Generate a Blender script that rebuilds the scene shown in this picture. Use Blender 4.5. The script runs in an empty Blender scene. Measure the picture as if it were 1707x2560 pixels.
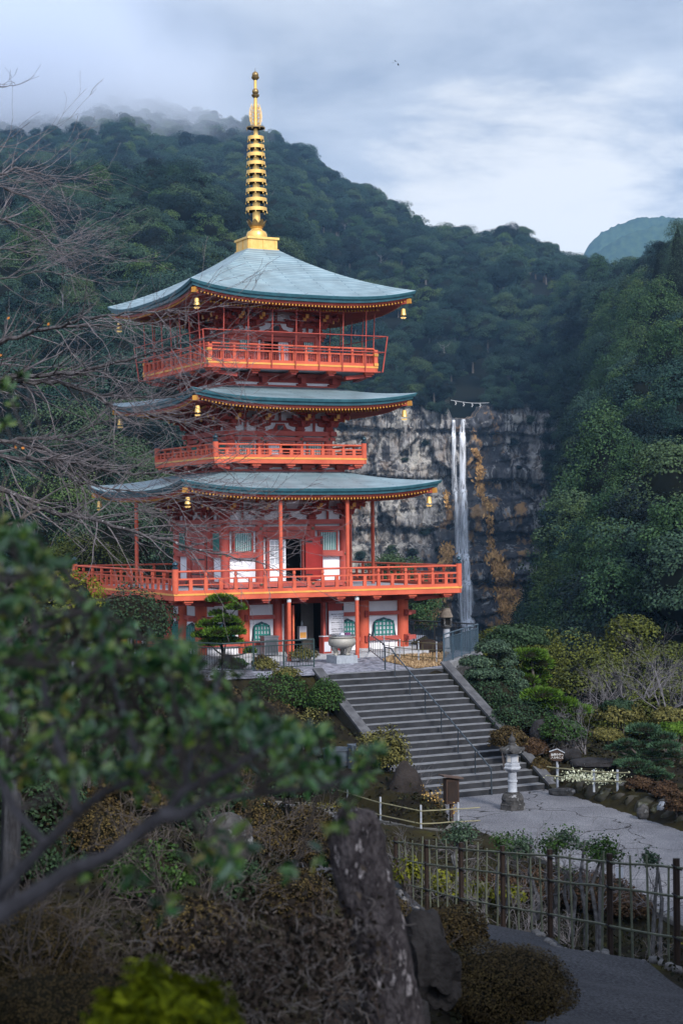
import bpy, bmesh, math, random
import numpy as np
from mathutils import Vector, Matrix, noise as mnoise, geometry as mgeo
random.seed(7); np.random.seed(7)
scene = bpy.context.scene
COL = scene.collection
PI = math.pi
# ---------------------------------------------------------------- camera
F_PX, CX, CY = 4389.9, 853.5, 1280.0
PITCH, ROLL = math.radians(0.3435), math.radians(-0.5152)
cd = bpy.data.cameras.new('camera'); cam = bpy.data.objects.new('camera', cd); COL.objects.link(cam)
cd.sensor_fit = 'VERTICAL'; cd.sensor_height = 36.0; cd.lens = F_PX / 2560 * 36.0
cd.clip_start = 0.1; cd.clip_end = 9000
cam.matrix_world = Matrix.Rotation(PI/2 + PITCH, 4, 'X') @ Matrix.Rotation(ROLL, 4, 'Z')
cd.dof.use_dof = True; cd.dof.focus_distance = 74.0; cd.dof.aperture_fstop = 3.9
scene.camera = cam
# ---------------------------------------------------------------- sun + sky
SUN_DIR = Vector((0.42, -0.74, 0.62)).normalized()            # towards the sun
sl = bpy.data.lights.new('sun', 'SUN'); so = bpy.data.objects.new('sun', sl); COL.objects.link(so)
sl.energy = 3.2; sl.angle = math.radians(11); sl.color = (1.0, 0.95, 0.88)
so.rotation_euler = SUN_DIR.to_track_quat('Z', 'Y').to_euler()
world = bpy.data.worlds.new('World'); scene.world = world; world.use_nodes = True
def build_world():
    nt = world.node_tree; N = nt.nodes; L = nt.links; N.clear()
    def nd(t, **k):
        n = N.new(t)
        for a, b in k.items(): setattr(n, a, b)
        return n
    def math_(op, a, b=None, clamp=False):
        n = nd('ShaderNodeMath', operation=op, use_clamp=clamp)
        for i, x in enumerate((a, b)):
            if x is None: continue
            if isinstance(x, (int, float)): n.inputs[i].default_value = x
            else: L.new(x, n.inputs[i])
        return n.outputs[0]
    def mix(f, a, b):
        n = nd('ShaderNodeMix', data_type='RGBA')
        for i, x in ((0, f), (6, a), (7, b)):
            if isinstance(x, (int, float)): n.inputs[i].default_value = x
            elif isinstance(x, tuple): n.inputs[i].default_value = (*x, 1)
            else: L.new(x, n.inputs[i])
        return n.outputs[2]
    sky = nd('ShaderNodeTexSky', sky_type='NISHITA', sun_disc=False)
    sky.sun_elevation = math.asin(SUN_DIR.z); sky.sun_rotation = math.atan2(SUN_DIR.x, SUN_DIR.y)
    sks = nd('ShaderNodeVectorMath', operation='SCALE'); L.new(sky.outputs[0], sks.inputs[0]); sks.inputs[3].default_value = 0.10
    tc = nd('ShaderNodeTexCoord'); sep = nd('ShaderNodeSeparateXYZ'); L.new(tc.outputs['Generated'], sep.inputs[0])
    z = math_('MAXIMUM', sep.outputs[2], 0.0)
    den = math_('ADD', z, 0.22)
    pv = nd('ShaderNodeVectorMath', operation='SCALE'); L.new(tc.outputs['Generated'], pv.inputs[0]); L.new(math_('DIVIDE', 1.0, den), pv.inputs[3])
    mp = nd('ShaderNodeMapping'); L.new(pv.outputs[0], mp.inputs[0]); mp.inputs['Location'].default_value = (0.37, 0.2, 0.45); mp.inputs['Scale'].default_value = (1.0, 1.0, 1.6)
    n1 = nd('ShaderNodeTexNoise'); L.new(mp.outputs[0], n1.inputs['Vector']); n1.inputs['Scale'].default_value = 2.6; n1.inputs['Detail'].default_value = 7; n1.inputs['Roughness'].default_value = 0.55; n1.inputs['Distortion'].default_value = 0.35
    n2 = nd('ShaderNodeTexNoise'); L.new(mp.outputs[0], n2.inputs['Vector']); n2.inputs['Scale'].default_value = 6.5; n2.inputs['Detail'].default_value = 6; n2.inputs['Roughness'].default_value = 0.6
    def lobe(d, lo, hi):
        v = nd('ShaderNodeVectorMath', operation='DOT_PRODUCT'); L.new(tc.outputs['Generated'], v.inputs[0]); v.inputs[1].default_value = Vector(d).normalized()
        m = nd('ShaderNodeMapRange', interpolation_type='SMOOTHSTEP'); L.new(v.outputs['Value'], m.inputs[0]); m.inputs[1].default_value = lo; m.inputs[2].default_value = hi
        return m.outputs[0]
    # thin bright break in the overcast, right of the spire
    bright = math_('MAXIMUM', lobe((0.105, 1, 0.175), 0.9930, 0.9992), math_('MULTIPLY', lobe((0.17, 1, 0.165), 0.9950, 0.9994), 0.9))
    bn = math_('ADD', math_('MULTIPLY', math_('SUBTRACT', n1.outputs[0], 0.5), 1.7), math_('MULTIPLY', math_('SUBTRACT', n2.outputs[0], 0.5), 0.55))
    sm = nd('ShaderNodeMapRange', interpolation_type='SMOOTHSTEP'); L.new(math_('ADD', math_('MULTIPLY', bright, 0.85), math_('MULTIPLY', bn, 1.7)), sm.inputs[0]); sm.inputs[1].default_value = 0.36; sm.inputs[2].default_value = 1.1
    bmask = sm.outputs[0]
    bmask = math_('MULTIPLY', bmask, lobe((0.11, 1, 0.17), 0.975, 0.992), True)
    gray = mix(math_('ADD', math_('MULTIPLY', bn, 1.9), 0.48, True), (0.36, 0.43, 0.56), (0.60, 0.665, 0.775))
    col = mix(math_('MULTIPLY', bmask, 0.95), gray, (0.83, 0.845, 0.87))
    # overcast sky grows brighter towards the zenith and behind the viewer
    zf = math_('ADD', math_('MULTIPLY', math_('MAXIMUM', math_('SUBTRACT', z, 0.24), 0.0), 0.7), 1.0)
    zf = math_('ADD', zf, math_('MULTIPLY', math_('MAXIMUM', math_('SUBTRACT', math_('MULTIPLY', sep.outputs[1], -1.0), 0.05), 0.0), 2.3))
    cs = nd('ShaderNodeVectorMath', operation='SCALE'); L.new(col, cs.inputs[0]); L.new(zf, cs.inputs[3])
    out = mix(0.93, sks.outputs[0], cs.outputs[0])
    bg = nd('ShaderNodeBackground'); L.new(out, bg.inputs[0]); bg.inputs[1].default_value = 1.0
    wo = nd('ShaderNodeOutputWorld'); L.new(bg.outputs[0], wo.inputs[0])
build_world()
scene.view_settings.view_transform = 'Standard'; scene.view_settings.look = 'None'
scene.view_settings.exposure = 0.22; scene.view_settings.gamma = 1.0
scene.render.engine = 'CYCLES'
cy = scene.cycles
cy.use_denoising = True; cy.max_bounces = 5; cy.diffuse_bounces = 2; cy.glossy_bounces = 2; cy.transmission_bounces = 3
cy.transparent_max_bounces = 12; cy.volume_bounces = 4; cy.caustics_reflective = False; cy.caustics_refractive = False
# ---------------------------------------------------------------- helpers
CR, SR, CP, SP = math.cos(ROLL), math.sin(ROLL), math.cos(PITCH), math.sin(PITCH)
def P(sx, sy, Y):
    """point at depth Y seen at photo pixel (sx, sy); used once to survey where things stand"""
    dx, dy = sx - CX, sy - CY
    u, v = CR*dx + SR*dy, -SR*dx + CR*dy
    y, z = F_PX*CP + v*SP, F_PX*SP - v*CP
    return Vector((u*Y/y, Y, z*Y/y))
def G(sx, sy, z):
    p = P(sx, sy, 1.0); return p * (z / p.z)
def tag(o, label=None, cat=None, group=None, kind=None):
    if label: o['label'] = label
    if cat: o['category'] = cat
    if group: o['group'] = group
    if kind: o['kind'] = kind
    return o
def empty(name, loc=(0,0,0), rz=0.0):
    o = bpy.data.objects.new(name, None); COL.objects.link(o); o.location = loc; o.rotation_euler = (0,0,rz); o.empty_display_size = 0.3
    return o
def inst(name, me, parent=None, loc=(0,0,0), rot=(0,0,0), sc=1.0):
    o = bpy.data.objects.new(name, me); COL.objects.link(o); o.parent = parent; o.location = loc; o.rotation_euler = rot
    o.scale = (sc,sc,sc) if isinstance(sc,(int,float)) else sc
    return o
class MB:
    def __init__(s): s.v=[]; s.f=[]; s.m=[]; s.T=None
    def add(s, vs, fs, mi=0):
        b=len(s.v)
        if s.T is not None: vs=[(s.T@Vector(p))[:] for p in vs]
        s.v.extend([tuple(p) for p in vs]); s.f.extend([tuple(i+b for i in f) for f in fs]); s.m.extend([mi]*len(fs))
        return s
    def box(s, c, d, mi=0, rz=0.0, taper=1.0):
        x,y,z=[q/2 for q in d]; cz,sz=math.cos(rz),math.sin(rz); vs=[]
        for k in (-1,1):
            t=taper if k>0 else 1.0
            for i,j in ((-1,-1),(1,-1),(1,1),(-1,1)):
                a,b=i*x*t,j*y*t; vs.append((c[0]+a*cz-b*sz, c[1]+a*sz+b*cz, c[2]+k*z))
        return s.add(vs,[(3,2,1,0),(4,5,6,7),(0,1,5,4),(1,2,6,5),(2,3,7,6),(3,0,4,7)],mi)
    def bb(s, x0,x1,y0,y1,z0,z1, mi=0):
        return s.box(((x0+x1)/2,(y0+y1)/2,(z0+z1)/2),(x1-x0,y1-y0,z1-z0),mi)
    def beam(s, p0, p1, w, h, mi=0, up=(0,0,1)):
        p0,p1=Vector(p0),Vector(p1); d=(p1-p0).normalized(); up=Vector(up)
        if abs(d.dot(up))>0.99: up=Vector((0,1,0))
        r=d.cross(up).normalized(); u=r.cross(d); vs=[]
        for p in (p0,p1):
            for i,j in ((-1,-1),(1,-1),(1,1),(-1,1)): vs.append(p+r*(i*w/2)+u*(j*h/2))
        return s.add(vs,[(3,2,1,0),(4,5,6,7),(0,1,5,4),(1,2,6,5),(2,3,7,6),(3,0,4,7)],mi)
    def tube(s, pts, rs, n=8, mi=0, cap=True):
        pts=[Vector(p) for p in pts]; k=len(pts)
        if isinstance(rs,(int,float)): rs=[rs]*k
        vs=[]; ref=None
        for i,p in enumerate(pts):
            d=(pts[min(i+1,k-1)]-pts[max(i-1,0)])
            d=d.normalized() if d.length>1e-9 else Vector((0,0,1))
            if ref is None: ref=Vector((0,0,1)) if abs(d.z)<0.9 else Vector((1,0,0))
            a=(ref-d*ref.dot(d)); a=a.normalized() if a.length>1e-6 else d.orthogonal().normalized()
            ref=a; b=d.cross(a)
            for j in range(n):
                t=2*PI*j/n; vs.append(p+(a*math.cos(t)+b*math.sin(t))*rs[i])
        fs=[]
        for i in range(k-1):
            for j in range(n):
                j2=(j+1)%n; fs.append((i*n+j,i*n+j2,(i+1)*n+j2,(i+1)*n+j))
        if cap: fs.append(tuple(range(n))[::-1]); fs.append(tuple((k-1)*n+j for j in range(n)))
        return s.add(vs,fs,mi)
    def lathe(s, prof, n=16, c=(0,0,0), mi=0, ph=0.0):
        vs=[]; k=len(prof)
        for r,z in prof:
            for j in range(n):
                t=2*PI*j/n+ph; vs.append((c[0]+r*math.cos(t),c[1]+r*math.sin(t),c[2]+z))
        fs=[]
        for i in range(k-1):
            for j in range(n):
                j2=(j+1)%n; fs.append((i*n+j,i*n+j2,(i+1)*n+j2,(i+1)*n+j))
        fs.append(tuple(range(n))[::-1]); fs.append(tuple((k-1)*n+j for j in range(n)))
        return s.add(vs,fs,mi)
    def prism(s, poly, y0, y1, mi=0):
        """outline in x,z pushed from y0 to y1"""
        n=len(poly); vs=[(x,y0,z) for x,z in poly]+[(x,y1,z) for x,z in poly]
        fs=[tuple(range(n)),tuple(range(2*n-1,n-1,-1))]+[(i,n+i,n+(i+1)%n,(i+1)%n) for i in range(n)]
        return s.add(vs,fs,mi)
    def mesh(s, name, mats, smooth=False):
        me=bpy.data.meshes.new(name); me.from_pydata(s.v,[],s.f)
        for m in (mats if isinstance(mats,(list,tuple)) else [mats]): me.materials.append(m)
        if any(s.m): me.polygons.foreach_set('material_index',s.m)
        if smooth: me.polygons.foreach_set('use_smooth',[True]*len(s.f))
        bm=bmesh.new(); bm.from_mesh(me); bmesh.ops.recalc_face_normals(bm,faces=bm.faces); bm.to_mesh(me); bm.free()
        me.update(); return me
    def build(s, name, mats, parent=None, smooth=False):
        o=bpy.data.objects.new(name, s.mesh(name,mats,smooth)); COL.objects.link(o); o.parent=parent
        if smooth:
            md=o.modifiers.new('split','EDGE_SPLIT'); md.split_angle=math.radians(40)
        return o
def np_mesh(name, verts, quads, mats, midx=None, smooth=False):
    verts=np.asarray(verts,np.float32); quads=np.asarray(quads,np.int32); me=bpy.data.meshes.new(name); nf,k=quads.shape
    me.vertices.add(len(verts)); me.vertices.foreach_set('co',verts.ravel())
    me.loops.add(nf*k); me.loops.foreach_set('vertex_index',quads.ravel())
    me.polygons.add(nf); me.polygons.foreach_set('loop_start',np.arange(nf,dtype=np.int32)*k)
    try: me.polygons.foreach_set('loop_total',np.full(nf,k,np.int32))
    except Exception: pass
    for m in (mats if isinstance(mats,(list,tuple)) else [mats]): me.materials.append(m)
    if midx is not None: me.polygons.foreach_set('material_index',np.asarray(midx,np.int32))
    if smooth: me.polygons.foreach_set('use_smooth',np.ones(nf,bool))
    me.update(calc_edges=True); me.validate(); return me
def np_obj(name, *a, parent=None, **k):
    o=bpy.data.objects.new(name, np_mesh(name,*a,**k)); COL.objects.link(o); o.parent=parent; return o
def unit(a): return a/np.maximum(np.linalg.norm(a,axis=-1,keepdims=True),1e-9)
def cards(c, nrm, size, aspect=0.6, along=None, curl=0.0):
    """leaf shaped faces: centres c, normals nrm, lengths size"""
    c=np.asarray(c,float); n=len(c); nrm=unit(np.asarray(nrm,float)); size=np.broadcast_to(np.asarray(size,float),(n,))[:,None]
    t=np.random.normal(size=(n,3)) if along is None else np.asarray(along,float)+np.random.normal(size=(n,3))*0.15
    t=unit(t-nrm*np.sum(t*nrm,1,keepdims=True)); b=np.cross(nrm,t)
    v=np.stack([c-t*size*.5, c-t*size*.05-b*size*aspect*.5+nrm*size*curl, c+t*size*.5, c-t*size*.05+b*size*aspect*.5+nrm*size*curl],1).reshape(-1,3)
    return v, np.arange(4*n).reshape(n,4)
def merge(*parts):
    vs,fs,ms=[],[],[]; b=0
    for i,(v,f,m) in enumerate(parts):
        vs.append(v); fs.append(f+b); ms.append(np.full(len(f),m)); b+=len(v)
    return np.concatenate(vs),np.concatenate(fs),np.concatenate(ms)
def mb_np(mb):
    """quads of an MB as arrays (non quads are dropped)"""
    q=[f for f in mb.f if len(f)==4]
    return np.array(mb.v,float), np.array(q,int)
# ---------------------------------------------------------------- materials
def mat(name, c1, c2=None, scale=4.0, rough=0.65, metal=0.0, bump=0.0, bscale=None, stretch=(1,1,1), c3=None, spec=None, detail=5, contrast=(0.35,0.65)):
    m=bpy.data.materials.new(name); m.use_nodes=True; nt=m.node_tree; N=nt.nodes; L=nt.links; bs=N['Principled BSDF']
    if spec is None: spec=0.4 if rough<0.56 else 0.22 if rough<0.75 else 0.06
    bs.inputs['Roughness'].default_value=rough; bs.inputs['Metallic'].default_value=metal; bs.inputs['Specular IOR Level'].default_value=spec
    tc=N.new('ShaderNodeTexCoord'); mp=N.new('ShaderNodeMapping'); mp.inputs['Scale'].default_value=stretch; L.new(tc.outputs['Object'],mp.inputs[0])
    if c2 is None: c2=tuple(x*0.8 for x in c1)
    nz=N.new('ShaderNodeTexNoise'); nz.inputs['Scale'].default_value=scale; nz.inputs['Detail'].default_value=detail; nz.inputs['Roughness'].default_value=0.6; L.new(mp.outputs[0],nz.inputs['Vector'])
    rp=N.new('ShaderNodeValToRGB'); rp.color_ramp.elements[0].position=contrast[0]; rp.color_ramp.elements[1].position=contrast[1]
    rp.color_ramp.elements[0].color=(*c1,1); rp.color_ramp.elements[1].color=(*c2,1)
    if c3 is not None: e=rp.color_ramp.elements.new(min(0.95,contrast[1]+0.12)); e.color=(*c3,1)
    L.new(nz.outputs[0],rp.inputs[0]); L.new(rp.outputs[0],bs.inputs['Base Color'])
    if bump:
        n2=N.new('ShaderNodeTexNoise'); n2.inputs['Scale'].default_value=bscale or scale*4; n2.inputs['Detail'].default_value=6; L.new(mp.outputs[0],n2.inputs['Vector'])
        bp=N.new('ShaderNodeBump'); bp.inputs['Strength'].default_value=bump; bp.inputs['Distance'].default_value=0.05; L.new(n2.outputs[0],bp.inputs['Height']); L.new(bp.outputs[0],bs.inputs['Normal'])
    return m
def leafmat(name, cols, rough=0.6, spec=0.10, per_obj=0.5, nscale=0.25, trans=0.0, light=(0.55,1.35)):
    """leaf colours vary leaf by leaf, plant by plant and in broad patches"""
    m=bpy.data.materials.new(name); m.use_nodes=True; nt=m.node_tree; N=nt.nodes; L=nt.links; bs=N['Principled BSDF']
    bs.inputs['Roughness'].default_value=rough; bs.inputs['Specular IOR Level'].default_value=spec
    ge=N.new('ShaderNodeNewGeometry'); oi=N.new('ShaderNodeObjectInfo'); nz=N.new('ShaderNodeTexNoise'); nz.inputs['Scale'].default_value=nscale; nz.inputs['Detail'].default_value=3
    tc=N.new('ShaderNodeTexCoord'); L.new(tc.outputs['Object'],nz.inputs['Vector'])
    def mth(op,a,b):
        n=N.new('ShaderNodeMath'); n.operation=op
        for i,x in enumerate((a,b)):
            if isinstance(x,(int,float)): n.inputs[i].default_value=x
            else: L.new(x,n.inputs[i])
        return n.outputs[0]
    f=mth('ADD',mth('MULTIPLY',oi.outputs['Random'],per_obj),mth('MULTIPLY',mth('ADD',mth('MULTIPLY',ge.outputs['Random Per Island'],0.45),mth('MULTIPLY',nz.outputs[0],0.55)),1-per_obj))
    rp=N.new('ShaderNodeValToRGB'); cr=rp.color_ramp; k=len(cols)
    while len(cr.elements)<k: cr.elements.new(0.5)
    for i,c in enumerate(cols): cr.elements[i].position=0.12+0.76*i/(k-1); cr.elements[i].color=(*c,1)
    L.new(f,rp.inputs[0])
    mr=N.new('ShaderNodeMapRange'); L.new(ge.outputs['Random Per Island'],mr.inputs[0]); mr.inputs[3].default_value=light[0]; mr.inputs[4].default_value=light[1]
    sc=N.new('ShaderNodeVectorMath'); sc.operation='SCALE'; L.new(rp.outputs[0],sc.inputs[0]); L.new(mr.outputs[0],sc.inputs[3])
    L.new(sc.outputs[0],bs.inputs['Base Color'])
    if trans:
        t=N.new('ShaderNodeBsdfTranslucent'); L.new(sc.outputs[0],t.inputs[0]); mx=N.new('ShaderNodeMixShader'); mx.inputs[0].default_value=trans
        L.new(bs.outputs[0],mx.inputs[1]); L.new(t.outputs[0],mx.inputs[2]); L.new(mx.outputs[0],N['Material Output'].inputs[0])
    return m
# ================================================================= pagoda
ZG=-5.60
YAW=math.radians(26.307)
PC=Vector((-3.7495,80.0,ZG)); AX=Vector((math.cos(YAW),math.sin(YAW),0)); BX=Vector((-math.sin(YAW),math.cos(YAW),0))
def PL(x,y,z=0.0): return PC+AX*x+BX*y+Vector((0,0,z))       # pagoda frame -> world
m_verm=mat('vermilion paint',(0.60,0.122,0.066),(0.46,0.08,0.045),1.1,0.6,bump=0.05,bscale=30)
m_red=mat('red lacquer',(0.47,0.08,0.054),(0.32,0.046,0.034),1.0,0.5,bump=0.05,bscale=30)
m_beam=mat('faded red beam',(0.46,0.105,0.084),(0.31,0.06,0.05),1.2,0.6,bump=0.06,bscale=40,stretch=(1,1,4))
m_dred=mat('dark red and shaded timber',(0.33,0.05,0.038),(0.24,0.036,0.028),3,0.6)  # deeper red carries the shade under eaves and decks
m_leaf=mat('deep red door',(0.30,0.016,0.012),(0.24,0.013,0.01),3,0.45)
m_white=mat('white plaster',(0.83,0.82,0.85),(0.74,0.73,0.78),1.3,0.85,bump=0.03)
m_yel=mat('yellow ochre trim',(0.72,0.36,0.075),(0.62,0.28,0.06),3,0.5)
m_yend=mat('ochre rafter end paint',(0.52,0.25,0.045),(0.40,0.18,0.03),3,0.6)
m_teal=mat('green lattice',(0.012,0.20,0.17),(0.01,0.15,0.13),4,0.5)
m_pane=mat('pale pane',(0.50,0.52,0.56),(0.36,0.38,0.42),1.5,0.25)
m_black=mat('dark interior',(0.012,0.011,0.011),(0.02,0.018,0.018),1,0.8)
m_iron=mat('black iron fitting',(0.025,0.026,0.03),(0.04,0.04,0.045),8,0.45,metal=0.6)
m_deck=mat('grey deck planks',(0.36,0.36,0.40),(0.27,0.27,0.31),6,0.7,stretch=(1,8,1))
m_gold=mat('gilded metal',(0.86,0.54,0.17),(0.74,0.44,0.12),5,0.34,metal=0.45,bump=0.03)
m_dgold=mat('tarnished gilding',(0.33,0.22,0.09),(0.22,0.15,0.07),6,0.4,metal=0.7)
m_boss=mat('dull brass boss',(0.22,0.19,0.12),(0.15,0.13,0.09),9,0.4,metal=0.6)
m_fin=mat('dark blue finial bronze',(0.022,0.05,0.075),(0.03,0.065,0.085),7,0.4,metal=0.4)
m_conc=mat('pale concrete',(0.42,0.42,0.44),(0.32,0.32,0.34),5,0.85,bump=0.1)
m_copedge=mat('dark patina edge',(0.05,0.15,0.185),(0.03,0.10,0.13),3,0.45,metal=0.2)
m_wood=mat('dark brown wood',(0.055,0.032,0.022),(0.035,0.02,0.015),6,0.7,stretch=(6,6,1))
def copper():
    m=bpy.data.materials.new('weathered copper roof'); m.use_nodes=True; nt=m.node_tree; N=nt.nodes; L=nt.links; bs=N['Principled BSDF']
    uv=N.new('ShaderNodeUVMap'); br=N.new('ShaderNodeTexBrick'); L.new(uv.outputs[0],br.inputs['Vector'])
    br.inputs['Scale'].default_value=1.0; br.inputs['Brick Width'].default_value=2.6; br.inputs['Row Height'].default_value=0.19; br.inputs['Mortar Size'].default_value=0.018
    br.inputs['Color1'].default_value=(0.275,0.36,0.395,1); br.inputs['Color2'].default_value=(0.215,0.30,0.335,1); br.inputs['Mortar'].default_value=(0.075,0.14,0.18,1); br.inputs['Bias'].default_value=0.1
    nz=N.new('ShaderNodeTexNoise'); nz.inputs['Scale'].default_value=1.1; nz.inputs['Detail'].default_value=6; tc=N.new('ShaderNodeTexCoord'); L.new(tc.outputs['Object'],nz.inputs['Vector'])
    mr=N.new('ShaderNodeMapRange'); L.new(nz.outputs[0],mr.inputs[0]); mr.inputs[1].default_value=0.3; mr.inputs[2].default_value=0.7; mr.inputs[3].default_value=0.70; mr.inputs[4].default_value=1.12
    sc=N.new('ShaderNodeVectorMath'); sc.operation='SCALE'; L.new(br.outputs[0],sc.inputs[0]); L.new(mr.outputs[0],sc.inputs[3]); L.new(sc.outputs[0],bs.inputs['Base Color'])
    bp=N.new('ShaderNodeBump'); bp.inputs['Strength'].default_value=0.5; bp.inputs['Distance'].default_value=0.03; bp.invert=True; L.new(br.outputs['Fac'],bp.inputs['Height']); L.new(bp.outputs[0],bs.inputs['Normal'])
    bs.inputs['Roughness'].default_value=0.5; bs.inputs['Metallic'].default_value=0.1; return m
m_copper=copper()
pagoda=empty('pagoda',PC,YAW)
tag(pagoda,'three storey vermilion pagoda with pale green copper roofs and a golden spire','pagoda')
def zl(z): return z-ZG                                        # height above the pagoda's ground
def R4(k): return Matrix.Rotation(k*PI/2,4,'Z')
def part(name,mb,mats,parent=pagoda,smooth=False): return mb.build(name,mats,parent,smooth)
# ---- roofs
def roof(h,zmid,up,ht,ztop,lin,wall_h,soff_in):
    """h eave half width, ht half width at the top"""
    nu,nv=49,15
    def S(u,v,inset=0.0,dz=0.0):
        hw=(h-inset)*(1-v)+ht*v
        z=zmid+(ztop-zmid)*(lin*v+(1-lin)*v*v)+up*abs(u)**3.2*(1-v)**1.6+dz
        return (u*hw,-hw,z)
    vs=[];fs=[];uv=[]
    for k in range(4):
        T=R4(k); b=len(vs)
        slope=math.hypot(h-ht,ztop-zmid)
        for j in range(nv):
            for i in range(nu):
                u=-1+2*i/(nu-1); v=j/(nv-1); p=S(u,v); vs.append((T@Vector(p))[:]); uv.append((p[0]+k*40,v*slope))
        for j in range(nv-1):
            for i in range(nu-1): a=b+j*nu+i; fs.append((a,a+1,a+nu+1,a+nu))
    me=bpy.data.meshes.new('roof'); me.from_pydata(vs,[],fs); me.materials.append(m_copper)
    ul=me.uv_layers.new(name='UVMap')
    for lp in me.loops: ul.data[lp.index].uv=uv[lp.vertex_index]
    me.polygons.foreach_set('use_smooth',[True]*len(fs)); me.update()
    ro=bpy.data.objects.new('roof',me); COL.objects.link(ro); ro.parent=pagoda
    # eave edge: two stepped patina boards, then the red board, then the soffit
    def ring(mb,loops,mi):
        for k in range(4):
            T=R4(k)
            for (i0,d0),(i1,d1) in zip(loops[:-1],loops[1:]):
                vv=[];ff=[]
                for i in range(nu):
                    u=-1+2*i/(nu-1)
                    vv.append((T@Vector(S(u,0,i0,d0)))[:]); vv.append((T@Vector(S(u,0,i1,d1)))[:])
                for i in range(nu-1): ff.append((2*i,2*i+1,2*i+3,2*i+2))
                mb.add(vv,ff,mi)
    e=MB(); ring(e,[(0.0,0.0),(-0.01,-0.015),(0.03,-0.13),(0.10,-0.135),(0.13,-0.27),(0.24,-0.275)],0); part('eave_edge',e,m_copedge,ro)
    e=MB(); ring(e,[(0.24,-0.274),(0.27,-0.38),(0.45,-0.385)],0); part('eave_board',e,m_red,ro)
    e=MB()
    for k in range(4):
        T=R4(k); vv=[];ff=[]
        for i in range(nu):
            u=-1+2*i/(nu-1)
            a=S(u,0,0.40,-0.385); w=wall_h-0.1; bpt=(u*w,-w,soff_in+0.10)
            m=tuple((a[q]*0.5+bpt[q]*0.5) for q in range(3)); m=(m[0],m[1],m[2]+0.03)
            for p in (a,m,bpt): vv.append((T@Vector(p))[:])
        for i in range(nu-1): ff+= [(3*i,3*i+1,3*i+4,3*i+3),(3*i+1,3*i+2,3*i+5,3*i+4)]
        e.add(vv,ff,0)
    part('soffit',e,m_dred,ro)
    # rafters with yellow painted ends, two tiers
    e=MB(); n=int(2*(h-0.35)/0.157)
    for k in range(4):
        e.T=R4(k)
        for i in range(n+1):
            x=-(h-0.42)+2*(h-0.42)*i/n; u=x/(h-0.3)
            z0=S(u,0,0.3,-0.43)[2]; y0=-(h-0.3); yi=-max(wall_h,abs(x)*0.98+0.02); 
            f=(abs(y0)-abs(yi))/(h-0.3-wall_h) if h-0.3>wall_h else 0
            if abs(y0)-abs(yi)<0.12: continue
            zi=z0+(soff_in+0.03-z0)*min(1,f)
            e.beam((x,y0,z0),(x,yi,zi),0.062,0.072,0)
            e.beam((x,y0-0.012,z0),(x,y0+0.008,z0),0.066,0.076,1)
            y1=-(h-1.15)
            if abs(y1)-abs(yi)>0.1 and abs(x)<h-1.2:
                z1=z0+(zi-z0)*((h-0.3)-(h-1.15))/max(0.2,abs(y0)-abs(yi))-0.12
                e.beam((x,y1,z1),(x,yi,zi-0.1),0.075,0.085,0); e.beam((x,y1-0.012,z1),(x,y1+0.008,z1),0.08,0.09,1)
    e.T=None; part('rafters',e,[m_red,m_yend],ro)
    for k in range(4):
        e=MB(); e.T=R4(k); z0=S(1,0,0.2,-0.42)[2]; c=h-0.20
        e.beam((-c,-c,z0-0.04),(-wall_h,-wall_h,soff_in-0.06),0.16,0.2,0); d=0.03
        e.beam((-c-d,-c-d,z0-0.035),(-c+0.10,-c+0.10,z0-0.045),0.175,0.215,1)
        part('hip_rafter',e,[m_red,m_yend],ro)
    return S
RS1=roof(6.10,zl(1.46),0.38,2.90,zl(2.28),0.72,2.87,zl(1.30))
RS2=roof(5.314,zl(5.33),0.38,2.66,zl(6.03),0.72,2.37,zl(5.14))
RS3=roof(5.323,zl(9.79),0.44,0.74,zl(12.40),0.66,2.03,zl(9.52))
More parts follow.
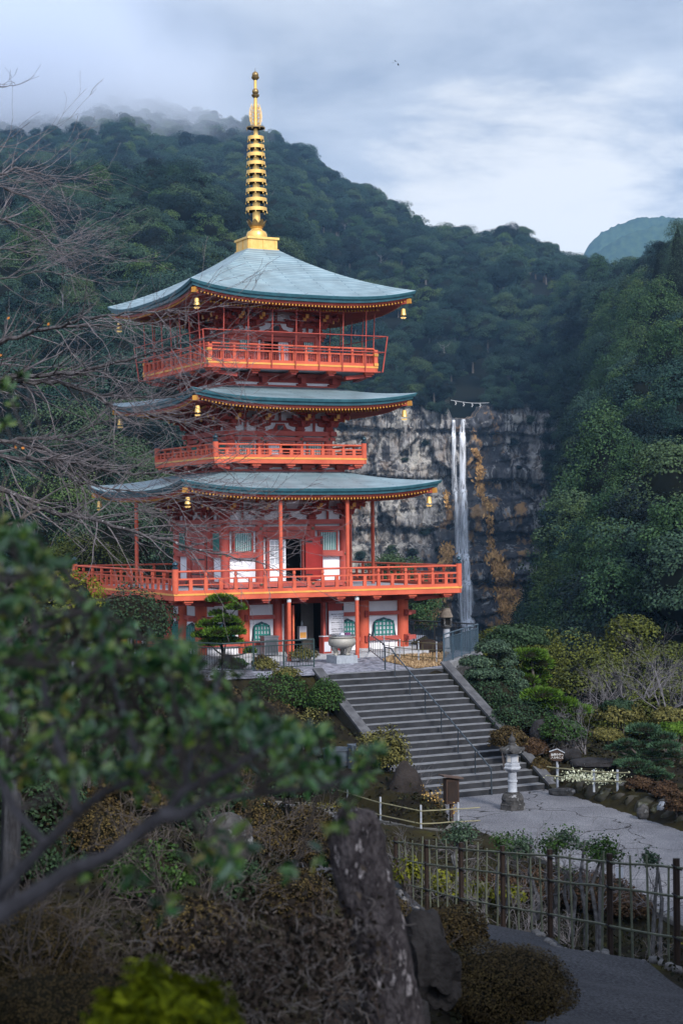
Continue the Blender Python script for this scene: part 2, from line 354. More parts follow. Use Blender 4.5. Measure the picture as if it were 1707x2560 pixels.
# ---- balconies
def balcony(h,z,rail_h,nseg,style,edge=0.26,inner=2.0):
    b=MB()
    b.bb(-h+0.06,h-0.06,-h+0.06,h-0.06,z-edge,z-0.012,0)
    bal=part('balcony',b,m_deck)
    b=MB()
    for k in range(4):
        b.T=R4(k); f=0.42
        b.bb(-h,h-0.06,-h,-h+0.06,z-0.075,z+0.0,1)
        b.bb(-h+0.02,h-0.08,-h+0.02,-h+0.055,z-edge-0.02,z-0.075,0)
    b.T=None; part('edge_board',b,[m_verm,m_yel],bal)
    hr=h-0.10
    for k in range(4):
        T=R4(k)
        b=MB(); b.T=T; b.bb(-hr+0.11,hr-0.11,-hr-0.06,-hr+0.06,z+0.0,z+0.13,0); part('base_rail',b,m_verm,bal)
        ext=0.24 if style=='cross' else -0.1
        b=MB(); b.T=T; b.tube([(-hr-ext,-hr,z+rail_h+(0.03 if ext>0 else 0)),(-hr+0.5,-hr,z+rail_h),(hr-0.5,-hr,z+rail_h),(hr+ext,-hr,z+rail_h+(0.03 if ext>0 else 0))],0.042,8); part('top_rail',b,m_verm,bal,True)
        zm=z+rail_h*0.66; b=MB(); b.T=T; b.bb(-hr-ext,hr+ext,-hr-0.03,-hr+0.03,zm-0.035,zm+0.03); part('middle_rail',b,m_verm,bal)
        if style=='giboshi':
            zb=z+rail_h*0.4; b=MB(); b.T=T; b.bb(-hr+0.1,hr-0.1,-hr-0.015,-hr+0.015,zb-0.02,zb+0.02); part('lower_rail',b,m_verm,bal)
        for i in range(1,nseg):
            x=-hr+2*hr*i/nseg; tall=(i%2==0); w=0.075; b=MB(); b.T=T
            if tall:
                b.bb(x-w,x+w,-hr-0.045,-hr+0.045,z+0.125,zm+0.034); b.lathe([(0.055,0),(0.045,0.05),(0.075,0.1),(0.06,rail_h*0.34-0.08)],8,(x,-hr,zm+0.03))
            else: b.bb(x-w,x+w,-hr-0.044,-hr+0.044,z+0.125,zm-0.03)
            part('railing_post',b,m_verm,bal)
            if style=='cross' or style=='cage':
                pass
        if style=='cage':
            b=MB(); b.T=T
            for i in range(nseg):
                for q in (0.22,0.36,0.5,0.64,0.78):
                    x=-hr+2*hr*(i+q)/nseg; b.bb(x-0.013,x+0.013,-hr+0.06,-hr+0.086,z+0.03,zm-0.04)
            b.bb(-hr+0.1,hr-0.1,-hr+0.058,-hr+0.09,zm-0.09,zm-0.06)
            part('balusters',b,m_red,bal)
        b=MB(); b.T=T; nw=0.13
        if style=='giboshi':
            b.lathe([(nw,0),(nw,rail_h+0.09),(nw-0.02,rail_h+0.11)],14,(-hr,-hr,z-0.0)); nwl=part('newel_post',b,m_verm,bal,True)
            g=MB(); g.T=T; zt=z+rail_h+0.10; g.lathe([(nw*0.95,0),(nw*1.0,0.05),(nw*0.75,0.07),(nw*0.75,0.10),(nw*0.5,0.12),(nw*0.95,0.19),(nw*0.85,0.25),(nw*0.35,0.30),(0.01,0.34)],14,(-hr,-hr,zt)); part('finial',g,m_fin,bal,True)
        else:
            b.bb(-hr-nw*.7,-hr+nw*.7,-hr-nw*.7,-hr+nw*.7,z+0.0,z+rail_h-0.04,0); b.bb(-hr-0.14,-hr+0.06,-hr-0.10,-hr+0.10,zm-0.06,zm+0.05,1); b.bb(-hr-0.14,-hr+0.06,-hr-0.1,-hr+0.1,z+0.03,z+0.14,1)
            part('newel_post',b,[m_verm,m_yel],bal)
    return bal
D1=balcony(6.715,zl(-2.84),0.90,20,'giboshi')
D2=balcony(3.66,zl(2.86),0.56,14,'giboshi',0.24)
D3=balcony(4.06,zl(6.93),0.78,14,'cage',0.26)
# joists and brackets under the decks
def under(h,z,wall,n,depth=0.2):
    b=MB()
    for k in range(4):
        b.T=R4(k)
        for i in range(n):
            x=-h*0.9+1.8*h*i/(n-1) if n>1 else 0
            b.beam((x,-h+0.16,z-0.10),(x,-wall+0.05,z-depth-0.12),0.26,0.16,0)
            b.bb(x-0.2,x+0.2,-h+0.10,-h+0.3,z-0.1,z-0.003,1)
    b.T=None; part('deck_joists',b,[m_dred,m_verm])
under(6.715,zl(-3.12),4.8,8,0.12); under(3.66,zl(2.60),2.9,5,0.05); under(4.06,zl(6.66),2.65,5,0.14)
for (h,z0,z1) in ((2.86,zl(2.22),zl(2.62)),(2.62,zl(5.95),zl(6.64))):
    b=MB()
    b.bb(-h+0.06,h-0.06,-h+0.06,h-0.06,z0,z0+0.27,0); b.bb(-h+0.02,h-0.02,-h+0.02,h-0.02,z0+0.27,z1,2)
    for k in range(4):
        b.T=R4(k); b.bb(-h-0.06,h-0.02,-h-0.06,-h+0.05,z0+0.02,z0+0.15,1); b.bb(-h-0.02,h-0.10,-h-0.02,-h+0.05,z1-0.16,z1-0.01,1)
        for x in (-h*0.95,-h*0.36,h*0.36,h*0.95):
            b.bb(x-0.22,x+0.22,-h-0.16,-h+0.06,z0+0.14,z0+0.22,2); b.bb(x-0.12,x+0.12,-h-0.3,-h+0.06,z0+0.22,z1-0.17,2); b.bb(x-0.3,x+0.3,-h-0.30,-h-0.12,z1-0.2,z1-0.05,2)
    b.T=None; part('under_deck_wall',b,[m_white,m_beam,m_dred])
# ---- storeys
def bracket_mesh():
    b=MB()
    def arm(x0,x1,y0,y1,z,hh,ax):
        c=0.11
        if ax=='x':
            b.T=None; b.prism([(x0,z+hh),(x0,z+hh*0.45),(x0+c,z+0.02),(x0+c*2,z),(x1-c*2,z),(x1-c,z+0.02),(x1,z+hh*0.45),(x1,z+hh)],y0,y1,0)
        else: b.bb(x0,x1,y0,y1,z,z+hh,0)
    b.bb(-0.17,0.17,-0.17,0.17,0.09,0.2,0); b.box((0,0,0.045),(0.34,0.34,0.09),0,taper=1.25)
    arm(-0.50,0.50,-0.07,0.07,0.2,0.15,'x'); arm(-0.069,0.069,-0.46,0.10,0.203,0.144,'y')
    for x in (-0.42,0,0.42): b.box((x,0,0.40),(0.18,0.18,0.1),0,taper=1.2)
    b.box((0,-0.40,0.40),(0.18,0.18,0.1),0,taper=1.2)
    arm(-0.50,0.50,-0.47,-0.33,0.45,0.14,'x'); arm(-0.068,0.068,-0.80,0.1,0.453,0.135,'y')
    for x in (-0.42,0,0.42): b.box((x,-0.40,0.64),(0.17,0.17,0.1),0,taper=1.2)
    b.bb(-0.075,0.075,-0.83,-0.78,0.44,0.60,1)
    arm(-0.62,0.62,-0.07,0.071,0.452,0.13,'x')
    b.beam((0,-1.05,0.62),(0,0.1,0.88),0.14,0.17,0); b.beam((0,-1.075,0.617),(0,-1.05,0.623),0.15,0.18,1)
    arm(-0.5,0.5,-0.86,-0.74,0.70,0.12,'x')
    for x in (-0.42,0,0.42): b.box((x,-0.80,0.865),(0.16,0.16,0.09),0,taper=1.2)
    b.bb(-0.95,0.95,-0.855,-0.75,0.91,1.0,0)
    return b.mesh('bracket',[m_dred,m_yel])
BRK=bracket_mesh()
def bell_window(T,x0,x1,z0,z1,y):
    """katomado: cusped frame, green bars over pale panes"""
    cx=(x0+x1)/2; w=(x1-x0)/2; hgt=z1-z0
    def outl(s):
        ww=w*s; pts=[(ww*1.06,0),(ww*0.97,0.34*hgt),(ww*0.94,0.6*hgt),(ww*0.86,0.76*hgt),(ww*0.66,0.85*hgt),(ww*0.52,0.90*hgt),(ww*0.28,0.93*hgt),(0,hgt)]
        k=1-(1-s)*0.9
        return [(cx+a,z0+c*k) for a,c in pts]+[(cx-a,z0+c*k) for a,c in pts[-2::-1]]
    fr=MB(); fr.T=T; fr.prism(outl(1.0),y-0.07,y-0.005); o=part('bell_window',fr,m_fin)
    gl=MB(); gl.T=T; gl.prism(outl(0.86),y-0.080,y-0.074); part('pane',gl,m_pane,o)
    la=MB(); la.T=T; iw=w*0.80
    for i in range(6):
        x=cx-iw+2*iw*i/5; q=abs(x-cx)/w; la.bb(x-0.028,x+0.028,y-0.115,y-0.083,z0+0.02,z0+hgt*(0.90-0.30*q*q))
    for i in range(4): zz=z0+0.05+hgt*0.23*i; la.bb(cx-iw-0.02,cx+iw+0.02,y-0.108,y-0.087,zz,zz+0.05)
    part('lattice',la,m_teal,o)
def bar_window(T,x0,x1,z0,z1,y,n=9,frame=m_beam):
    f=MB(); f.T=T; t=0.06
    f.bb(x0-t,x1+t,y-0.05,y+0.02,z1,z1+t); f.bb(x0-t,x1+t,y-0.05,y+0.02,z0-t,z0); f.bb(x0-t,x0,y-0.05,y+0.02,z0,z1); f.bb(x1,x1+t,y-0.05,y+0.02,z0,z1)
    o=part('window',f,frame); p=MB(); p.T=T; p.bb(x0,x1,y-0.015,y+0.01,z0,z1); part('pane',p,m_white,o)
    b=MB(); b.T=T
    for i in range(n):
        w=(x1-x0)/n; x=x0+w*(i+0.5); b.bb(x-w*0.24,x+w*0.24,y-0.045,y-0.018,z0,z1)
    part('green_bars',b,m_teal,o)
def closed_door(T,x0,x1,z0,z1,y):
    for s in (0,1):
        xm=(x0+x1)/2; a,c=(x0,xm-0.008) if s==0 else (xm+0.008,x1)
        d=MB(); d.T=T; d.bb(a,c,y-0.06,y-0.01,z0,z1,0)
        d.bb(a+0.05,c-0.05,y-0.075,y-0.06,z0+0.08,z0+(z1-z0)*0.45,0); d.bb(a+0.05,c-0.05,y-0.075,y-0.06,z0+(z1-z0)*0.52,z1-0.08,0)
        o=part('door',d,m_red); h=MB(); h.T=T
        for zz in (z0+0.28,z0+(z1-z0)*0.5,z1-0.26):
            h.bb(a+0.03,c-0.03,y-0.09,y-0.076,zz-0.03,zz+0.03)
        part('iron_fitting',h,m_iron,o)
def storey(h,xi,zf,zb,zs,door,win,white_lo,lvl):
    """zf floor, zb top of the head beam, zs soffit at the wall; lvl: list of (z0,z1,proud) beams"""
    # plaster core; the front has a doorway with a dark room behind it
    c=MB(); hh=h-0.06
    for k in range(4):
        c.T=R4(k); dx0,dx1,dz0,dz1=door
        def wl(x0,x1,z0,z1): c.bb(x0,x1,-hh,-hh+0.05,z0,z1,0)
        wl(-hh,dx0,zf,zs); wl(dx1,hh-0.05,zf,zs); wl(dx0,dx1,dz1,zs)
        if k!=0: wl(dx0,dx1,zf,dz1)
    c.T=None; part('plaster_wall',c,m_white)
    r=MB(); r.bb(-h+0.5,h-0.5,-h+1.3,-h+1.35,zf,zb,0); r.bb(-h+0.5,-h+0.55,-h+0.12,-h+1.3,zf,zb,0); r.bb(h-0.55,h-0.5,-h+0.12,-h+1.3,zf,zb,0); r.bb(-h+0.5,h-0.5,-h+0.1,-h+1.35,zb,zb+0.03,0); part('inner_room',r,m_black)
    for k in range(4):
        T=R4(k); rc=0.20 if h<4 else 0.25
        b=MB(); b.T=T; b.tube([(-h,-h,zf),(-h,-h,zb-0.18)],rc,16); part('column',b,m_red,pagoda,True)
        for x in (-xi,xi):
            b=MB(); b.T=T; b.tube([(x,-h,zf),(x,-h,zb-0.18)],rc*0.9,16); part('column',b,m_red,pagoda,True)
        for (z0,z1,pr,seg) in lvl:
            b=MB(); b.T=T; e=0.36 if pr>0.18 else 0.30; off=0.004*k
            if seg is None: b.bb(-h-e,h+e-0.01,-h-pr-off*0,-h+0.02,z0+off,z1+off)
            else:
                for a,c2 in seg: b.bb(a,c2,-h-pr,-h+0.02,z0+off,z1+off)
            part('tie_beam',b,m_beam)
        # brackets, plaster struts, frog leg strut
        for x in (-xi,xi): inst('bracket',BRK,pagoda,(T@Vector((x,-h,zb)))[:],(0,0,k*PI/2))
        inst('bracket',BRK,pagoda,(T@Vector((-h,-h,zb)))[:],(0,0,k*PI/2)); inst('bracket',BRK,pagoda,(T@Vector((-h+0.002,-h,zb+0.003)))[:],(0,0,k*PI/2-PI/2))
        b=MB(); b.T=T
        for x in (-(h+xi)/2,(h+xi)/2): b.bb(x-0.055,x+0.055,-h-0.04,-h,zb,zs-0.02)
        b.bb(-h,h,-h-0.05,-h+0.0,zb+0.37,zb+0.47)
        b.bb(-0.055,0.055,-h-0.04,-h,zb+0.47,zs-0.02)
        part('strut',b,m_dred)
        b=MB(); b.T=T; b.prism([(-0.62,zb+0.001),(-0.5,zb+0.07),(-0.34,zb+0.10),(-0.26,zb+0.2),(-0.2,zb+0.33),(0.2,zb+0.33),(0.26,zb+0.2),(0.34,zb+0.10),(0.5,zb+0.07),(0.62,zb+0.001),(0.2,zb+0.004),(-0.2,zb+0.004)],-h-0.06,-h-0.01,0)
        b.prism([(-0.15,zb+0.05),(-0.13,zb+0.25),(0.13,zb+0.25),(0.15,zb+0.05)],-h-0.075,-h-0.06,1); part('frog_leg_strut',b,[m_dred,m_iron])
        # eave purlin carried by the brackets
        b=MB(); b.T=T; b.bb(-h-1.1,h+0.99,-h-0.86,-h-0.74,zb+0.93+0.003*k,zb+1.02+0.003*k); part('purlin',b,m_dred)
    return
# first floor
h=2.87; xi=1.25; zf=zl(-2.84); zb=zl(0.16)
gaps=[(-h,-xi+0.1),(xi-0.1,h)]
storey(h,xi,zf,zb,zl(1.30),(-0.83,0.775,zl(-2.6),zl(-0.62)),None,None,
 [(zl(-0.05),zl(0.155),0.20,None),(zl(-0.335),zl(-0.145),0.17,None),(zl(-1.50),zl(-1.26),0.15,gaps),(zl(-2.80),zl(-2.56),0.15,None),(zl(-0.62),zl(-0.36),0.12,[(-xi+.1,xi-.1)])])
for k in range(4):
    T=R4(k)
    for sgn in (-1,1):
        a,b_=(-2.45,-1.665) if sgn<0 else (1.665,2.45)
        bar_window(T,a,b_,zl(-1.22),zl(-0.42),-h-0.05)
        b=MB(); b.T=T
        for x in (a-0.09,b_+0.09): b.bb(x-0.02,x+0.02,-h-0.04,-h+0.01,zl(-1.25),zl(-0.34))
        part('jamb',b,m_beam)
        for x in (sgn*h,sgn*xi):
            for zz in (zl(-0.24),zl(-1.38),zl(-2.66)):
                if zz==zl(-1.38) and abs(x)<2: continue
                b=MB(); b.T=T@Matrix.Translation((x,-h-(0.2 if abs(x)<2 or True else 0),zz))@Matrix.Rotation(PI/2,4,'X'); b.lathe([(0.07,-0.01),(0.07,0.03),(0.05,0.045),(0.02,0.05),(0.015,0.09)],10); part('boss',b,m_boss,pagoda,True)
    if k!=0: closed_door(T,-0.83,0.775,zl(-2.55),zl(-0.64),-h-0.03)
# front doorway: pale lattice screen, open red leaf
b=MB(); b.bb(-0.95,-0.83,-h-0.15,-h+0.1,zl(-2.55),zl(-0.62)); b.bb(0.775,0.86,-h-0.15,-h+0.1,zl(-2.55),zl(-0.62)); b.bb(-0.95,0.86,-h-0.14,-h+0.1,zl(-0.70),zl(-0.62)); df=part('door_frame',b,m_beam)
def screen(x0,x1,z0,z1,y,parent):
    b=MB(); zm=z0+(z1-z0)*0.42
    b.bb(x0,x1,y,y+0.03,z0,zm,0); b.bb(x0,x0+0.06,y,y+0.04,zm,z1,0); b.bb(x1-0.06,x1,y,y+0.04,zm,z1,0); b.bb(x0,x1,y,y+0.04,z1-0.06,z1,0)
    b.bb(x0+0.05,x1-0.05,y+0.025,y+0.03,zm,z1-0.05,1)
    for i in range(1,3): xx=x0+(x1-x0)*i/3; b.bb(xx-0.018,xx+0.018,y,y+0.024,zm,z1-0.05,0)
    for i in range(1,4): zz=zm+(z1-zm)*i/4; b.bb(x0+0.05,x1-0.05,y+0.002,y+0.022,zz-0.018,zz+0.018,0)
    part('screen_door',b,[m_white,m_pane],parent)
screen(-0.80,0.0,zl(-2.55),zl(-0.72),-h-0.02,df)
b=MB(); b.bb(0.82,1.66,-h-0.34,-h-0.28,zl(-2.5),zl(-0.60),0); dl=part('open_door_leaf',b,m_leaf)
b=MB()
for zz in (-0.82,-2.3): b.bb(0.83,1.15,-h-0.352,-h-0.343,zl(zz)-0.04,zl(zz)+0.04,0)
b.bb(1.55,1.62,-h-0.36,-h-0.34,zl(-0.95),zl(-0.7),0); part('iron_hinge',b,m_iron,dl)
# second floor
h=2.37; xi=0.96; zf=zl(2.86); zb=zl(4.08)
storey(h,xi,zf,zb,zl(5.14),(-0.6,0.6,zl(2.9),zl(3.58)),None,None,
 [(zl(3.87),zl(4.075),0.20,None),(zl(3.655),zl(3.81),0.17,None),(zl(2.87),zl(3.0),0.15,None)])
for k in range(4):
    T=R4(k)
    for a,b_ in ((-2.0,-1.34),(1.34,2.0)):
        bar_window(T,a,b_,zl(3.05),zl(3.56),-h-0.05,8)
    for x in (-h,-xi,xi,h):
        b=MB(); b.T=T@Matrix.Translation((x,-h-0.2,zl(3.73)))@Matrix.Rotation(PI/2,4,'X'); b.lathe([(0.07,-0.01),(0.07,0.03),(0.05,0.045),(0.015,0.08)],10); part('boss',b,m_boss,pagoda,True)
    if k!=0: closed_door(T,-0.6,0.6,zl(2.92),zl(3.58),-h-0.03)
b=MB(); b.bb(-0.7,-0.6,-h-0.12,-h+0.1,zl(2.9),zl(3.6)); b.bb(0.6,0.7,-h-0.12,-h+0.1,zl(2.9),zl(3.6)); b.bb(-0.7,0.7,-h-0.11,-h+0.1,zl(3.56),zl(3.62)); df=part('door_frame',b,m_beam)
screen(-0.6,0.0,zl(2.88),zl(3.56),-h-0.02,df)
b=MB(); b.bb(0.66,1.0,-h-0.30,-h-0.26,zl(2.9),zl(3.58)); part('open_door_leaf',b,m_leaf)
# third floor
h=2.03; xi=1.05; zf=zl(6.93); zb=zl(8.53)
storey(h,xi,zf,zb,zl(9.52),(-0.62,0.62,zl(6.98),zl(8.12)),None,None,
 [(zl(8.31),zl(8.525),0.20,None),(zl(8.16),zl(8.30),0.10,None),(zl(6.95),zl(7.1),0.15,None)])
for k in range(4):
    T=R4(k)
    for a,b_ in ((-1.80,-1.30),(1.30,1.80)):
        bar_window(T,a,b_,zl(7.55),zl(8.10),-h-0.05,5)
        b=MB(); b.T=T; b.bb(a-0.06,b_+0.06,-h-0.12,-h,zl(7.38),zl(7.48)); part('tie_beam',b,m_beam)
    if k!=0: closed_door(T,-0.62,0.62,zl(7.0),zl(8.1),-h-0.03)
b=MB(); b.bb(-0.72,-0.62,-h-0.12,-h+0.1,zl(6.98),zl(8.16)); b.bb(0.62,0.72,-h-0.12,-h+0.1,zl(6.98),zl(8.16)); b.bb(-0.72,0.72,-h-0.11,-h+0.1,zl(8.08),zl(8.15)); df=part('door_frame',b,m_beam)
screen(0.14,0.62,zl(6.98),zl(8.08),-h+0.02,df)
b=MB(); b.bb(0.68,1.22,-h-0.32,-h-0.26,zl(7.0),zl(8.1)); part('open_door_leaf',b,m_dred)
# safety cage round the top gallery
b=MB(); hc=4.30; z0=zl(6.66)
cage=None
for k in range(4):
    b=MB(); b.T=R4(k)
    for i in range(7):
        x=-hc+0.9+(2*hc-1.8)*i/6; b.tube([(x,-hc+0.18,z0),(x,-hc+0.05,zl(9.40))],0.024,6)
    b.tube([(-hc+0.05,-hc+0.12,z0),(-hc-0.12,-hc-0.05,zl(8.25))],0.03,6)
    for zz,o in ((zl(8.25),0.05),(zl(7.55),-0.0),(z0+0.02,-0.14)): b.tube([(-hc-o,-hc-o+0.05,zz),(hc+o,-hc-o+0.05,zz)],0.022,6)
    o=part('safety_frame',b,m_red,D3,True)
# basement storey
h=4.785; zs0=0.0; zt=zl(-3.12)
b=MB()
b.bb(-h-1.55,h+1.55,-h-1.55,h+1.55,-0.6,0.0,0); part('plinth',b,m_conc)
b=MB(); hh=h-0.03
for k in range(4):
    b.T=R4(k)
    if k==0: b.bb(-hh,-0.95,-hh,-hh+0.08,0.02,zt,0); b.bb(0.95,hh-0.08,-hh,-hh+0.08,0.02,zt,0); b.bb(-0.95,0.95,-hh,-hh+0.08,zl(-3.45),zt,0)
    else: b.bb(-hh,hh-0.08,-hh,-hh+0.08,0.02,zt,0)
b.T=None; part('plaster_wall',b,m_white)
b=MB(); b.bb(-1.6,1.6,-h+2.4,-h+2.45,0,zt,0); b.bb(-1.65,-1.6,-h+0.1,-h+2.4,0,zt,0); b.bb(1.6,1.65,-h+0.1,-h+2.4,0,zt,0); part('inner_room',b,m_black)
b=MB(); b.bb(0.25,0.85,-h+0.9,-h+0.95,0,zl(-3.5),0); part('inner_panel',b,mat('grey inner panel',(0.10,0.09,0.085),(0.08,0.07,0.065)))
for k in range(4):
    T=R4(k)
    for x in (-h,-2.84,-1.28,1.28,2.84):
        b=MB(); b.T=T; b.tube([(x,-h,0.0),(x,-h,zt)],0.255 if abs(x)>2 else 0.2,16); cobj=part('column',b,m_red if abs(x)<2 else m_verm,pagoda,True)
        b=MB(); b.T=T; b.lathe([(0.4,0),(0.4,0.06),(0.33,0.10)],16,(x,-h,0.0)); part('column_base',b,m_conc,cobj,True)
    segs=[(-h-0.62,-2.84),(-2.84,-1.2),(1.2,2.84),(2.84,h+0.6)]
    if k!=0: segs=[(-h-0.62,h+0.6)]
    for z0,z1 in ((zl(-4.08),zl(-3.91)),(zl(-5.18),zl(-5.0))):
        for a,c in segs:
            b=MB(); b.T=T; b.bb(a,c,-h-0.13,-h+0.02,z0+0.003*k,z1+0.003*k); part('tie_beam',b,m_beam)
    for x in (-h,-2.84,2.84,h):
        for zz in (zl(-4.0),zl(-5.09)): b=MB(); b.T=T; b.bb(x-0.07,x+0.07,-h-0.34,-h-0.2,zz-0.14,zz+0.14); part('beam_peg',b,m_dred)
    b=MB(); b.T=T; b.bb(-h-0.3,h+0.29,-h-0.12,-h+0.02,zl(-3.46)+0.003*k,zl(-3.22)+0.003*k); part('tie_beam',b,m_dred)
    for x0,x1 in ((-4.38,-3.25),(-2.47,-1.62),(1.62,2.47),(3.25,4.38)): bell_window(T,x0,x1,zl(-5.0),zl(-4.18),-h+0.0)
    if k!=0: closed_door(T,-0.9,0.9,0.05,zl(-3.5),-h-0.02)
b=MB(); b.bb(-0.95,-0.82,-h-0.14,-h+0.1,0,zl(-3.46)); b.bb(0.82,0.95,-h-0.14,-h+0.1,0,zl(-3.46)); part('door_frame',b,m_beam)
b=MB(); b.bb(-0.98,-0.90,-h-0.9,-h-0.16,0.06,zl(-3.5),0)
for zz in (0.5,1.2,1.8): b.bb(-0.899,-0.885,-h-0.88,-h-0.2,zz-0.04,zz+0.04,1)
b.bb(-0.93,-0.92,-h-0.902,-h-0.9,1.0,1.5,2); part('open_door_leaf',b,[m_verm,m_iron,m_yel])
b=MB(); b.bb(0.97,1.72,-h-0.34,-h-0.28,0.06,zl(-3.5),0); b.bb(1.64,1.70,-h-0.36,-h-0.34,1.7,1.98,1); dleaf=part('open_door_leaf',b,[m_leaf,m_iron])
# slender props carrying the eaves and the deck
def prop(x,y,z0,z1,r,cap=False):
    b=MB(); b.tube([(x,y,z0),(x,y,z1)],r,12,0)
    if cap: b.lathe([(r,0),(r*1.15,0.02),(r*1.1,0.12),(0.02,0.18)],12,(x,y,z1-0.02),1); b.tube([(x,y,z1+0.1),(x-0.25,y+0.5,z1+0.2)],0.02,6,2)
    part('support_pole',b,[m_verm,mat('white cap',(0.7,0.72,0.75)),m_iron],pagoda,True)
for x,y in ((-1.38,-5.42),(1.78,-5.42),(-5.42,1.3),(5.42,-0.75),(5.42,1.6),(-1.4,5.42),(1.6,5.42)): prop(x,y,zl(-2.85),zl(1.12),0.085)
for x,y in ((-1.52,-6.5),(1.66,-6.5)): prop(x,y,-0.2,zl(-3.30),0.085,True)
# ---- spire
def sz(cy): return zl(20.92-0.003719*cy)
b=MB(); b.bb(-0.71,0.71,-0.71,0.71,sz(2300)-0.1,sz(2165),0); b.bb(-0.78,0.78,-0.78,0.78,sz(2170),sz(2143),0)
b.bb(-0.76,0.76,-0.76,0.76,sz(2310),sz(2285),0)
for k in range(4):
    b.T=R4(k)
    for x in (-0.64,0,0.60): b.bb(x,x+0.05,-0.735,-0.70,sz(2285),sz(2170),0)
    b.T=None
spire=part('spire',b,m_gold)
b=MB(); b.lathe([(0.47,sz(2150)),(0.485,sz(2115)),(0.47,sz(2085)),(0.42,sz(2055)),(0.30,sz(2040)),(0.27,sz(2030)),(0.24,sz(2015)),(0.31,sz(2000)),(0.22,sz(1985))],28); part('inverted_bowl',b,m_gold,spire,True)
b=MB()
for i in range(8):
    a=2*PI*i/8+0.2; ca,sa=math.cos(a),math.sin(a)
    for w,rr,zz,i2 in ((0.15,0.44,1915,1),):
        t=Vector((-sa,ca,0)); r=Vector((ca,sa,0)); z0,z1=sz(2005),sz(1910)
        prof=[(0.24,0,0.06),(0.34,0.25,0.15),(0.38,0.55,0.14),(0.42,0.8,0.09),(0.46,1.0,0.015)]
        vs=[];fs=[]
        for rr2,f,ww in prof: q=r*rr2+Vector((0,0,z0+(z1-z0)*f)); vs+=[(q-t*ww)[:],(q+t*ww)[:],(q+t*ww-r*0.02)[:],(q-t*ww-r*0.02)[:]]
        for j in range(len(prof)-1):
            for e in range(4): fs.append((4*j+e,4*j+(e+1)%4,4*j+4+(e+1)%4,4*j+4+e))
        b.add(vs,fs)
part('lotus_petals',b,m_dgold,spire)
b=MB(); b.lathe([(0.18,sz(1990)),(0.175,sz(1700)),(0.15,sz(1300)),(0.12,sz(900)),(0.09,sz(790)),(0.075,sz(400)),(0.066,sz(180))],16); part('shaft',b,m_gold,spire,True)
for cyy,r in ((905,98),(1010,104),(1110,110),(1215,114),(1325,118),(1435,122),(1550,126),(1665,128),(1780,129)):
    r=r*0.003719; b=MB(); z=sz(cyy); hgt=0.16
    b.lathe([(r-0.025,z-hgt/2),(r,z-hgt/2),(r,z+hgt/2),(r-0.025,z+hgt/2),(r-0.025,z-hgt/2)],28)
    b.lathe([(0.2 if cyy>1200 else 0.15,z-0.05),(0.2 if cyy>1200 else 0.15,z+0.05)],16)
    for i in range(4): a=PI*i/4; b.beam((-r*0.97*math.cos(a),-r*0.97*math.sin(a),z),(r*0.97*math.cos(a),r*0.97*math.sin(a),z),0.03,0.09)
    for i in range(8):
        a=2*PI*i/8+0.3; b.lathe([(0.014,0.02),(0.03,-0.05),(0.012,-0.075)],6,(r*math.cos(a),r*math.sin(a),z-hgt/2-0.03))
    part('spire_ring',b,m_gold,spire)
b=MB(); z=sz(778); r=0.43; b.lathe([(r-0.04,z-0.02),(r,z-0.02),(r,z+0.03),(r-0.04,z+0.03),(r-0.04,z-0.02)],28)
for i in range(4): a=PI*i/4; b.beam((-r*math.cos(a),-r*math.sin(a),z),(r*math.cos(a),r*math.sin(a),z),0.04,0.03)
for i in range(8): a=2*PI*i/8; b.lathe([(0.012,0),(0.025,-0.06),(0.01,-0.08)],6,(r*math.cos(a),r*math.sin(a),z-0.04))
part('canopy_wheel',b,m_dgold,spire)
b=MB()
for k in range(4):
    a=k*PI/2+0.35; ca,sa=math.cos(a),math.sin(a)
    rr=random.Random(3+k)
    for i in range(0,11,2):                                    # openwork flame ornament
        z0=sz(750)+(sz(500)-sz(750))*i/11; pts=[]
        w=0.36*math.sin(PI*(0.25+0.68*i/10))
        for q in range(6):
            t=q/5; pts.append((ca*(0.07+w*t*(0.85+0.15*math.sin(t*7+i))),sa*(0.07+w*t*(0.85+0.15*math.sin(t*7+i))),z0+0.10*math.sin(t*PI*1.2)+0.10*t))
        b.tube(pts,[0.014,0.014,0.012,0.011,0.01,0.006],5)
        if i<10:
            x=0.07+w*0.85; b.tube([(ca*x,sa*x,z0+0.08),(ca*(x+0.02),sa*(x+0.02),z0+0.2),(ca*(x-0.03),sa*(x-0.03),z0+0.3)],[0.018,0.014,0.008],5)
            x=0.07+w*0.45; b.tube([(ca*x,sa*x,z0+0.05),(ca*(x+0.05),sa*(x+0.05),z0+0.15),(ca*(x-0.02),sa*(x-0.02),z0+0.22)],[0.016,0.012,0.008],5)
part('flame_ornament',b,m_gold,spire)
for zc,zp in ((330,385),(125,165)):
    b=MB(); b.lathe([(0.02,sz(zc)-0.155)]+[(0.152*math.cos(t),sz(zc)+0.152*math.sin(t)) for t in np.linspace(-1.3,1.3,9)]+[(0.03,sz(zc)+0.165)],18)
    b.lathe([(0.08,sz(zp)-0.09),(0.17,sz(zp)-0.01),(0.185,sz(zp)+0.06),(0.14,sz(zp)+0.01)],18); part('jewel_ball',b,m_dgold,spire,True)
b=MB(); b.tube([(0,0,sz(85)),(0,0,sz(40))],0.008,5); part('lightning_rod',b,m_iron,spire)
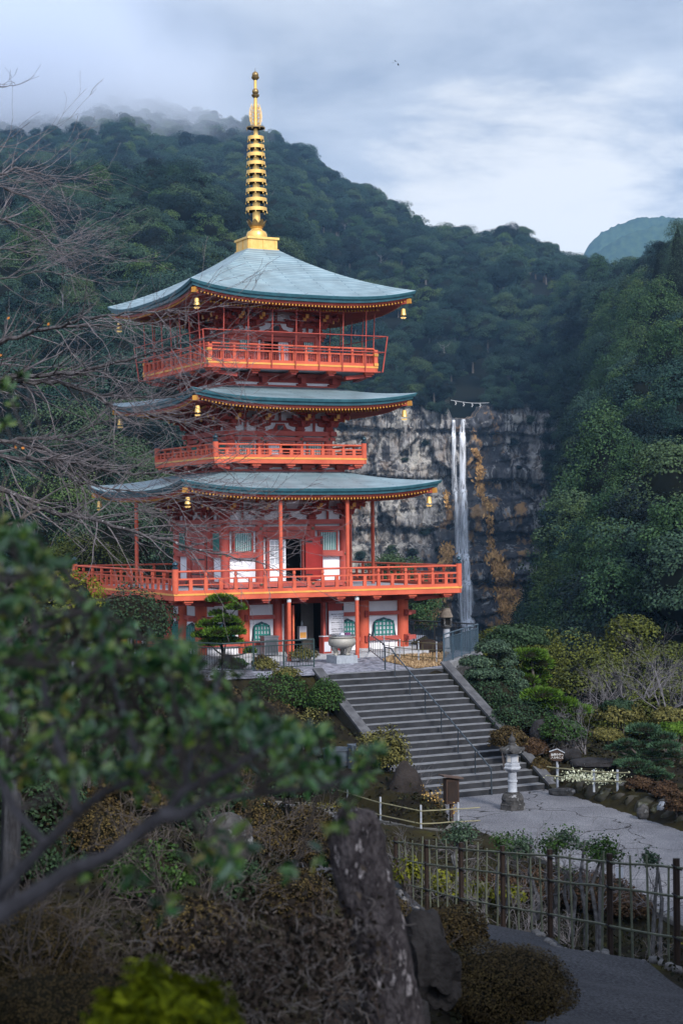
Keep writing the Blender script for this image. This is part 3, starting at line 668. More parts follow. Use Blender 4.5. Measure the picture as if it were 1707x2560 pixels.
# ---- wind bells
def wind_bell(x,y,z,label):
    t=empty('wind_bell',PL(x,y,z),0); tag(t,label,'wind bell','gold wind bells under the eave corners')
    b=MB(); b.lathe([(0.135,-0.36),(0.125,-0.33),(0.11,-0.28),(0.10,-0.15),(0.09,-0.08),(0.03,-0.06)],14); b.build('bell',m_gold,t,True)
    b=MB(); b.tube([(0,0,0),(0,0,-0.07)],0.012,6); b.build('hook',m_iron,t)
    b=MB(); b.tube([(0,0,-0.3),(0,0,-0.44)],0.01,5); b.prism([(-0.14,-0.46),(-0.07,-0.43),(0,-0.45),(0.07,-0.43),(0.14,-0.46),(0.06,-0.52),(0,-0.50),(-0.06,-0.52)],-0.01,0.01); b.build('clapper',m_gold,t)
for nm,h,z in (('top',4.90,zl(9.52)),('middle',4.90,zl(5.02)),('lowest',5.68,zl(1.18))):
    for cn,sx,sy in (('near front',-1,-1),('right hand',1,-1),('far left',-1,1)): wind_bell(sx*h,sy*h,z,f'gold wind bell under the {cn} corner of the {nm} roof')
# ================================================================= ground
CPTS=np.array([(0,-10,-1.4),(0,0,-1.7),(-4,0,-1.6),(5,0,-2.0),(-8,8,-2.2),(0,5,-2.5),(1,9,-3.4),(-3,9,-2.6),(-1.1,13,-3.4),(-0.4,16,-3.95),(-1.2,25,-5.0),(-0.6,28,-5.6),(-2.6,19,-3.9),(1.5,14,-4.4),(2.6,18,-5.2),(-4,16,-3.3),(-9,18,-2.9),(4,20,-5.5),
(6,15,-4.7),(9,20,-5.6),(3.2,22,-5.85),(2.4,27,-6.65),(4.65,24.7,-6.25),(4.06,27,-6.65),(3.5,30,-7.1),(2.95,33,-7.65),(2.27,35,-8.0),(1.85,40,-8.85),(1.2,33,-7.7),(0.3,40,-8.9),(-4,26,-4.6),
(-10,28,-4.2),(-4,38,-6.4),(-10,45,-5.8),(-2.5,50,-8.4),(5.2,38,-9.3),(6.6,26,-8.2),(6.0,30,-8.8),(5,34.5,-9.2),(8,32,-9.6),(9,26,-9.2),(4,48,-9.6),(7,48,-9.62),(3.5,42,-9.3),
(-6,56,-9.4),(-14,60,-8),(-10,66,-6.6),(-5,61,-8.2),(-2,63,-7.2),(8.5,62.5,-9.1),(11,58,-9.1),(14,54,-9.1),(10,66,-9),(8,68,-8.4),(14,66,-9.2),(20,60,-9.3),(12,74,-9.8),(8.5,76,-8.6),(20,75,-10.5),(30,60,-9.5),
(9,86,-14),(0,97,-14),(-15,97,-9),(-25,80,-6),(-30,60,-6),(-30,100,-8),(20,95,-16),(40,90,-14),(0,130,-36),(-40,130,-18),(40,130,-22),(60,60,-8),(60,20,-6),(-60,20,-2),(-60,80,-4),(-60,130,-8),(60,130,-20),(-60,-10,-1),(60,-10,-2)],float)
def rbf_fit():
    d=np.linalg.norm(CPTS[:,None,:2]-CPTS[None,:,:2],axis=2); n=len(CPTS)
    A=np.zeros((n+3,n+3)); A[:n,:n]=d+np.eye(n)*-0.15; A[:n,n]=1; A[:n,n+1:]=CPTS[:,:2]; A[n:,:n]=A[:n,n:].T
    return np.linalg.solve(A,np.r_[CPTS[:,2],0,0,0])
RW=rbf_fit()
def rbf(x,y):
    x=np.asarray(x,float); y=np.asarray(y,float); o=np.full(x.shape,RW[-3])+RW[-2]*x+RW[-1]*y
    for i in range(len(CPTS)): o=o+RW[i]*np.hypot(x-CPTS[i,0],y-CPTS[i,1])
    return o
TZ=-5.78; CZ=-9.62
S_TL=Vector((-0.69,66.8)); S_TR=Vector((3.96,69.3)); SD=Vector((0.4432,-0.8964)); SRUN=7.24
TERR=[(-6.2,64.0),(-0.69,66.8),(3.96,69.3),(4.15,71.3),(6.05,78.0),(3.2,82.5),(4.5,90),(-3,95),(-12,91),(-14.5,76)]
COURT=[(2.40,60.2),(7.25,62.95),(8.3,60.4),(10.4,54.2),(13,47),(16,39),(16,30),(10,30.5),(8.7,38),(7.5,43.4),(4.5,53.2),(3.75,54.2),(2.6,52.6),(0.5,53.6),(-2,56.2),(-8,60),(-8,62),(-1,59.9),(1.0,56.5),(2.2,54.9),(3.15,54.4),(3.45,55.6),(2.9,58)]
def inpoly(x,y,poly):
    x=np.asarray(x,float); y=np.asarray(y,float); r=np.zeros(x.shape,bool); n=len(poly)
    for i in range(n):
        x0,y0=poly[i]; x1,y1=poly[(i+1)%n]
        c=((y0>y)!=(y1>y)); xi=x0+(y-y0)*(x1-x0)/((y1-y0) if y1!=y0 else 1e-9); r^=c&(x<xi)
    return r
def dpoly(x,y,poly):
    d=np.full(np.shape(x),1e9); n=len(poly)
    for i in range(n):
        a=np.array(poly[i]); b=np.array(poly[(i+1)%n]); ab=b-a; t=np.clip(((x-a[0])*ab[0]+(y-a[1])*ab[1])/(ab@ab),0,1)
        d=np.minimum(d,np.hypot(x-a[0]-t*ab[0],y-a[1]-t*ab[1]))
    return np.where(inpoly(x,y,poly),0,d)
def fnoise(x,y,s,seed=0):
    r=np.random.RandomState(seed); o=0
    for k in range(6):
        a=r.uniform(0,2*PI); f=s*r.uniform(0.6,1.7); o=o+np.sin((x*math.cos(a)+y*math.sin(a))*f+r.uniform(0,6))
    return o/6
PATHC=np.array([(2.9,14,0),(2.75,18,0),(2.95,22,0),(2.75,26,0),(2.2,30,0),(1.5,34,0),(0.75,39,0),(-0.1,44,0)],float); PATHW=1.35
def path_d(x,y):
    d=np.full(np.shape(x),1e9)
    for i in range(len(PATHC)-1):
        a=PATHC[i,:2]; ab=PATHC[i+1,:2]-a; t=np.clip(((x-a[0])*ab[0]+(y-a[1])*ab[1])/(ab@ab),0,1); d=np.minimum(d,np.hypot(x-a[0]-t*ab[0],y-a[1]-t*ab[1]))
    return d
STAIR=[(S_TL.x,S_TL.y),(S_TR.x,S_TR.y),(S_TR.x+SD.x*SRUN,S_TR.y+SD.y*SRUN),(S_TL.x+SD.x*SRUN,S_TL.y+SD.y*SRUN)]
def zg(x,y):
    x=np.asarray(x,float); y=np.asarray(y,float)
    z=rbf(x,y); bump=0.10*fnoise(x,y,1.3,1)+0.05*fnoise(x,y,3.1,2)
    pd=np.clip((path_d(x,y)-PATHW)/0.8,0,1); z=z+bump*pd
    z=np.where(np.hypot(x-PC.x,y-PC.y)>0,z,z)
    dt=dpoly(x,y,TERR); w=np.clip(1-dt/0.9,0,1); z=z*(1-w)+(TZ-0.05)*w
    # bank under the stairs
    s=((x-S_TL.x)*SD.x+(y-S_TL.y)*SD.y)/SRUN; ds=dpoly(x,y,STAIR); zs=TZ+(CZ-TZ)*np.clip(s,0,1)-0.35; w=np.clip(1-ds/1.0,0,1); z=np.where((s>-0.02)&(s<1.02),z*(1-w)+zs*w,z)
    dc=dpoly(x,y,COURT); w=np.clip(1-dc/0.5,0,1); z=np.where((dc<=0)|((s>1.0)|(s<-.1)|(ds>0.3)),z*(1-w)+(CZ-0.04)*w,z)
    return z
def zg1(x,y): return float(zg(np.array([x]),np.array([y]))[0])
def gp(sx,sy,Y):
    """survey: horizontal spot at photo column sx and depth Y, dropped on the ground"""
    p=P(sx,sy,Y); return Vector((p.x,p.y,zg1(p.x,p.y)))
m_soil=mat('mossy dark soil',(0.012,0.010,0.008),(0.026,0.022,0.009),0.9,0.95,bump=0.5,bscale=9,c3=(0.045,0.042,0.010),contrast=(0.38,0.62))
def build_ground():
    xs=np.concatenate([np.linspace(-400,-62,14)[:-1],np.linspace(-62,-16,50)[:-1],np.linspace(-16,18,110)[:-1],np.linspace(18,62,46)[:-1],np.linspace(62,400,14)])
    ys=np.concatenate([np.linspace(-60,-2,12)[:-1],np.linspace(-2,96,300)[:-1],np.linspace(96,132,30)])
    X,Y=np.meshgrid(xs,ys); cx=np.clip(X,-62,62); cy_=np.clip(Y,-12,132); Z=zg(cx,cy_)
    n=len(xs); i=np.arange(len(ys)-1)[:,None]*n+np.arange(n-1)[None,:]; q=np.stack([i,i+1,i+n+1,i+n],-1).reshape(-1,4)
    o=np_obj('ground',np.stack([X,Y,Z],-1).reshape(-1,3),q,m_soil,smooth=True); tag(o,kind='structure')
build_ground()
def asphalt(name,base,dark,crack=True):
    m=mat(name,base,dark,0.7,0.9,bump=0.35,bscale=60,contrast=(0.3,0.7)); nt=m.node_tree; N=nt.nodes; L=nt.links; bs=N['Principled BSDF']
    col=bs.inputs['Base Color'].links[0].from_socket; tc=N.new('ShaderNodeTexCoord')
    g=N.new('ShaderNodeTexNoise'); g.inputs['Scale'].default_value=28; g.inputs['Detail'].default_value=3; L.new(tc.outputs['Object'],g.inputs['Vector'])
    mr=N.new('ShaderNodeMapRange'); mr.inputs[1].default_value=0.3; mr.inputs[2].default_value=0.7; mr.inputs[3].default_value=0.4; mr.inputs[4].default_value=1.65; L.new(g.outputs[0],mr.inputs[0])
    s=N.new('ShaderNodeVectorMath'); s.operation='SCALE'; L.new(col,s.inputs[0]); L.new(mr.outputs[0],s.inputs[3]); out=s.outputs[0]
    if crack:
        v=N.new('ShaderNodeTexVoronoi'); v.feature='DISTANCE_TO_EDGE'; v.inputs['Scale'].default_value=0.27; nz=N.new('ShaderNodeTexNoise'); nz.inputs['Scale'].default_value=1.2; L.new(tc.outputs['Object'],nz.inputs['Vector'])
        ad=N.new('ShaderNodeVectorMath'); ad.operation='ADD'; L.new(tc.outputs['Object'],ad.inputs[0]); L.new(nz.outputs['Color'],ad.inputs[1]); L.new(ad.outputs[0],v.inputs['Vector'])
        st=N.new('ShaderNodeMapRange'); st.inputs[1].default_value=0.003; st.inputs[2].default_value=0.009; L.new(v.outputs['Distance'],st.inputs[0])
        mx=N.new('ShaderNodeMix'); mx.data_type='RGBA'; L.new(st.outputs[0],mx.inputs[0]); mx.inputs[6].default_value=(0.022,0.021,0.022,1); L.new(out,mx.inputs[7]); out=mx.outputs[2]
    L.new(out,bs.inputs['Base Color']); return m
m_court=asphalt('worn exposed aggregate paving',(0.17,0.17,0.187),(0.115,0.115,0.13)); m_path=asphalt('grey gravel asphalt',(0.062,0.062,0.069),(0.042,0.042,0.048),False)
def sheet(name,poly,z,m,kind='structure'):
    vs=[Vector((x,y,0)) for x,y in poly]; fs=mgeo.tessellate_polygon([vs]); mb=MB(); mb.add([(x,y,z) for x,y in poly],[tuple(f) for f in fs]); o=mb.build(name,m); tag(o,kind=kind); return o
sheet('courtyard',COURT,CZ+0.02,m_court)
def cobble():
    m=bpy.data.materials.new('dark cobbles with pale pebbles'); m.use_nodes=True; nt=m.node_tree; N=nt.nodes; L=nt.links; bs=N['Principled BSDF']; tc=N.new('ShaderNodeTexCoord')
    mp=N.new('ShaderNodeMapping'); mp.inputs['Rotation'].default_value=(0,0,-0.9); mp.inputs['Scale'].default_value=(2.2,5.5,1); L.new(tc.outputs['Object'],mp.inputs[0])
    v=N.new('ShaderNodeTexVoronoi'); v.inputs['Scale'].default_value=1.5; L.new(mp.outputs[0],v.inputs['Vector']); nz=N.new('ShaderNodeTexNoise'); nz.inputs['Scale'].default_value=2.2; L.new(mp.outputs[0],nz.inputs['Vector'])
    r=N.new('ShaderNodeValToRGB'); r.color_ramp.elements[0].position=0.46; r.color_ramp.elements[1].position=0.60; r.color_ramp.elements[0].color=(0.075,0.078,0.10,1); r.color_ramp.elements[1].color=(0.36,0.36,0.42,1); L.new(nz.outputs[0],r.inputs[0])
    L.new(r.outputs[0],bs.inputs['Base Color']); bp=N.new('ShaderNodeBump'); bp.inputs['Strength'].default_value=0.4; L.new(v.outputs[0],bp.inputs['Height']); L.new(bp.outputs[0],bs.inputs['Normal']); bs.inputs['Roughness'].default_value=0.8; return m
sheet('terrace_paving',[(-6.1,64.15),(-0.69,66.85),(3.94,69.33),(3.95,71.3),(5.8,77.8),(3.0,82.2),(4.2,89.5),(-3,94.5),(-11.9,90.5),(-14.2,76)],TZ,cobble())
def ribbon(name,pts,w,dz,m):
    pts=np.array(pts)[:,:2]; seg=np.linalg.norm(np.diff(pts,axis=0),axis=1); t=np.r_[0,np.cumsum(seg)]; s=np.arange(0,t[-1],0.3); c=np.stack([np.interp(s,t,pts[:,k]) for k in (0,1)],1)
    for _ in range(6): c[1:-1]=(c[:-2]+c[1:-1]*2+c[2:])/4
    d=unit(np.gradient(c,axis=0)); nrm=np.stack([-d[:,1],d[:,0]],1); V=[]; K=9
    for j in range(K):
        q=c+nrm*(-w+2*w*j/(K-1))[...,None] if False else c+nrm*(-w+2*w*j/(K-1)); V.append(np.c_[q,zg(q[:,0],q[:,1])+dz])
    V=np.stack(V,1); n=len(c); i=np.arange(n-1)[:,None]*K+np.arange(K-1)[None,:]; f=np.stack([i,i+K,i+K+1,i+1],-1).reshape(-1,4)
    o=np_obj(name,V.reshape(-1,3),f,m,smooth=True); tag(o,kind='structure'); return o
ribbon('garden_path',PATHC,PATHW,0.035,m_path)
# curbs along the courtyard and the left path
m_curb=mat('mossy curb stone',(0.16,0.155,0.15),(0.09,0.085,0.07),3,0.9,bump=0.2)
def curb(pts,z,w=0.16,h=0.12,label=''):
    mb=MB()
    for a,b in zip(pts[:-1],pts[1:]): mb.beam((a[0],a[1],z+h/2-0.03),(b[0],b[1],z+h/2-0.03),w,h,0)
    o=mb.build('curb',m_curb); tag(o,kind='structure'); return o
curb([(-8,62),(-1,59.9),(1.0,56.5),(2.2,54.9),(3.15,54.4),(3.45,55.6),(2.9,58)],CZ)
curb([(-8,60),(-2,56.2),(0.5,53.6),(2.6,52.6),(3.75,54.2),(4.5,53.2),(7.5,43.4),(8.7,38),(10,30.5)],CZ)
# ================================================================= mountains, cliff, waterfall
MCOL={-900:[(112,3000),(160,1480),(260,950),(380,640),(450,480),(620,500),(900,440),(1350,260),(1700,330)],
0:[(112,3000),(160,1450),(260,950),(380,665),(450,525),(620,560),(900,450),(1400,275),(1700,330)],
280:[(112,3000),(160,1420),(260,980),(380,690),(455,535),(620,570),(900,455),(1420,215),(1700,300)],
450:[(112,3000),(165,1400),(270,1000),(390,700),(460,530),(620,575),(900,460),(1380,270),(1700,340)],
560:[(112,3000),(170,1430),(280,1060),(400,760),(475,580),(640,590),(900,480),(1330,300),(1700,360)],
700:[(112,3000),(180,1500),(300,1250),(430,950),(520,640),(680,600),(900,500),(1250,352),(1600,450)],
840:[(112,3000),(220,1700),(400,1670),(618,1640),(632,985),(700,850),(850,630),(1150,415),(1500,520)],
1090:[(112,3000),(220,1700),(400,1680),(626,1650),(634,1025),(700,905),(800,730),(1000,560),(1400,650)],
1310:[(112,3000),(220,1690),(400,1670),(618,1640),(632,1000),(690,890),(760,730),(900,592),(1300,700)],
1405:[(112,3000),(220,1660),(400,1640),(618,1600),(632,1045),(690,905),(760,745),(885,605),(1280,700)],
1460:[(112,3000),(160,1560),(230,1420),(330,1270),(430,1090),(520,910),(640,750),(800,622),(1200,720)],
1520:[(112,3000),(150,1530),(210,1340),(300,1140),(390,970),(480,820),(580,710),(700,640),(1100,740)],
1600:[(112,3000),(150,1500),(200,1290),(270,1090),(340,910),(420,770),(500,680),(580,622),(1000,740)],
1707:[(112,3000),(140,1480),(190,1240),(250,1010),(310,840),(380,700),(450,615),(520,565),(900,700)],
2500:[(112,3000),(140,1450),(180,1150),(230,850),(280,650),(330,500),(400,430),(480,380),(900,500)]}
def build_mountain():
    xs=sorted(MCOL); K=9
    cols=np.concatenate([np.arange(-900,-150,50),np.arange(-150,1860,12),np.arange(1860,2501,50)]).astype(float)
    Yc=np.zeros((K,len(cols))); Sc=np.zeros((K,len(cols)))
    for k in range(K):
        Yc[k]=np.interp(cols,xs,[MCOL[x][k][0] for x in xs]); Sc[k]=np.interp(cols,xs,[MCOL[x][k][1] for x in xs])
    ker=np.ones(5)/5
    for k in range(K):
        Yc[k]=np.convolve(np.pad(Yc[k],2,'edge'),ker,'valid'); Sc[k]=np.convolve(np.pad(Sc[k],2,'edge'),ker,'valid')
    Sc[7]+=np.interp(cols,[0,450,700,1090,1310,1420,1500,1707,2500],[40,40,48,68,45,92,118,125,90]); Sc[6]+=np.interp(cols,[1300,1420,1500,1600,1707],[0,30,50,50,10])
    for k in (4,5,6): Sc[k]+=np.interp(cols,[1460,1600,1707,2500],[0,35,70,70])
    # ridge detail
    for k in range(4,8): Sc[k]+=(9*np.sin(cols/61+k)+6*np.sin(cols/27+2*k))*(0.6 if k==7 else 1)
    Zc=np.zeros_like(Yc); Xc=np.zeros_like(Yc)
    for k in range(K):
        for j,c in enumerate(cols):
            p=P(c,Sc[k,j],Yc[k,j]); Zc[k,j]=p.z; Xc[k,j]=p.x/p.y
    sub=[10,12,14,14,16,16,18,18]; rows=[]
    for k in range(K-1):
        for s in range(sub[k]):
            t=s/sub[k]; rows.append((Yc[k]*(1-t)+Yc[k+1]*t, Zc[k]*(1-t)+Zc[k+1]*t, Xc[k]*(1-t)+Xc[k+1]*t))
    rows.append((Yc[-1],Zc[-1],Xc[-1]))
    Y=np.array([r[0] for r in rows]); Z=np.array([r[1] for r in rows]); A=np.array([r[2] for r in rows]); X=A*Y
    amp=np.clip((Y-130)/300,0.1,1.0)
    Z=Z+amp*(7*fnoise(X,Y,0.03,11)+3*fnoise(X,Y,0.08,12))
    return cols,X,Y,Z
MC,MX,MY,MZ=build_mountain()
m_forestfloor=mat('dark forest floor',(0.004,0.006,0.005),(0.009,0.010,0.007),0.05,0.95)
def mnt():
    r,c=MX.shape; i=np.arange(r-1)[:,None]*c+np.arange(c-1)[None,:]; q=np.stack([i,i+1,i+c+1,i+c],-1).reshape(-1,4)
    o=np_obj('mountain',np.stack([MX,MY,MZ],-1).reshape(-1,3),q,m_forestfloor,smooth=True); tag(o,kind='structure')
mnt()
# ---- forest tree shapes
lm_far=leafmat('forest leaves',[(0.003,0.008,0.009),(0.006,0.018,0.017),(0.013,0.035,0.027),(0.025,0.053,0.038),(0.046,0.074,0.032)],per_obj=0.80,nscale=0.35)
lm_con=leafmat('cedar leaves',[(0.008,0.024,0.014),(0.020,0.048,0.021),(0.042,0.080,0.027),(0.080,0.110,0.032)],per_obj=0.5,nscale=0.3)
lm_yel=leafmat('yellow green leaves',[(0.030,0.040,0.010),(0.058,0.068,0.012),(0.10,0.105,0.018)],per_obj=0.3,nscale=0.4)
m_bark=mat('grey bark',(0.13,0.115,0.105),(0.07,0.06,0.055),3,0.9,bump=0.3,stretch=(4,4,0.6))
def lobes_to_cards(lc,lr,n,leaf,flat=0.7,up=0.35,rng=None):
    """leaf clumps: mostly on the upper shell of every lobe"""
    L=len(lc); rng=rng or np.random
    d=rng.normal(size=(L,n,3)); d[...,2]=np.abs(d[...,2])*1.0-0.25; d=unit(d)
    r=rng.uniform(0.78,1.08,size=(L,n,1))
    c=lc[:,None,:]+d*r*lr[:,None,None]*np.array([1,1,flat])
    nn=d+np.array([0,0,up])+rng.normal(size=d.shape)*0.45
    return c.reshape(-1,3),nn.reshape(-1,3),rng.uniform(0.7,1.3,size=L*n)*leaf
def broad_tree(seed,R=4.0,H=8.0,nl=26,n=420,leaf=0.19,lm=None):
    rng=np.random.RandomState(seed); np.random.seed(seed)
    u=unit(rng.normal(size=(nl*3,3))); u=u[u[:,2]>-0.75][:nl]; L=len(u)
    lc=u*np.array([R*0.72,R*0.72,H*0.33])*rng.uniform(0.65,1.08,size=(L,1))+np.array([0,0,H*0.52]); lr=rng.uniform(0.28,0.50,L)*R
    c,nn,s=lobes_to_cards(lc,lr,n,leaf,rng=rng); v,f=cards(c,nn,s,0.8)
    core=MB(); core.lathe([(0.05*R,H*0.3),(0.52*R,H*0.42),(0.66*R,H*0.58),(0.45*R,H*0.75),(0.1,H*0.84)],9)  # near-black core stands in for shade deep in the crown
    tr=MB(); tr.tube([(0,0,-1.5),(0.1,0.05,H*0.25),(0,0.1,H*0.55)],[R*0.085,R*0.06,R*0.03],6,cap=False)
    for a in range(4): tr.tube([(0,0,H*0.3),(R*0.35*math.cos(a*1.6+seed),R*0.35*math.sin(a*1.6+seed),H*0.52)],[R*0.035,R*0.015],5,cap=False)
    cv,cf=mb_np(core); tv,tf=mb_np(tr); V,Fq,M=merge((v,f,0),(cv,cf,2),(tv,tf,1))
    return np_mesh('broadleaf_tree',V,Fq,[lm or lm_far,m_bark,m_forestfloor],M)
def conifer(seed,R=2.6,H=13.0,nl=40,n=260,leaf=0.19,lm=None):
    rng=np.random.RandomState(seed); np.random.seed(seed)
    t=np.sort(rng.uniform(0.10,0.98,nl)); a=np.arange(nl)*2.4+rng.uniform(-0.4,0.4,nl); rr=R*(1-t)**0.5*rng.uniform(0.4,1.0,nl)
    lc=np.stack([rr*np.cos(a),rr*np.sin(a),H*t],1); lr=(0.26+0.30*(1-t))*R*rng.uniform(0.7,1.3,nl)
    c,nn,s=lobes_to_cards(lc,lr,n,leaf,0.9,0.3,rng); v,f=cards(c,nn,s,0.65)
    core=MB(); core.lathe([(R*0.25,H*0.06),(R*0.62,H*0.2),(R*0.42,H*0.5),(R*0.18,H*0.8),(0.03,H*0.95)],8)  # dark core puts the crown's inner shade into colour
    tr=MB(); tr.tube([(0,0,-1.5),(0,0,H*0.5),(0,0,H)],[R*0.12,R*0.08,0.02],6,cap=False)
    cv,cf=mb_np(core); tv,tf=mb_np(tr); V,Fq,M=merge((v,f,0),(cv,cf,2),(tv,tf,1))
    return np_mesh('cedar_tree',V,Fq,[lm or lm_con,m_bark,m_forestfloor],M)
def snag_mesh(seed,H=7):
    r=random.Random(seed); b=MB(); b.tube([(0,0,-1),(0.1,0,H*0.6),(0.05,0.1,H)],[0.16,0.11,0.03],5)
    for i in range(9):
        a=r.uniform(0,6.28); z=H*r.uniform(0.45,0.97); l=r.uniform(0.8,2.2); b.tube([(0,0,z),(l*0.6*math.cos(a),l*0.6*math.sin(a),z+l*0.25),(l*math.cos(a+.2),l*math.sin(a+.2),z+l*0.8)],[0.05,0.035,0.012],4)
    return b.mesh('bare_tree',mat('pale dead wood',(0.17,0.16,0.165),(0.10,0.09,0.095),3,0.9))
BROAD=[broad_tree(s,R=3.6+0.35*(s%4),H=7.6+0.7*(s%3)) for s in range(6)]
CONI=[conifer(20+s,R=3.0+0.4*s,H=9.5+1.0*s) for s in range(3)]
OLIVE=[broad_tree(40,3.8,7.4,lm=lm_con),broad_tree(41,3.4,8.2,lm=lm_con)]
SNAG=[snag_mesh(1),snag_mesh(2,6)]
PROTO=BROAD+CONI+OLIVE+SNAG
def scatter_trees():
    rng=np.random.RandomState(5); r,c=MX.shape; out=[]
    P3=np.stack([MX,MY,MZ],-1)
    a=P3[:-1,:-1]; b=P3[:-1,1:]; d=P3[1:,:-1]; area=np.linalg.norm(np.cross(b-a,d-a),axis=2)
    nrm=unit(np.cross(b-a,d-a)); steep=(np.abs(nrm[...,2])<0.15)&(MY[:-1,:-1]>560)
    colm=(MC[:-1]>-420)&(MC[:-1]<2050)
    rowk=np.repeat(np.arange(8),[10,12,14,14,16,16,18,18])
    dens=1/34.0
    w=area*colm[None,:]*(~steep); 
    w[rowk==0]*=np.clip((MY[:-1,:-1][rowk==0]-116)/10,0,1)*1.3
    w*=np.interp(MY[:-1,:-1],[130,350,600,900],[1.0,0.6,0.36,0.26])
    # no trees far behind the last ridge
    w[rowk==7]*=np.clip(1-np.arange((rowk==7).sum())/6,0,1)[:,None]
    cnt=rng.poisson(w*dens)
    for i,j in zip(*np.nonzero(cnt)):
        for _ in range(min(cnt[i,j],6)):
            s,t=rng.uniform(size=2); p=a[i,j]+(b[i,j]-a[i,j])*s+(d[i,j]-a[i,j])*t; out.append(p)
    return np.array(out)
TR=scatter_trees()
def screen_px(p):
    # where a spot falls in the photo, to keep the cliff face and its notch open
    x,y,z=p[:,0],p[:,1],p[:,2]; yy=y*CP+z*SP; zz=-y*SP+z*CP; u=x/yy*F_PX; v=-zz/yy*F_PX
    return CX+CR*u-SR*v, CY+SR*u+CR*v
def choose_trees():
    sx,sy=screen_px(TR)
    Y=TR[:,1]
    keep=~((Y>560)&(Y<690)&(sx>1120)&(sx<1226)&(sy>1008))
    keep&=~((Y<628)&(sx>740)&(sx<1335)&(sy>1010)); keep&=~((Y<300)&(sx>860)&(sx<1345))
    # stay clear of the pagoda's own hill
    xb=np.interp(sy,[1000,1200,1360,1520,1620],[1392,1440,1400,1362,1345]); keep&=~((Y<600)&(sx<xb)&(sx>740)&(sy>1000)&(sy<1640)); keep&=Y>120
    return TR[keep],sx[keep]
TR,TSX=choose_trees()
def rim_trees():
    # the wood comes right down to the edge of the rock wall, leaving the notch of the fall open
    r=np.random.RandomState(14); out=[]
    for sx in np.arange(745,1420,7.0):
        if 1120<sx<1228: continue
        for k in range(2): s=sx+r.uniform(-5,5); out.append(P(s,float(np.interp(s,[740,1128,1228,1420],[1008,1012,1010,1050]))+r.uniform(-14,10)-16*k,616.0+9*k+r.uniform(-3,3)))
    for sx,sy in ((1112,1010),(1116,1000),(1233,1012),(1240,1000)): out.append(P(sx,sy,612))
    for k in range(18): s=r.uniform(1100,1228); y=r.uniform(905,988); out.append(P(s,y,655+(988-y)*.6))
    return np.array([p[:] for p in out])
RIM=rim_trees(); TR=np.concatenate([TR,RIM]); TSX=np.concatenate([TSX,np.full(len(RIM),1000.0)])
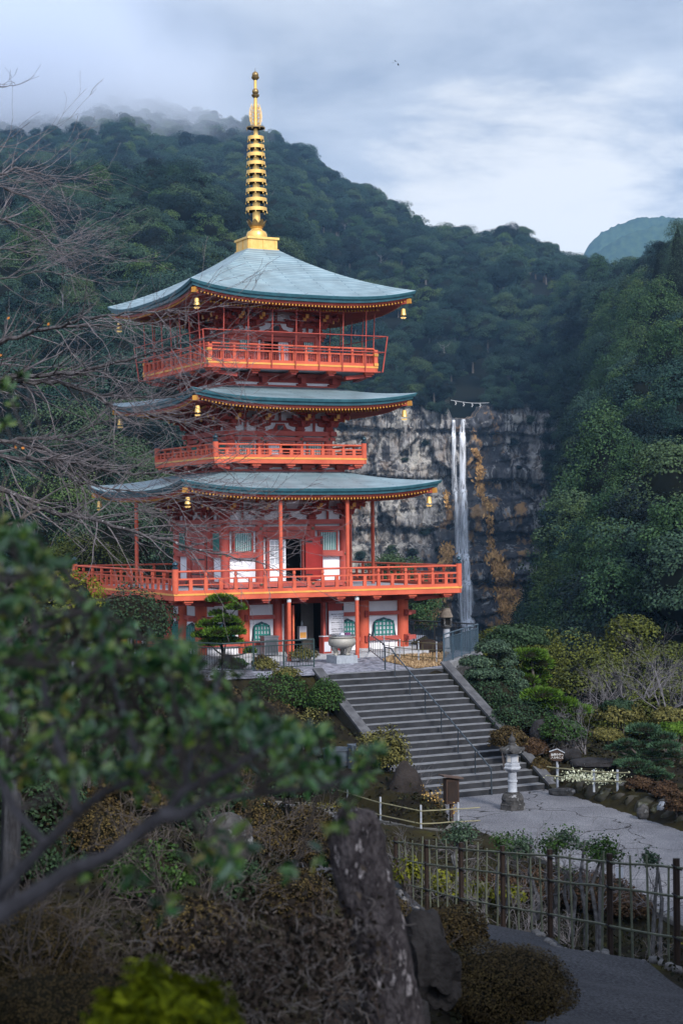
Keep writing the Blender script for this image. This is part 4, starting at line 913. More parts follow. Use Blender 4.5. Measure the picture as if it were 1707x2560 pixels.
def place_forest():
    rng=np.random.RandomState(9); n=len(TR); Y=TR[:,1]
    kind=np.zeros(n,int)
    u=rng.uniform(size=n); zone_r=(TSX>1330)&(Y<420)
    for i in range(n):
        if zone_r[i]: kind[i]=rng.choice(11,p=[.08,.08,.08,.08,.08,.08,.09,.09,.08,.13,.13]) 
        else: kind[i]=rng.choice(13,p=[.15,.15,.15,.145,.14,.135,.004,.004,.002,.05,.05,.01,.01])
    sc=rng.uniform(0.75,1.3,n)*np.interp(Y,[150,350,600,900],[1.05,1.3,1.5,1.7]); rot=rng.uniform(0,6.28,n); sc[-len(RIM):]=rng.uniform(.55,1.0,len(RIM)); kind[-len(RIM):]=rng.choice([0,1,2,3,4,5,9,10],len(RIM))
    vis=(TSX>-60)&(TSX<1770)
    order=np.argsort(np.where(vis,Y,Y+5000)); near=order[:285]; rest=order[285:]
    lab={0:('broad dark green evergreen tree in the forest on the slopes behind the pagoda','broadleaf_tree','tree','evergreen trees of the near forest'),
         1:('tall conical cedar rising out of the dark forest slope','cedar_tree','cedar','cedars of the near forest'),
         2:('olive green rounded tree among the darker trees of the forest slope','olive_tree','tree','olive green trees of the near forest'),
         3:('pale leafless tree standing among the evergreens of the forest slope','bare_tree','bare tree','leafless trees of the near forest')}
    for i in near:
        k=kind[i]; g=0 if k<6 else 1 if k<9 else 2 if k<11 else 3
        l=lab[g]; o=inst(l[1],PROTO[k],None,TR[i]-np.array([0,0,0.4]),(0,0,rot[i]),sc[i]); tag(o,l[0],l[2],l[3])
    # the far wood: one object, thousands of the same trees set out by a node tree
    pts=TR[rest]; me=bpy.data.meshes.new('forest'); me.vertices.add(len(pts)); me.vertices.foreach_set('co',pts.astype(np.float32).ravel())
    for nm,arr,t in (('kind',kind[rest],'INT'),('rot',rot[rest],'FLOAT'),('size',sc[rest],'FLOAT')):
        at=me.attributes.new(nm,t,'POINT'); at.data.foreach_set('value',np.asarray(arr,np.int32 if t=='INT' else np.float32))
    fo=bpy.data.objects.new('forest',me); COL.objects.link(fo); tag(fo,'dense dark evergreen forest covering the misty mountain and valley sides','forest',kind='stuff')
    # join all tree shapes as separate instances, picked by index
    ng=bpy.data.node_groups.new('forest','GeometryNodeTree'); ng.interface.new_socket('Geometry',in_out='INPUT',socket_type='NodeSocketGeometry'); ng.interface.new_socket('Geometry',in_out='OUTPUT',socket_type='NodeSocketGeometry')
    N=ng.nodes; L=ng.links; gi=N.new('NodeGroupInput'); go=N.new('NodeGroupOutput')
    g2i=N.new('GeometryNodeGeometryToInstance')
    seen={}
    for o in scene.objects:
        if o.type=='MESH' and o.data in PROTO and o.data.name not in seen: seen[o.data.name]=o
    for me2 in reversed(PROTO):
        o=seen.get(me2.name)
        if o is None:
            i=near[0]; o=inst('broadleaf_tree',me2,None,TR[i]+np.array([4,3,-1]),(0,0,0),1.0); tag(o,lab[0][0],lab[0][2],lab[0][3])
        oi=N.new('GeometryNodeObjectInfo'); oi.transform_space='ORIGINAL'; oi.inputs['Object'].default_value=o
        L.new(oi.outputs['Geometry'],g2i.inputs[0])
    iop=N.new('GeometryNodeInstanceOnPoints'); L.new(gi.outputs[0],iop.inputs['Points']); L.new(g2i.outputs[0],iop.inputs['Instance']); iop.inputs['Pick Instance'].default_value=True
    def na(nm,t):
        q=N.new('GeometryNodeInputNamedAttribute'); q.data_type=t; q.inputs['Name'].default_value=nm; return q.outputs['Attribute']
    L.new(na('kind','INT'),iop.inputs['Instance Index'])
    cb=N.new('ShaderNodeCombineXYZ'); L.new(na('rot','FLOAT'),cb.inputs[2]); e2r=N.new('FunctionNodeEulerToRotation'); L.new(cb.outputs[0],e2r.inputs[0]); L.new(e2r.outputs[0],iop.inputs['Rotation'])
    L.new(na('size','FLOAT'),iop.inputs['Scale']); L.new(iop.outputs[0],go.inputs[0])
    md=fo.modifiers.new('trees','NODES'); md.node_group=ng
    print('TREES near',len(near),'far',len(rest))
place_forest()
# far hills in the saddle
def far_hill(name,pts,Y0,Y1,m):
    xs=[p[0] for p in pts]; cols=np.arange(pts[0][0],pts[-1][0]+1,6.0); top=np.interp(cols,xs,[p[1] for p in pts])+np.random.uniform(-2.5,2.5,len(cols)); V=[]; K=12
    for k in range(K):
        t=k/(K-1); Y=Y0+(Y1-Y0)*t
        for c,s in zip(cols,top): q=P(c,max(s,800)+(s-max(s,800))*t,Y); V.append(q)
    n=len(cols)
    for c,s in zip(cols,top): V.append(P(c,s+60,Y1+250))
    K+=1; i=np.arange(K-1)[:,None]*n+np.arange(n-1)[None,:]; q=np.stack([i,i+1,i+n+1,i+n],-1).reshape(-1,4)
    o=np_obj(name,V,q,m,smooth=True); tag(o,kind='structure')
m_fh=mat('distant wooded hill',(0.02,0.04,0.03),(0.045,0.075,0.04),0.12,0.95,bump=1.0,bscale=0.1,detail=8)
far_hill('far_hill',[(1380,790),(1430,700),(1480,640),(1520,612),(1560,588),(1620,568),(1690,556),(1800,540),(2000,560)],2050,2200,m_fh)
far_hill('far_hill',[(1400,760),(1440,670),(1470,615),(1500,582),(1540,562),(1590,546),(1650,541),(1720,548),(1800,570),(2000,620)],2400,2550,m_fh)
# ---- cliff
def rock_mat():
    m=bpy.data.materials.new('cliff rock'); m.use_nodes=True; nt=m.node_tree; N=nt.nodes; L=nt.links; bs=N['Principled BSDF']; bs.inputs['Roughness'].default_value=0.85
    tc=N.new('ShaderNodeTexCoord')
    def noise_(scale,st,det=6,rough=.6,dist=0):
        mp=N.new('ShaderNodeMapping'); mp.inputs['Scale'].default_value=st; L.new(tc.outputs['Object'],mp.inputs[0]); n=N.new('ShaderNodeTexNoise'); n.inputs['Scale'].default_value=scale; n.inputs['Detail'].default_value=det; n.inputs['Roughness'].default_value=rough; n.inputs['Distortion'].default_value=dist; L.new(mp.outputs[0],n.inputs['Vector']); return n.outputs[0]
    def ramp(f,stops):
        r=N.new('ShaderNodeValToRGB'); cr=r.color_ramp
        while len(cr.elements)<len(stops): cr.elements.new(0.5)
        for e,(p,c) in zip(cr.elements,stops): e.position=p; e.color=(*c,1) if isinstance(c,tuple) else (c,c,c,1)
        L.new(f,r.inputs[0]); return r.outputs[0]
    def mix(f,a,b,mode='MIX'):
        n=N.new('ShaderNodeMix'); n.data_type='RGBA'; n.blend_type=mode
        for i,x in ((0,f),(6,a),(7,b)):
            if isinstance(x,(int,float)): n.inputs[i].default_value=x
            elif isinstance(x,tuple): n.inputs[i].default_value=(*x,1)
            else: L.new(x,n.inputs[i])
        return n.outputs[2]
    base=ramp(noise_(0.10,(1,1,1),8),[(0.3,(0.16,0.15,0.15)),(0.5,(0.31,0.295,0.29)),(0.66,(0.52,0.49,0.44))])
    streak=ramp(noise_(0.42,(1,1,0.16),7,.65,.4),[(0.44,0.0),(0.55,1.0)])
    c=mix(streak,(0.03,0.028,0.034),base)
    blk=ramp(noise_(0.35,(1,1,1.6),6),[(0.32,(0.5,0.5,0.5)),(0.6,(1.05,1.05,1.05))]); c=mix(1.0,c,blk,'MULTIPLY')
    vo=N.new('ShaderNodeTexVoronoi'); vo.feature='DISTANCE_TO_EDGE'; vo.inputs['Scale'].default_value=0.22; mpv=N.new('ShaderNodeMapping'); mpv.inputs['Scale'].default_value=(2.6,1.0,0.42); L.new(tc.outputs['Object'],mpv.inputs[0])
    nzv=N.new('ShaderNodeTexNoise'); nzv.inputs['Scale'].default_value=0.35; nzv.inputs['Detail'].default_value=5; L.new(tc.outputs['Object'],nzv.inputs['Vector']); adv=N.new('ShaderNodeVectorMath'); adv.operation='MULTIPLY_ADD'; L.new(nzv.outputs['Color'],adv.inputs[0]); adv.inputs[1].default_value=(2.6,2.6,2.6); L.new(mpv.outputs[0],adv.inputs[2]); L.new(adv.outputs[0],vo.inputs['Vector'])
    crk=ramp(vo.outputs['Distance'],[(0.01,(0.22,0.22,0.23)),(0.06,(1,1,1))]); c=mix(ramp(noise_(0.08,(1,1,1),4),[(0.40,0.0),(0.62,0.8)]),c,crk,'MULTIPLY')  # crack joints, with crevice occlusion put into the colour
    # wet dark rock around the fall, wider towards the foot
    sp=N.new('ShaderNodeSeparateXYZ'); L.new(tc.outputs['Object'],sp.inputs[0])
    def m_(op,a,b):
        n=N.new('ShaderNodeMath'); n.operation=op
        for i,x in enumerate((a,b)):
            if isinstance(x,(int,float)): n.inputs[i].default_value=x
            else: L.new(x,n.inputs[i])
        return n.outputs[0]
    WX0=P(1150,1200,600).x
    nx=noise_(0.09,(1,1,0.5),5); dx=m_('SUBTRACT',sp.outputs[0],WX0+7.0); wob=m_('MULTIPLY',m_('SUBTRACT',nx,0.5),34.0)
    d=m_('ABSOLUTE',m_('ADD',dx,wob),0); wid=m_('SUBTRACT',17.0,m_('MULTIPLY',sp.outputs[2],0.22))
    wet=N.new('ShaderNodeMapRange'); wet.interpolation_type='SMOOTHSTEP'; L.new(m_('DIVIDE',d,wid),wet.inputs[0]); wet.inputs[1].default_value=1.1; wet.inputs[2].default_value=0.75; wet.inputs[3].default_value=0; wet.inputs[4].default_value=0.88
    c=mix(wet.outputs[0],c,(0.045,0.045,0.055))
    pal=ramp(noise_(0.30,(1,1,0.55),7,.65,.6),[(0.56,0.0),(0.62,1.0)]); c=mix(m_('MULTIPLY',pal,0.75),c,(0.42,0.41,0.40))
    och=ramp(noise_(0.16,(1,1,0.6),7,.65),[(0.535,0.0),(0.60,1.0)]); och=m_('MULTIPLY',och,m_('ADD',m_('MULTIPLY',wet.outputs[0],0.75),0.12)); c=mix(och,c,(0.46,0.26,0.10))
    L.new(c,bs.inputs['Base Color'])
    bp=N.new('ShaderNodeBump'); bp.inputs['Strength'].default_value=0.8; bp.inputs['Distance'].default_value=1.0; L.new(noise_(0.9,(1,1,1),8),bp.inputs['Height']); L.new(bp.outputs[0],bs.inputs['Normal'])
    return m
def notch_top(sx):
    # skyline of the rock wall in photo rows
    t=np.interp(sx,[740,830,880,940,1000,1060,1110,1128,1136,1150,1180,1196,1212,1230,1270,1310,1350,1400,1450],[1010,990,1015,1000,992,1004,1012,1020,1040,1043,1042,1036,1012,1006,1008,985,1000,1040,1080])
    return t
def build_cliff():
    r=np.random.RandomState(4); nx,nz=230,210
    sxs=np.linspace(740,1440,nx); V=np.zeros((nz,nx,3)); Y0=600.0
    top=notch_top(sxs)+r.uniform(-2,2,nx)
    x=np.array([P(s,1300,Y0).x for s in sxs]); zt=np.array([P(s,t,Y0).z for s,t in zip(sxs,top)]); zb=-62.0
    def cellf(X,Z,cx,cz,seed):
        # jittered blocks with one depth each: voronoi cell value
        gx=np.floor(X/cx); gz=np.floor(Z/cz); best=np.full(X.shape,1e9); val=np.zeros(X.shape)
        for i in (-1,0,1):
            for j in (-1,0,1):
                a=gx+i; b=gz+j; h=np.sin(a*127.1+b*311.7+seed)*43758.5453; h1=h-np.floor(h); h=np.sin(a*269.5+b*183.3+seed)*43758.5453; h2=h-np.floor(h); h=np.sin(a*419.2+b*371.9+seed)*43758.5453; h3=h-np.floor(h)
                d=((X-(a+h1)*cx)/cx)**2+((Z-(b+h2)*cz)/cz)**2; m=d<best; best=np.where(m,d,best); val=np.where(m,h3,val)
        return val
    t=np.linspace(0,1,nz)[:,None]; Z=zb+(zt[None,:]-zb)*t; X=np.repeat(x[None,:],nz,0)
    Xw=X+2.5*fnoise(X,Z,0.12,3); Zw=Z+2.0*fnoise(X,Z,0.1,4)
    dep=5.5*cellf(Xw,Zw,11,16,1.0)+2.6*cellf(Xw,Zw,4.2,8.0,2.0)+1.0*cellf(Xw,Zw,1.6,3.0,3.0)+3.0*fnoise(X,Z,0.07,6)
    for zl_,am in ((-6.0,5.0),(10.0,4.0),(22.0,3.0),(-20.0,3.5)): dep=dep+am/(1+np.exp(-(Zw+0.06*X-zl_)/0.6))           # ledges
    for per,am,ph,tl in ((17.0,6.0,0.0,0.07),(6.5,2.0,0.4,-0.05)): fr=((Zw+1.5*fnoise(X,Z,0.25,8)+tl*X)/per+ph)%1.0; dep=dep+am*fr**1.5*(0.55+0.45*fnoise(X,Z,0.09,9))
    wx=P(1150,1200,Y0).x; dep=dep+3.0*np.exp(-((X-wx)/5.0)**2)
    side=np.clip((x-P(1330,1300,Y0).x)/12,0,1)[None,:]*-14; dep=dep+side
    Yv=Y0-14+dep
    # roll the top edge back into the hillside
    k=np.clip((t-0.97)/0.03,0,1); Yv=Yv+k*3
    V=np.stack([X,Yv,Z],-1).reshape(-1,3)
    cap=np.stack([x,np.full(nx,Y0+40),zt+2.0],-1); V=np.concatenate([V,cap])
    i=np.arange(nz)[:,None]*nx+np.arange(nx-1)[None,:]; q=np.stack([i,i+1,i+nx+1,i+nx],-1).reshape(-1,4)
    o=np_obj('cliff',V,q,rock_mat()); tag(o,kind='structure'); return X,Yv,Z
CLX,CLY,CLZ=build_cliff()
def cliff_y(x,z):
    i=np.argmin((CLX[0]-x)**2); j=np.argmin((CLZ[:,i]-z)**2); return CLY[j,i]
# ---- waterfall
def water_mat():
    m=bpy.data.materials.new('falling water'); m.use_nodes=True; nt=m.node_tree; N=nt.nodes; L=nt.links; bs=N['Principled BSDF']; tc=N.new('ShaderNodeTexCoord'); mp=N.new('ShaderNodeMapping'); mp.inputs['Scale'].default_value=(1.1,1.1,0.09); L.new(tc.outputs['Object'],mp.inputs[0])
    n=N.new('ShaderNodeTexNoise'); n.inputs['Scale'].default_value=1.2; n.inputs['Detail'].default_value=7; n.inputs['Roughness'].default_value=0.65; L.new(mp.outputs[0],n.inputs['Vector'])
    r=N.new('ShaderNodeMapRange'); r.inputs[1].default_value=0.34; r.inputs[2].default_value=0.58; L.new(n.outputs[0],r.inputs[0]); 
    uv=N.new('ShaderNodeUVMap'); sp=N.new('ShaderNodeSeparateXYZ'); L.new(uv.outputs[0],sp.inputs[0])
    mu=N.new('ShaderNodeMath'); mu.operation='MULTIPLY'; L.new(r.outputs[0],mu.inputs[0]); L.new(sp.outputs[0],mu.inputs[1]); mu.use_clamp=True
    bs.inputs['Base Color'].default_value=(0.82,0.85,0.92,1); bs.inputs['Roughness'].default_value=0.6; L.new(mu.outputs[0],bs.inputs['Alpha']); return m
FALLX=P(1155,1300,597.0).x
def fall_line():
    zz=np.linspace(P(1150,1046,597.0).z,P(1150,1640,597.0).z,60); y=np.array([min(cliff_y(FALLX+d,z) for d in (-2.5,-1,0.5,2,3.5)) for z in zz])-0.8
    return np.minimum.accumulate(y)
FALLY=fall_line()
def stream(paths,K=9):
    """paths: (sx, sy, half width m, strength)"""
    vs=[];fs=[];uv=[]; n=60
    for pth in paths:
        pa=np.array(pth,float); s=np.linspace(0,1,n); tt=np.linspace(0,1,len(pa)); b=len(vs)
        for i in range(n):
            sx,sy,w,st=[np.interp(s[i],tt,pa[:,k]) for k in range(4)]
            c=P(sx,sy,597.0)
            for j in range(K):
                q=-1+2*j/(K-1); y=FALLY[i]-1.2*math.cos(q*1.4)+0.35*math.sin(q*9+i*0.35); vs.append((c.x+q*w*0.8,y,c.z)); uv.append((st*(1-abs(q)**1.6)*1.25,0))
        for i in range(n-1):
            for j in range(K-1): a=b+i*K+j; fs.append((a,a+1,a+K+1,a+K))
    me=bpy.data.meshes.new('waterfall'); me.from_pydata(vs,[],fs); me.materials.append(water_mat()); ul=me.uv_layers.new(name='UVMap')
    for lp in me.loops: ul.data[lp.index].uv=uv[lp.vertex_index]
    me.polygons.foreach_set('use_smooth',[True]*len(fs)); me.update(); o=bpy.data.objects.new('waterfall',me); COL.objects.link(o)
    tag(o,'tall thin white waterfall dropping down the dark cliff in two strands','waterfall')
stream([[(1137,1046,0.9,1.0),(1136,1080,1.1,1.2),(1138,1200,1.4,0.7),(1146,1350,1.8,0.8),(1150,1480,2.0,0.9),(1158,1570,2.0,0.8),(1164,1640,3.4,0.7)],
        [(1162,1045,1.0,1.3),(1158,1080,1.6,1.5),(1159,1200,1.7,1.2),(1163,1350,1.9,1.3),(1168,1480,2.0,1.3),(1172,1570,2.5,1.3),(1180,1640,4.0,1.0)],
        [(1150,1190,2.2,0.30),(1156,1300,3.0,0.5),(1162,1420,3.6,0.6),(1166,1560,3.6,0.5),(1172,1640,6.5,0.7)]])
# ---- sacred rope above the fall
def shide_rope():
    t=empty('straw_rope',P(1172,1004,594)); tag(t,'thin white rope with four paper streamers stretched above the waterfall lip','rope')
    o=t.location; a,b_=P(1126,1000,594)-o,P(1222,1007,594)-o; pts=[a.lerp(b_,i/10)+Vector((0,0,-0.5*math.sin(PI*i/10))) for i in range(11)]
    m=mat('white rope',(0.62,0.62,0.64)); mb=MB(); mb.tube(pts,0.085,6); mb.build('rope',m,t)
    for s in (1139,1159,1180,1200):
        f=(s-1126)/96; c=a.lerp(b_,f)+Vector((0,0,-0.5*math.sin(PI*f))); mb=MB()
        for k in range(3): mb.box((c.x+(0.12 if k%2 else -0.12),c.y,c.z-0.3-0.42*k),(0.26,0.06,0.45))
        mb.build('paper_streamer',m,t)
shide_rope()
# ================================================================= terrace, stairs, garden furniture
def thing(name,label,cat,loc,group=None): return tag(empty(name,loc),label,cat,group)
def wp(mb,name,mats,t,smooth=False):
    o=mb.build(name,mats,t,smooth); o.location=-t.location; return o
def wnp(name,v,f,mats,t,midx=None,smooth=False):
    o=np_obj(name,v,f,mats,midx,smooth); o.parent=t; o.location=-t.location; return o
m_step=mat('grey concrete step',(0.045,0.046,0.052),(0.022,0.023,0.026),2.2,0.9,bump=0.25,bscale=30,contrast=(0.3,0.7))
m_tread=mat('lit step top',(0.20,0.205,0.22),(0.12,0.122,0.133),3.5,0.9,bump=0.2,bscale=40,contrast=(0.3,0.7))  # step tops coloured paler than risers, as if lit from above
m_rail=mat('dark blue grey railing paint',(0.045,0.06,0.075),(0.03,0.04,0.052),6,0.4,metal=0.2)
m_lich=mat('dark lichened stone',(0.085,0.082,0.082),(0.035,0.034,0.034),4,0.9,bump=0.5,bscale=12,c3=(0.30,0.30,0.31),contrast=(0.35,0.58))
m_lst=mat('pale lantern stone',(0.42,0.44,0.48),(0.25,0.265,0.30),4.5,0.9,bump=0.3,bscale=20)
m_bam=mat('green grey bamboo',(0.115,0.125,0.085),(0.065,0.075,0.055),4,0.55,stretch=(1,1,1),c3=(0.27,0.27,0.25))
m_bamy=mat('yellowed bamboo',(0.27,0.245,0.14),(0.18,0.165,0.10),5,0.55)
m_post=mat('dark stained post',(0.016,0.010,0.008),(0.028,0.017,0.013),5,0.7,stretch=(5,5,0.6))
m_wpost=mat('weathered pale post',(0.40,0.42,0.46),(0.26,0.28,0.32),8,0.8)
m_ink=mat('black ink',(0.02,0.02,0.025)); m_paper=mat('off white board',(0.58,0.58,0.63),(0.50,0.50,0.56),2,0.6)
SA=(S_TR-S_TL); SW=SA.length; SA=SA/SW
def SP_(a,s,z): return Vector((S_TL.x+SA.x*a+SD.x*s, S_TL.y+SA.y*a+SD.y*s, z))
def stairs():
    t=thing('stone_staircase','broad flight of dark grey stone steps rising to the pagoda terrace','staircase',SP_(SW/2,SRUN/2,CZ))
    n=19; dz=(TZ-CZ-0.02)/n; run=SRUN/(n-1)
    for i in range(n):
        z=TZ-dz*i; s0=(i-1)*run if i else -0.35; s1=i*run; mb=MB()
        def quadbox(sa,sb,za,zb,mi):
            c=[SP_(0,sa,0),SP_(SW,sa,0),SP_(SW,sb,0),SP_(0,sb,0)]
            vs=[(p.x,p.y,za) for p in c]+[(p.x,p.y,zb) for p in c]; mb.add(vs,[(3,2,1,0),(4,5,6,7),(0,1,5,4),(1,2,6,5),(2,3,7,6),(3,0,4,7)],mi)
        zt=z+(0.008 if i==0 else 0)
        quadbox(s0,s1-0.012,z-0.5,zt-0.018,0); quadbox(s0,s1,zt-0.018,zt,1)
        wp(mb,'step',[m_step,m_tread],t)
    for a0 in (-0.20,SW+0.20):
        mb=MB(); p0=SP_(a0,-0.25,TZ+0.05); p1=SP_(a0,SRUN+0.25,CZ+0.05); mb.beam(p0-Vector((0,0,.35)),p1-Vector((0,0,.35)),0.36,0.95,0); mb.beam(p0+Vector((0,0,.16)),p1+Vector((0,0,.16)),0.40,0.09,1)
        wp(mb,'side_curb',[mat('mossy curb side',(0.045,0.042,0.032),(0.025,0.024,0.018),2,0.95,bump=0.3),mat('grey curb cap',(0.11,0.11,0.118),(0.06,0.06,0.066),3,0.9,bump=0.3)],t)
    # handrail
    h=thing('handrail','thin dark metal handrail running down the middle of the stone steps','handrail',SP_(SW*0.55,3,TZ-2)); a=SW*0.56
    pts=[SP_(a,-0.6,TZ+0.88),SP_(a,-0.1,TZ+0.88)]+[SP_(a,(i-0.5)*run,TZ-dz*i+0.88) for i in (1,4,7,10,13,16)]+[SP_(a,17.8*run,CZ+1.02),SP_(a,18.2*run,CZ+0.95),SP_(a,18.25*run,CZ+0.02)]
    mb=MB(); mb.tube(pts,0.028,8); wp(mb,'rail',m_rail,h,True)
    for i in (1,4,7,10,13,16):
        mb=MB(); p=SP_(a,(i-0.5)*run,TZ-dz*i); mb.tube([p,p+Vector((0,0,0.88))],0.020,6); wp(mb,'post',m_rail,h)
    for q in (SP_(a,-0.6,TZ),): mb=MB(); mb.tube([q,q+Vector((0,0,0.88))],0.022,6); wp(mb,'post',m_rail,h)
    # hooped guard rail on the terrace
    p0=G(922,1632,TZ+0.15); p1=SP_(a,-0.6,TZ); g=thing('guard_rail','dark hooped guard rail with upright bars at the head of the steps','railing',p1)
    d=(p1-p0); d.z=0; L_=d.length; d.normalize(); hh=0.98
    def q(s,z): return Vector((p0.x+d.x*s,p0.y+d.y*s,TZ+z))
    mb=MB(); mb.tube([q(0,0),q(0,hh-0.15),q(0.15,hh),q(L_*0.55,hh),q(L_-0.3,hh),q(L_-0.08,hh-0.12),q(L_,hh-0.4),q(L_,0)],0.03,8); wp(mb,'hoop',m_rail,g,True)
    mb=MB(); mb.tube([q(0,0.30),q(L_,0.30)],0.02,6); wp(mb,'lower_rail',m_rail,g)
    for i in range(1,7): mb=MB(); mb.tube([q(L_*i/7,0.3),q(L_*i/7,hh)],0.013,5); wp(mb,'bar',m_rail,g)
stairs()
def metal_fence(label,pts,zb,h,m,nb=0.13,name='metal_fence'):
    t=thing(name,label,'fence',(pts[0][0],pts[0][1],zb))
    mb=MB(); mb.tube([(p[0],p[1],zb+h) for p in pts],0.032,8); wp(mb,'top_rail',m,t)
    mb=MB(); mb.tube([(p[0],p[1],zb+h-0.17) for p in pts],0.02,6); wp(mb,'upper_rail',m,t)
    mb=MB(); mb.tube([(p[0],p[1],zb+0.08) for p in pts],0.02,6); wp(mb,'bottom_rail',m,t)
    bars=MB()
    for a,b in zip(pts[:-1],pts[1:]):
        a=Vector((a[0],a[1],0)); b=Vector((b[0],b[1],0)); L_=(b-a).length; n=max(1,round(L_/1.6))
        for i in range(n+1):
            p=a.lerp(b,i/n); mb=MB(); mb.beam((p.x,p.y,zb-0.02),(p.x,p.y,zb+h),0.06,0.06); wp(mb,'post',m,t)
        k=int(L_/nb)
        for i in range(1,k): p=a.lerp(b,i/k); bars.tube([(p.x,p.y,zb+0.08),(p.x,p.y,zb+h-0.17)],0.011,5,cap=False)
    wp(bars,'bars',m,t)
c0=G(1109,1660,TZ); c1=G(1194,1628,TZ); 
m_rail2=mat('blue steel railing',(0.06,0.10,0.14),(0.045,0.075,0.10),6,0.35,metal=0.3)
metal_fence('blue grey metal railing along the terrace edge above the clipped conifer',[(c0.x,c0.y),(c1.x,c1.y)],TZ+0.02,1.18,m_rail2)
metal_fence('dark metal railing across the back of the terrace in front of the waterfall foot',[(c1.x,c1.y+0.05),(c1.x-3.6,c1.y+4.4)],TZ+0.02,1.18,mat('black steel railing',(0.02,0.022,0.027),(0.03,0.032,0.037),6,0.4,metal=0.3))
f0=G(400,1668,TZ+0.05); f1=G(556,1682,TZ); f2=G(785,1668,TZ); 
m_rail3=mat('dark green railing',(0.03,0.055,0.055),(0.022,0.04,0.04),6,0.45,metal=0.2)
metal_fence('dark green metal railing in front of the pagoda pine',[(f0.x-1,f0.y+.6),(f1.x,f1.y),(f2.x,f2.y)],TZ,1.12,m_rail3)
def cap_wall():
    mb=MB(); mb.beam((c0.x-0.1,c0.y-0.5,TZ-0.12),(c1.x+0.05,c1.y+0.1,TZ-0.12),0.35,0.30,0); mb.beam((c0.x+0.12,c0.y-0.3,TZ-1.2),(c1.x+0.2,c1.y+0.1,TZ-1.2),0.3,1.9,1)
    o=mb.build('retaining_wall',[mat('grey coping',(0.27,0.27,0.28),(0.17,0.17,0.18),3,0.9,bump=0.2),m_lich]); tag(o,'rough stone retaining wall with pale coping under the blue terrace railing','wall')
cap_wall()
# tan dry lawn beside the pagoda
m_dry=leafmat('dry lawn grass',[(0.22,0.14,0.075),(0.33,0.22,0.12),(0.42,0.30,0.18)],per_obj=0.0,nscale=1.5,rough=0.8,spec=0.1)
def lawn():
    poly=[G(955,1652,TZ),G(1040,1672,TZ),G(1104,1664,TZ),c0+Vector((-0.15,0.1,0)),c1+Vector((-1.2,0,0)),c1+Vector((-3.0,1.5,0)),G(1000,1630,TZ)]
    pl=[(p.x,p.y) for p in poly]; xs=[p[0] for p in pl]; ys=[p[1] for p in pl]; r=np.random.RandomState(2); n=9000
    x=r.uniform(min(xs),max(xs),n); y=r.uniform(min(ys),max(ys),n); k=inpoly(x,y,pl); x,y=x[k],y[k]
    c=np.stack([x,y,np.full(len(x),TZ+0.04)],1); v,f=cards(c,np.stack([r.normal(size=len(x)),r.normal(size=len(x))-0.5,r.normal(size=len(x))*0.6],1),r.uniform(0.08,0.20,len(x)),0.3,along=np.tile([0,0,1.0],(len(x),1)))
    o=np_obj('dry_grass',v,f,m_dry); tag(o,'straw coloured dry lawn beside the pagoda columns','grass',kind='stuff')
    sheet('lawn_soil',pl,TZ+0.02,mat('straw lawn base',(0.27,0.18,0.10),(0.20,0.135,0.075),6,0.95))
lawn()
def rock(name,label,c,d,seed,m,group=None,rz=0.0,top=1.0,rough=0.18,sub=3,cat='rock'):
    bm=bmesh.new(); bmesh.ops.create_icosphere(bm,subdivisions=sub,radius=0.5); off=Vector((seed*7.3,seed*3.1,seed*1.7))
    for v in bm.verts:
        p=v.co.copy(); cell=mnoise.cell_vector(p*2.2+off); n=mnoise.noise(p*2.6+off)*rough*1.3+mnoise.noise(p*6+off)*rough*0.5+(cell.x-0.5)*rough*0.4
        p=p*(1+n); k=1-(1-top)*max(0,min(1,(p.z+0.5)))
        p=Vector((p.x*k,p.y*k,p.z)); p.x=max(-0.46,min(0.46,p.x)); p.y=max(-0.46,min(0.46,p.y)); v.co=Vector((p.x*d[0],p.y*d[1],p.z*d[2]))
    me=bpy.data.meshes.new(name); bm.to_mesh(me); bm.free(); me.materials.append(m); me.polygons.foreach_set('use_smooth',[True]*len(me.polygons))
    o=bpy.data.objects.new(name,me); COL.objects.link(o); o.location=c; o.rotation_euler=(0,0,rz); tag(o,label,cat,group); md=o.modifiers.new('split','EDGE_SPLIT'); md.split_angle=math.radians(38); return o
m_rock=mat('dark grey rock',(0.035,0.033,0.035),(0.016,0.015,0.016),2.5,0.9,bump=0.9,bscale=14,c3=(0.13,0.13,0.135),contrast=(0.35,0.66))
m_rockm=mat('mossy dark rock',(0.055,0.05,0.045),(0.03,0.03,0.018),2.0,0.95,bump=0.6,bscale=8,c3=(0.13,0.13,0.11),contrast=(0.35,0.6))
rock('rock','black boulder lying on the dry lawn behind the low bamboo fence',G(1075,1634,TZ)+Vector((0,0,0.25)),(1.3,0.8,0.8),3,m_post)
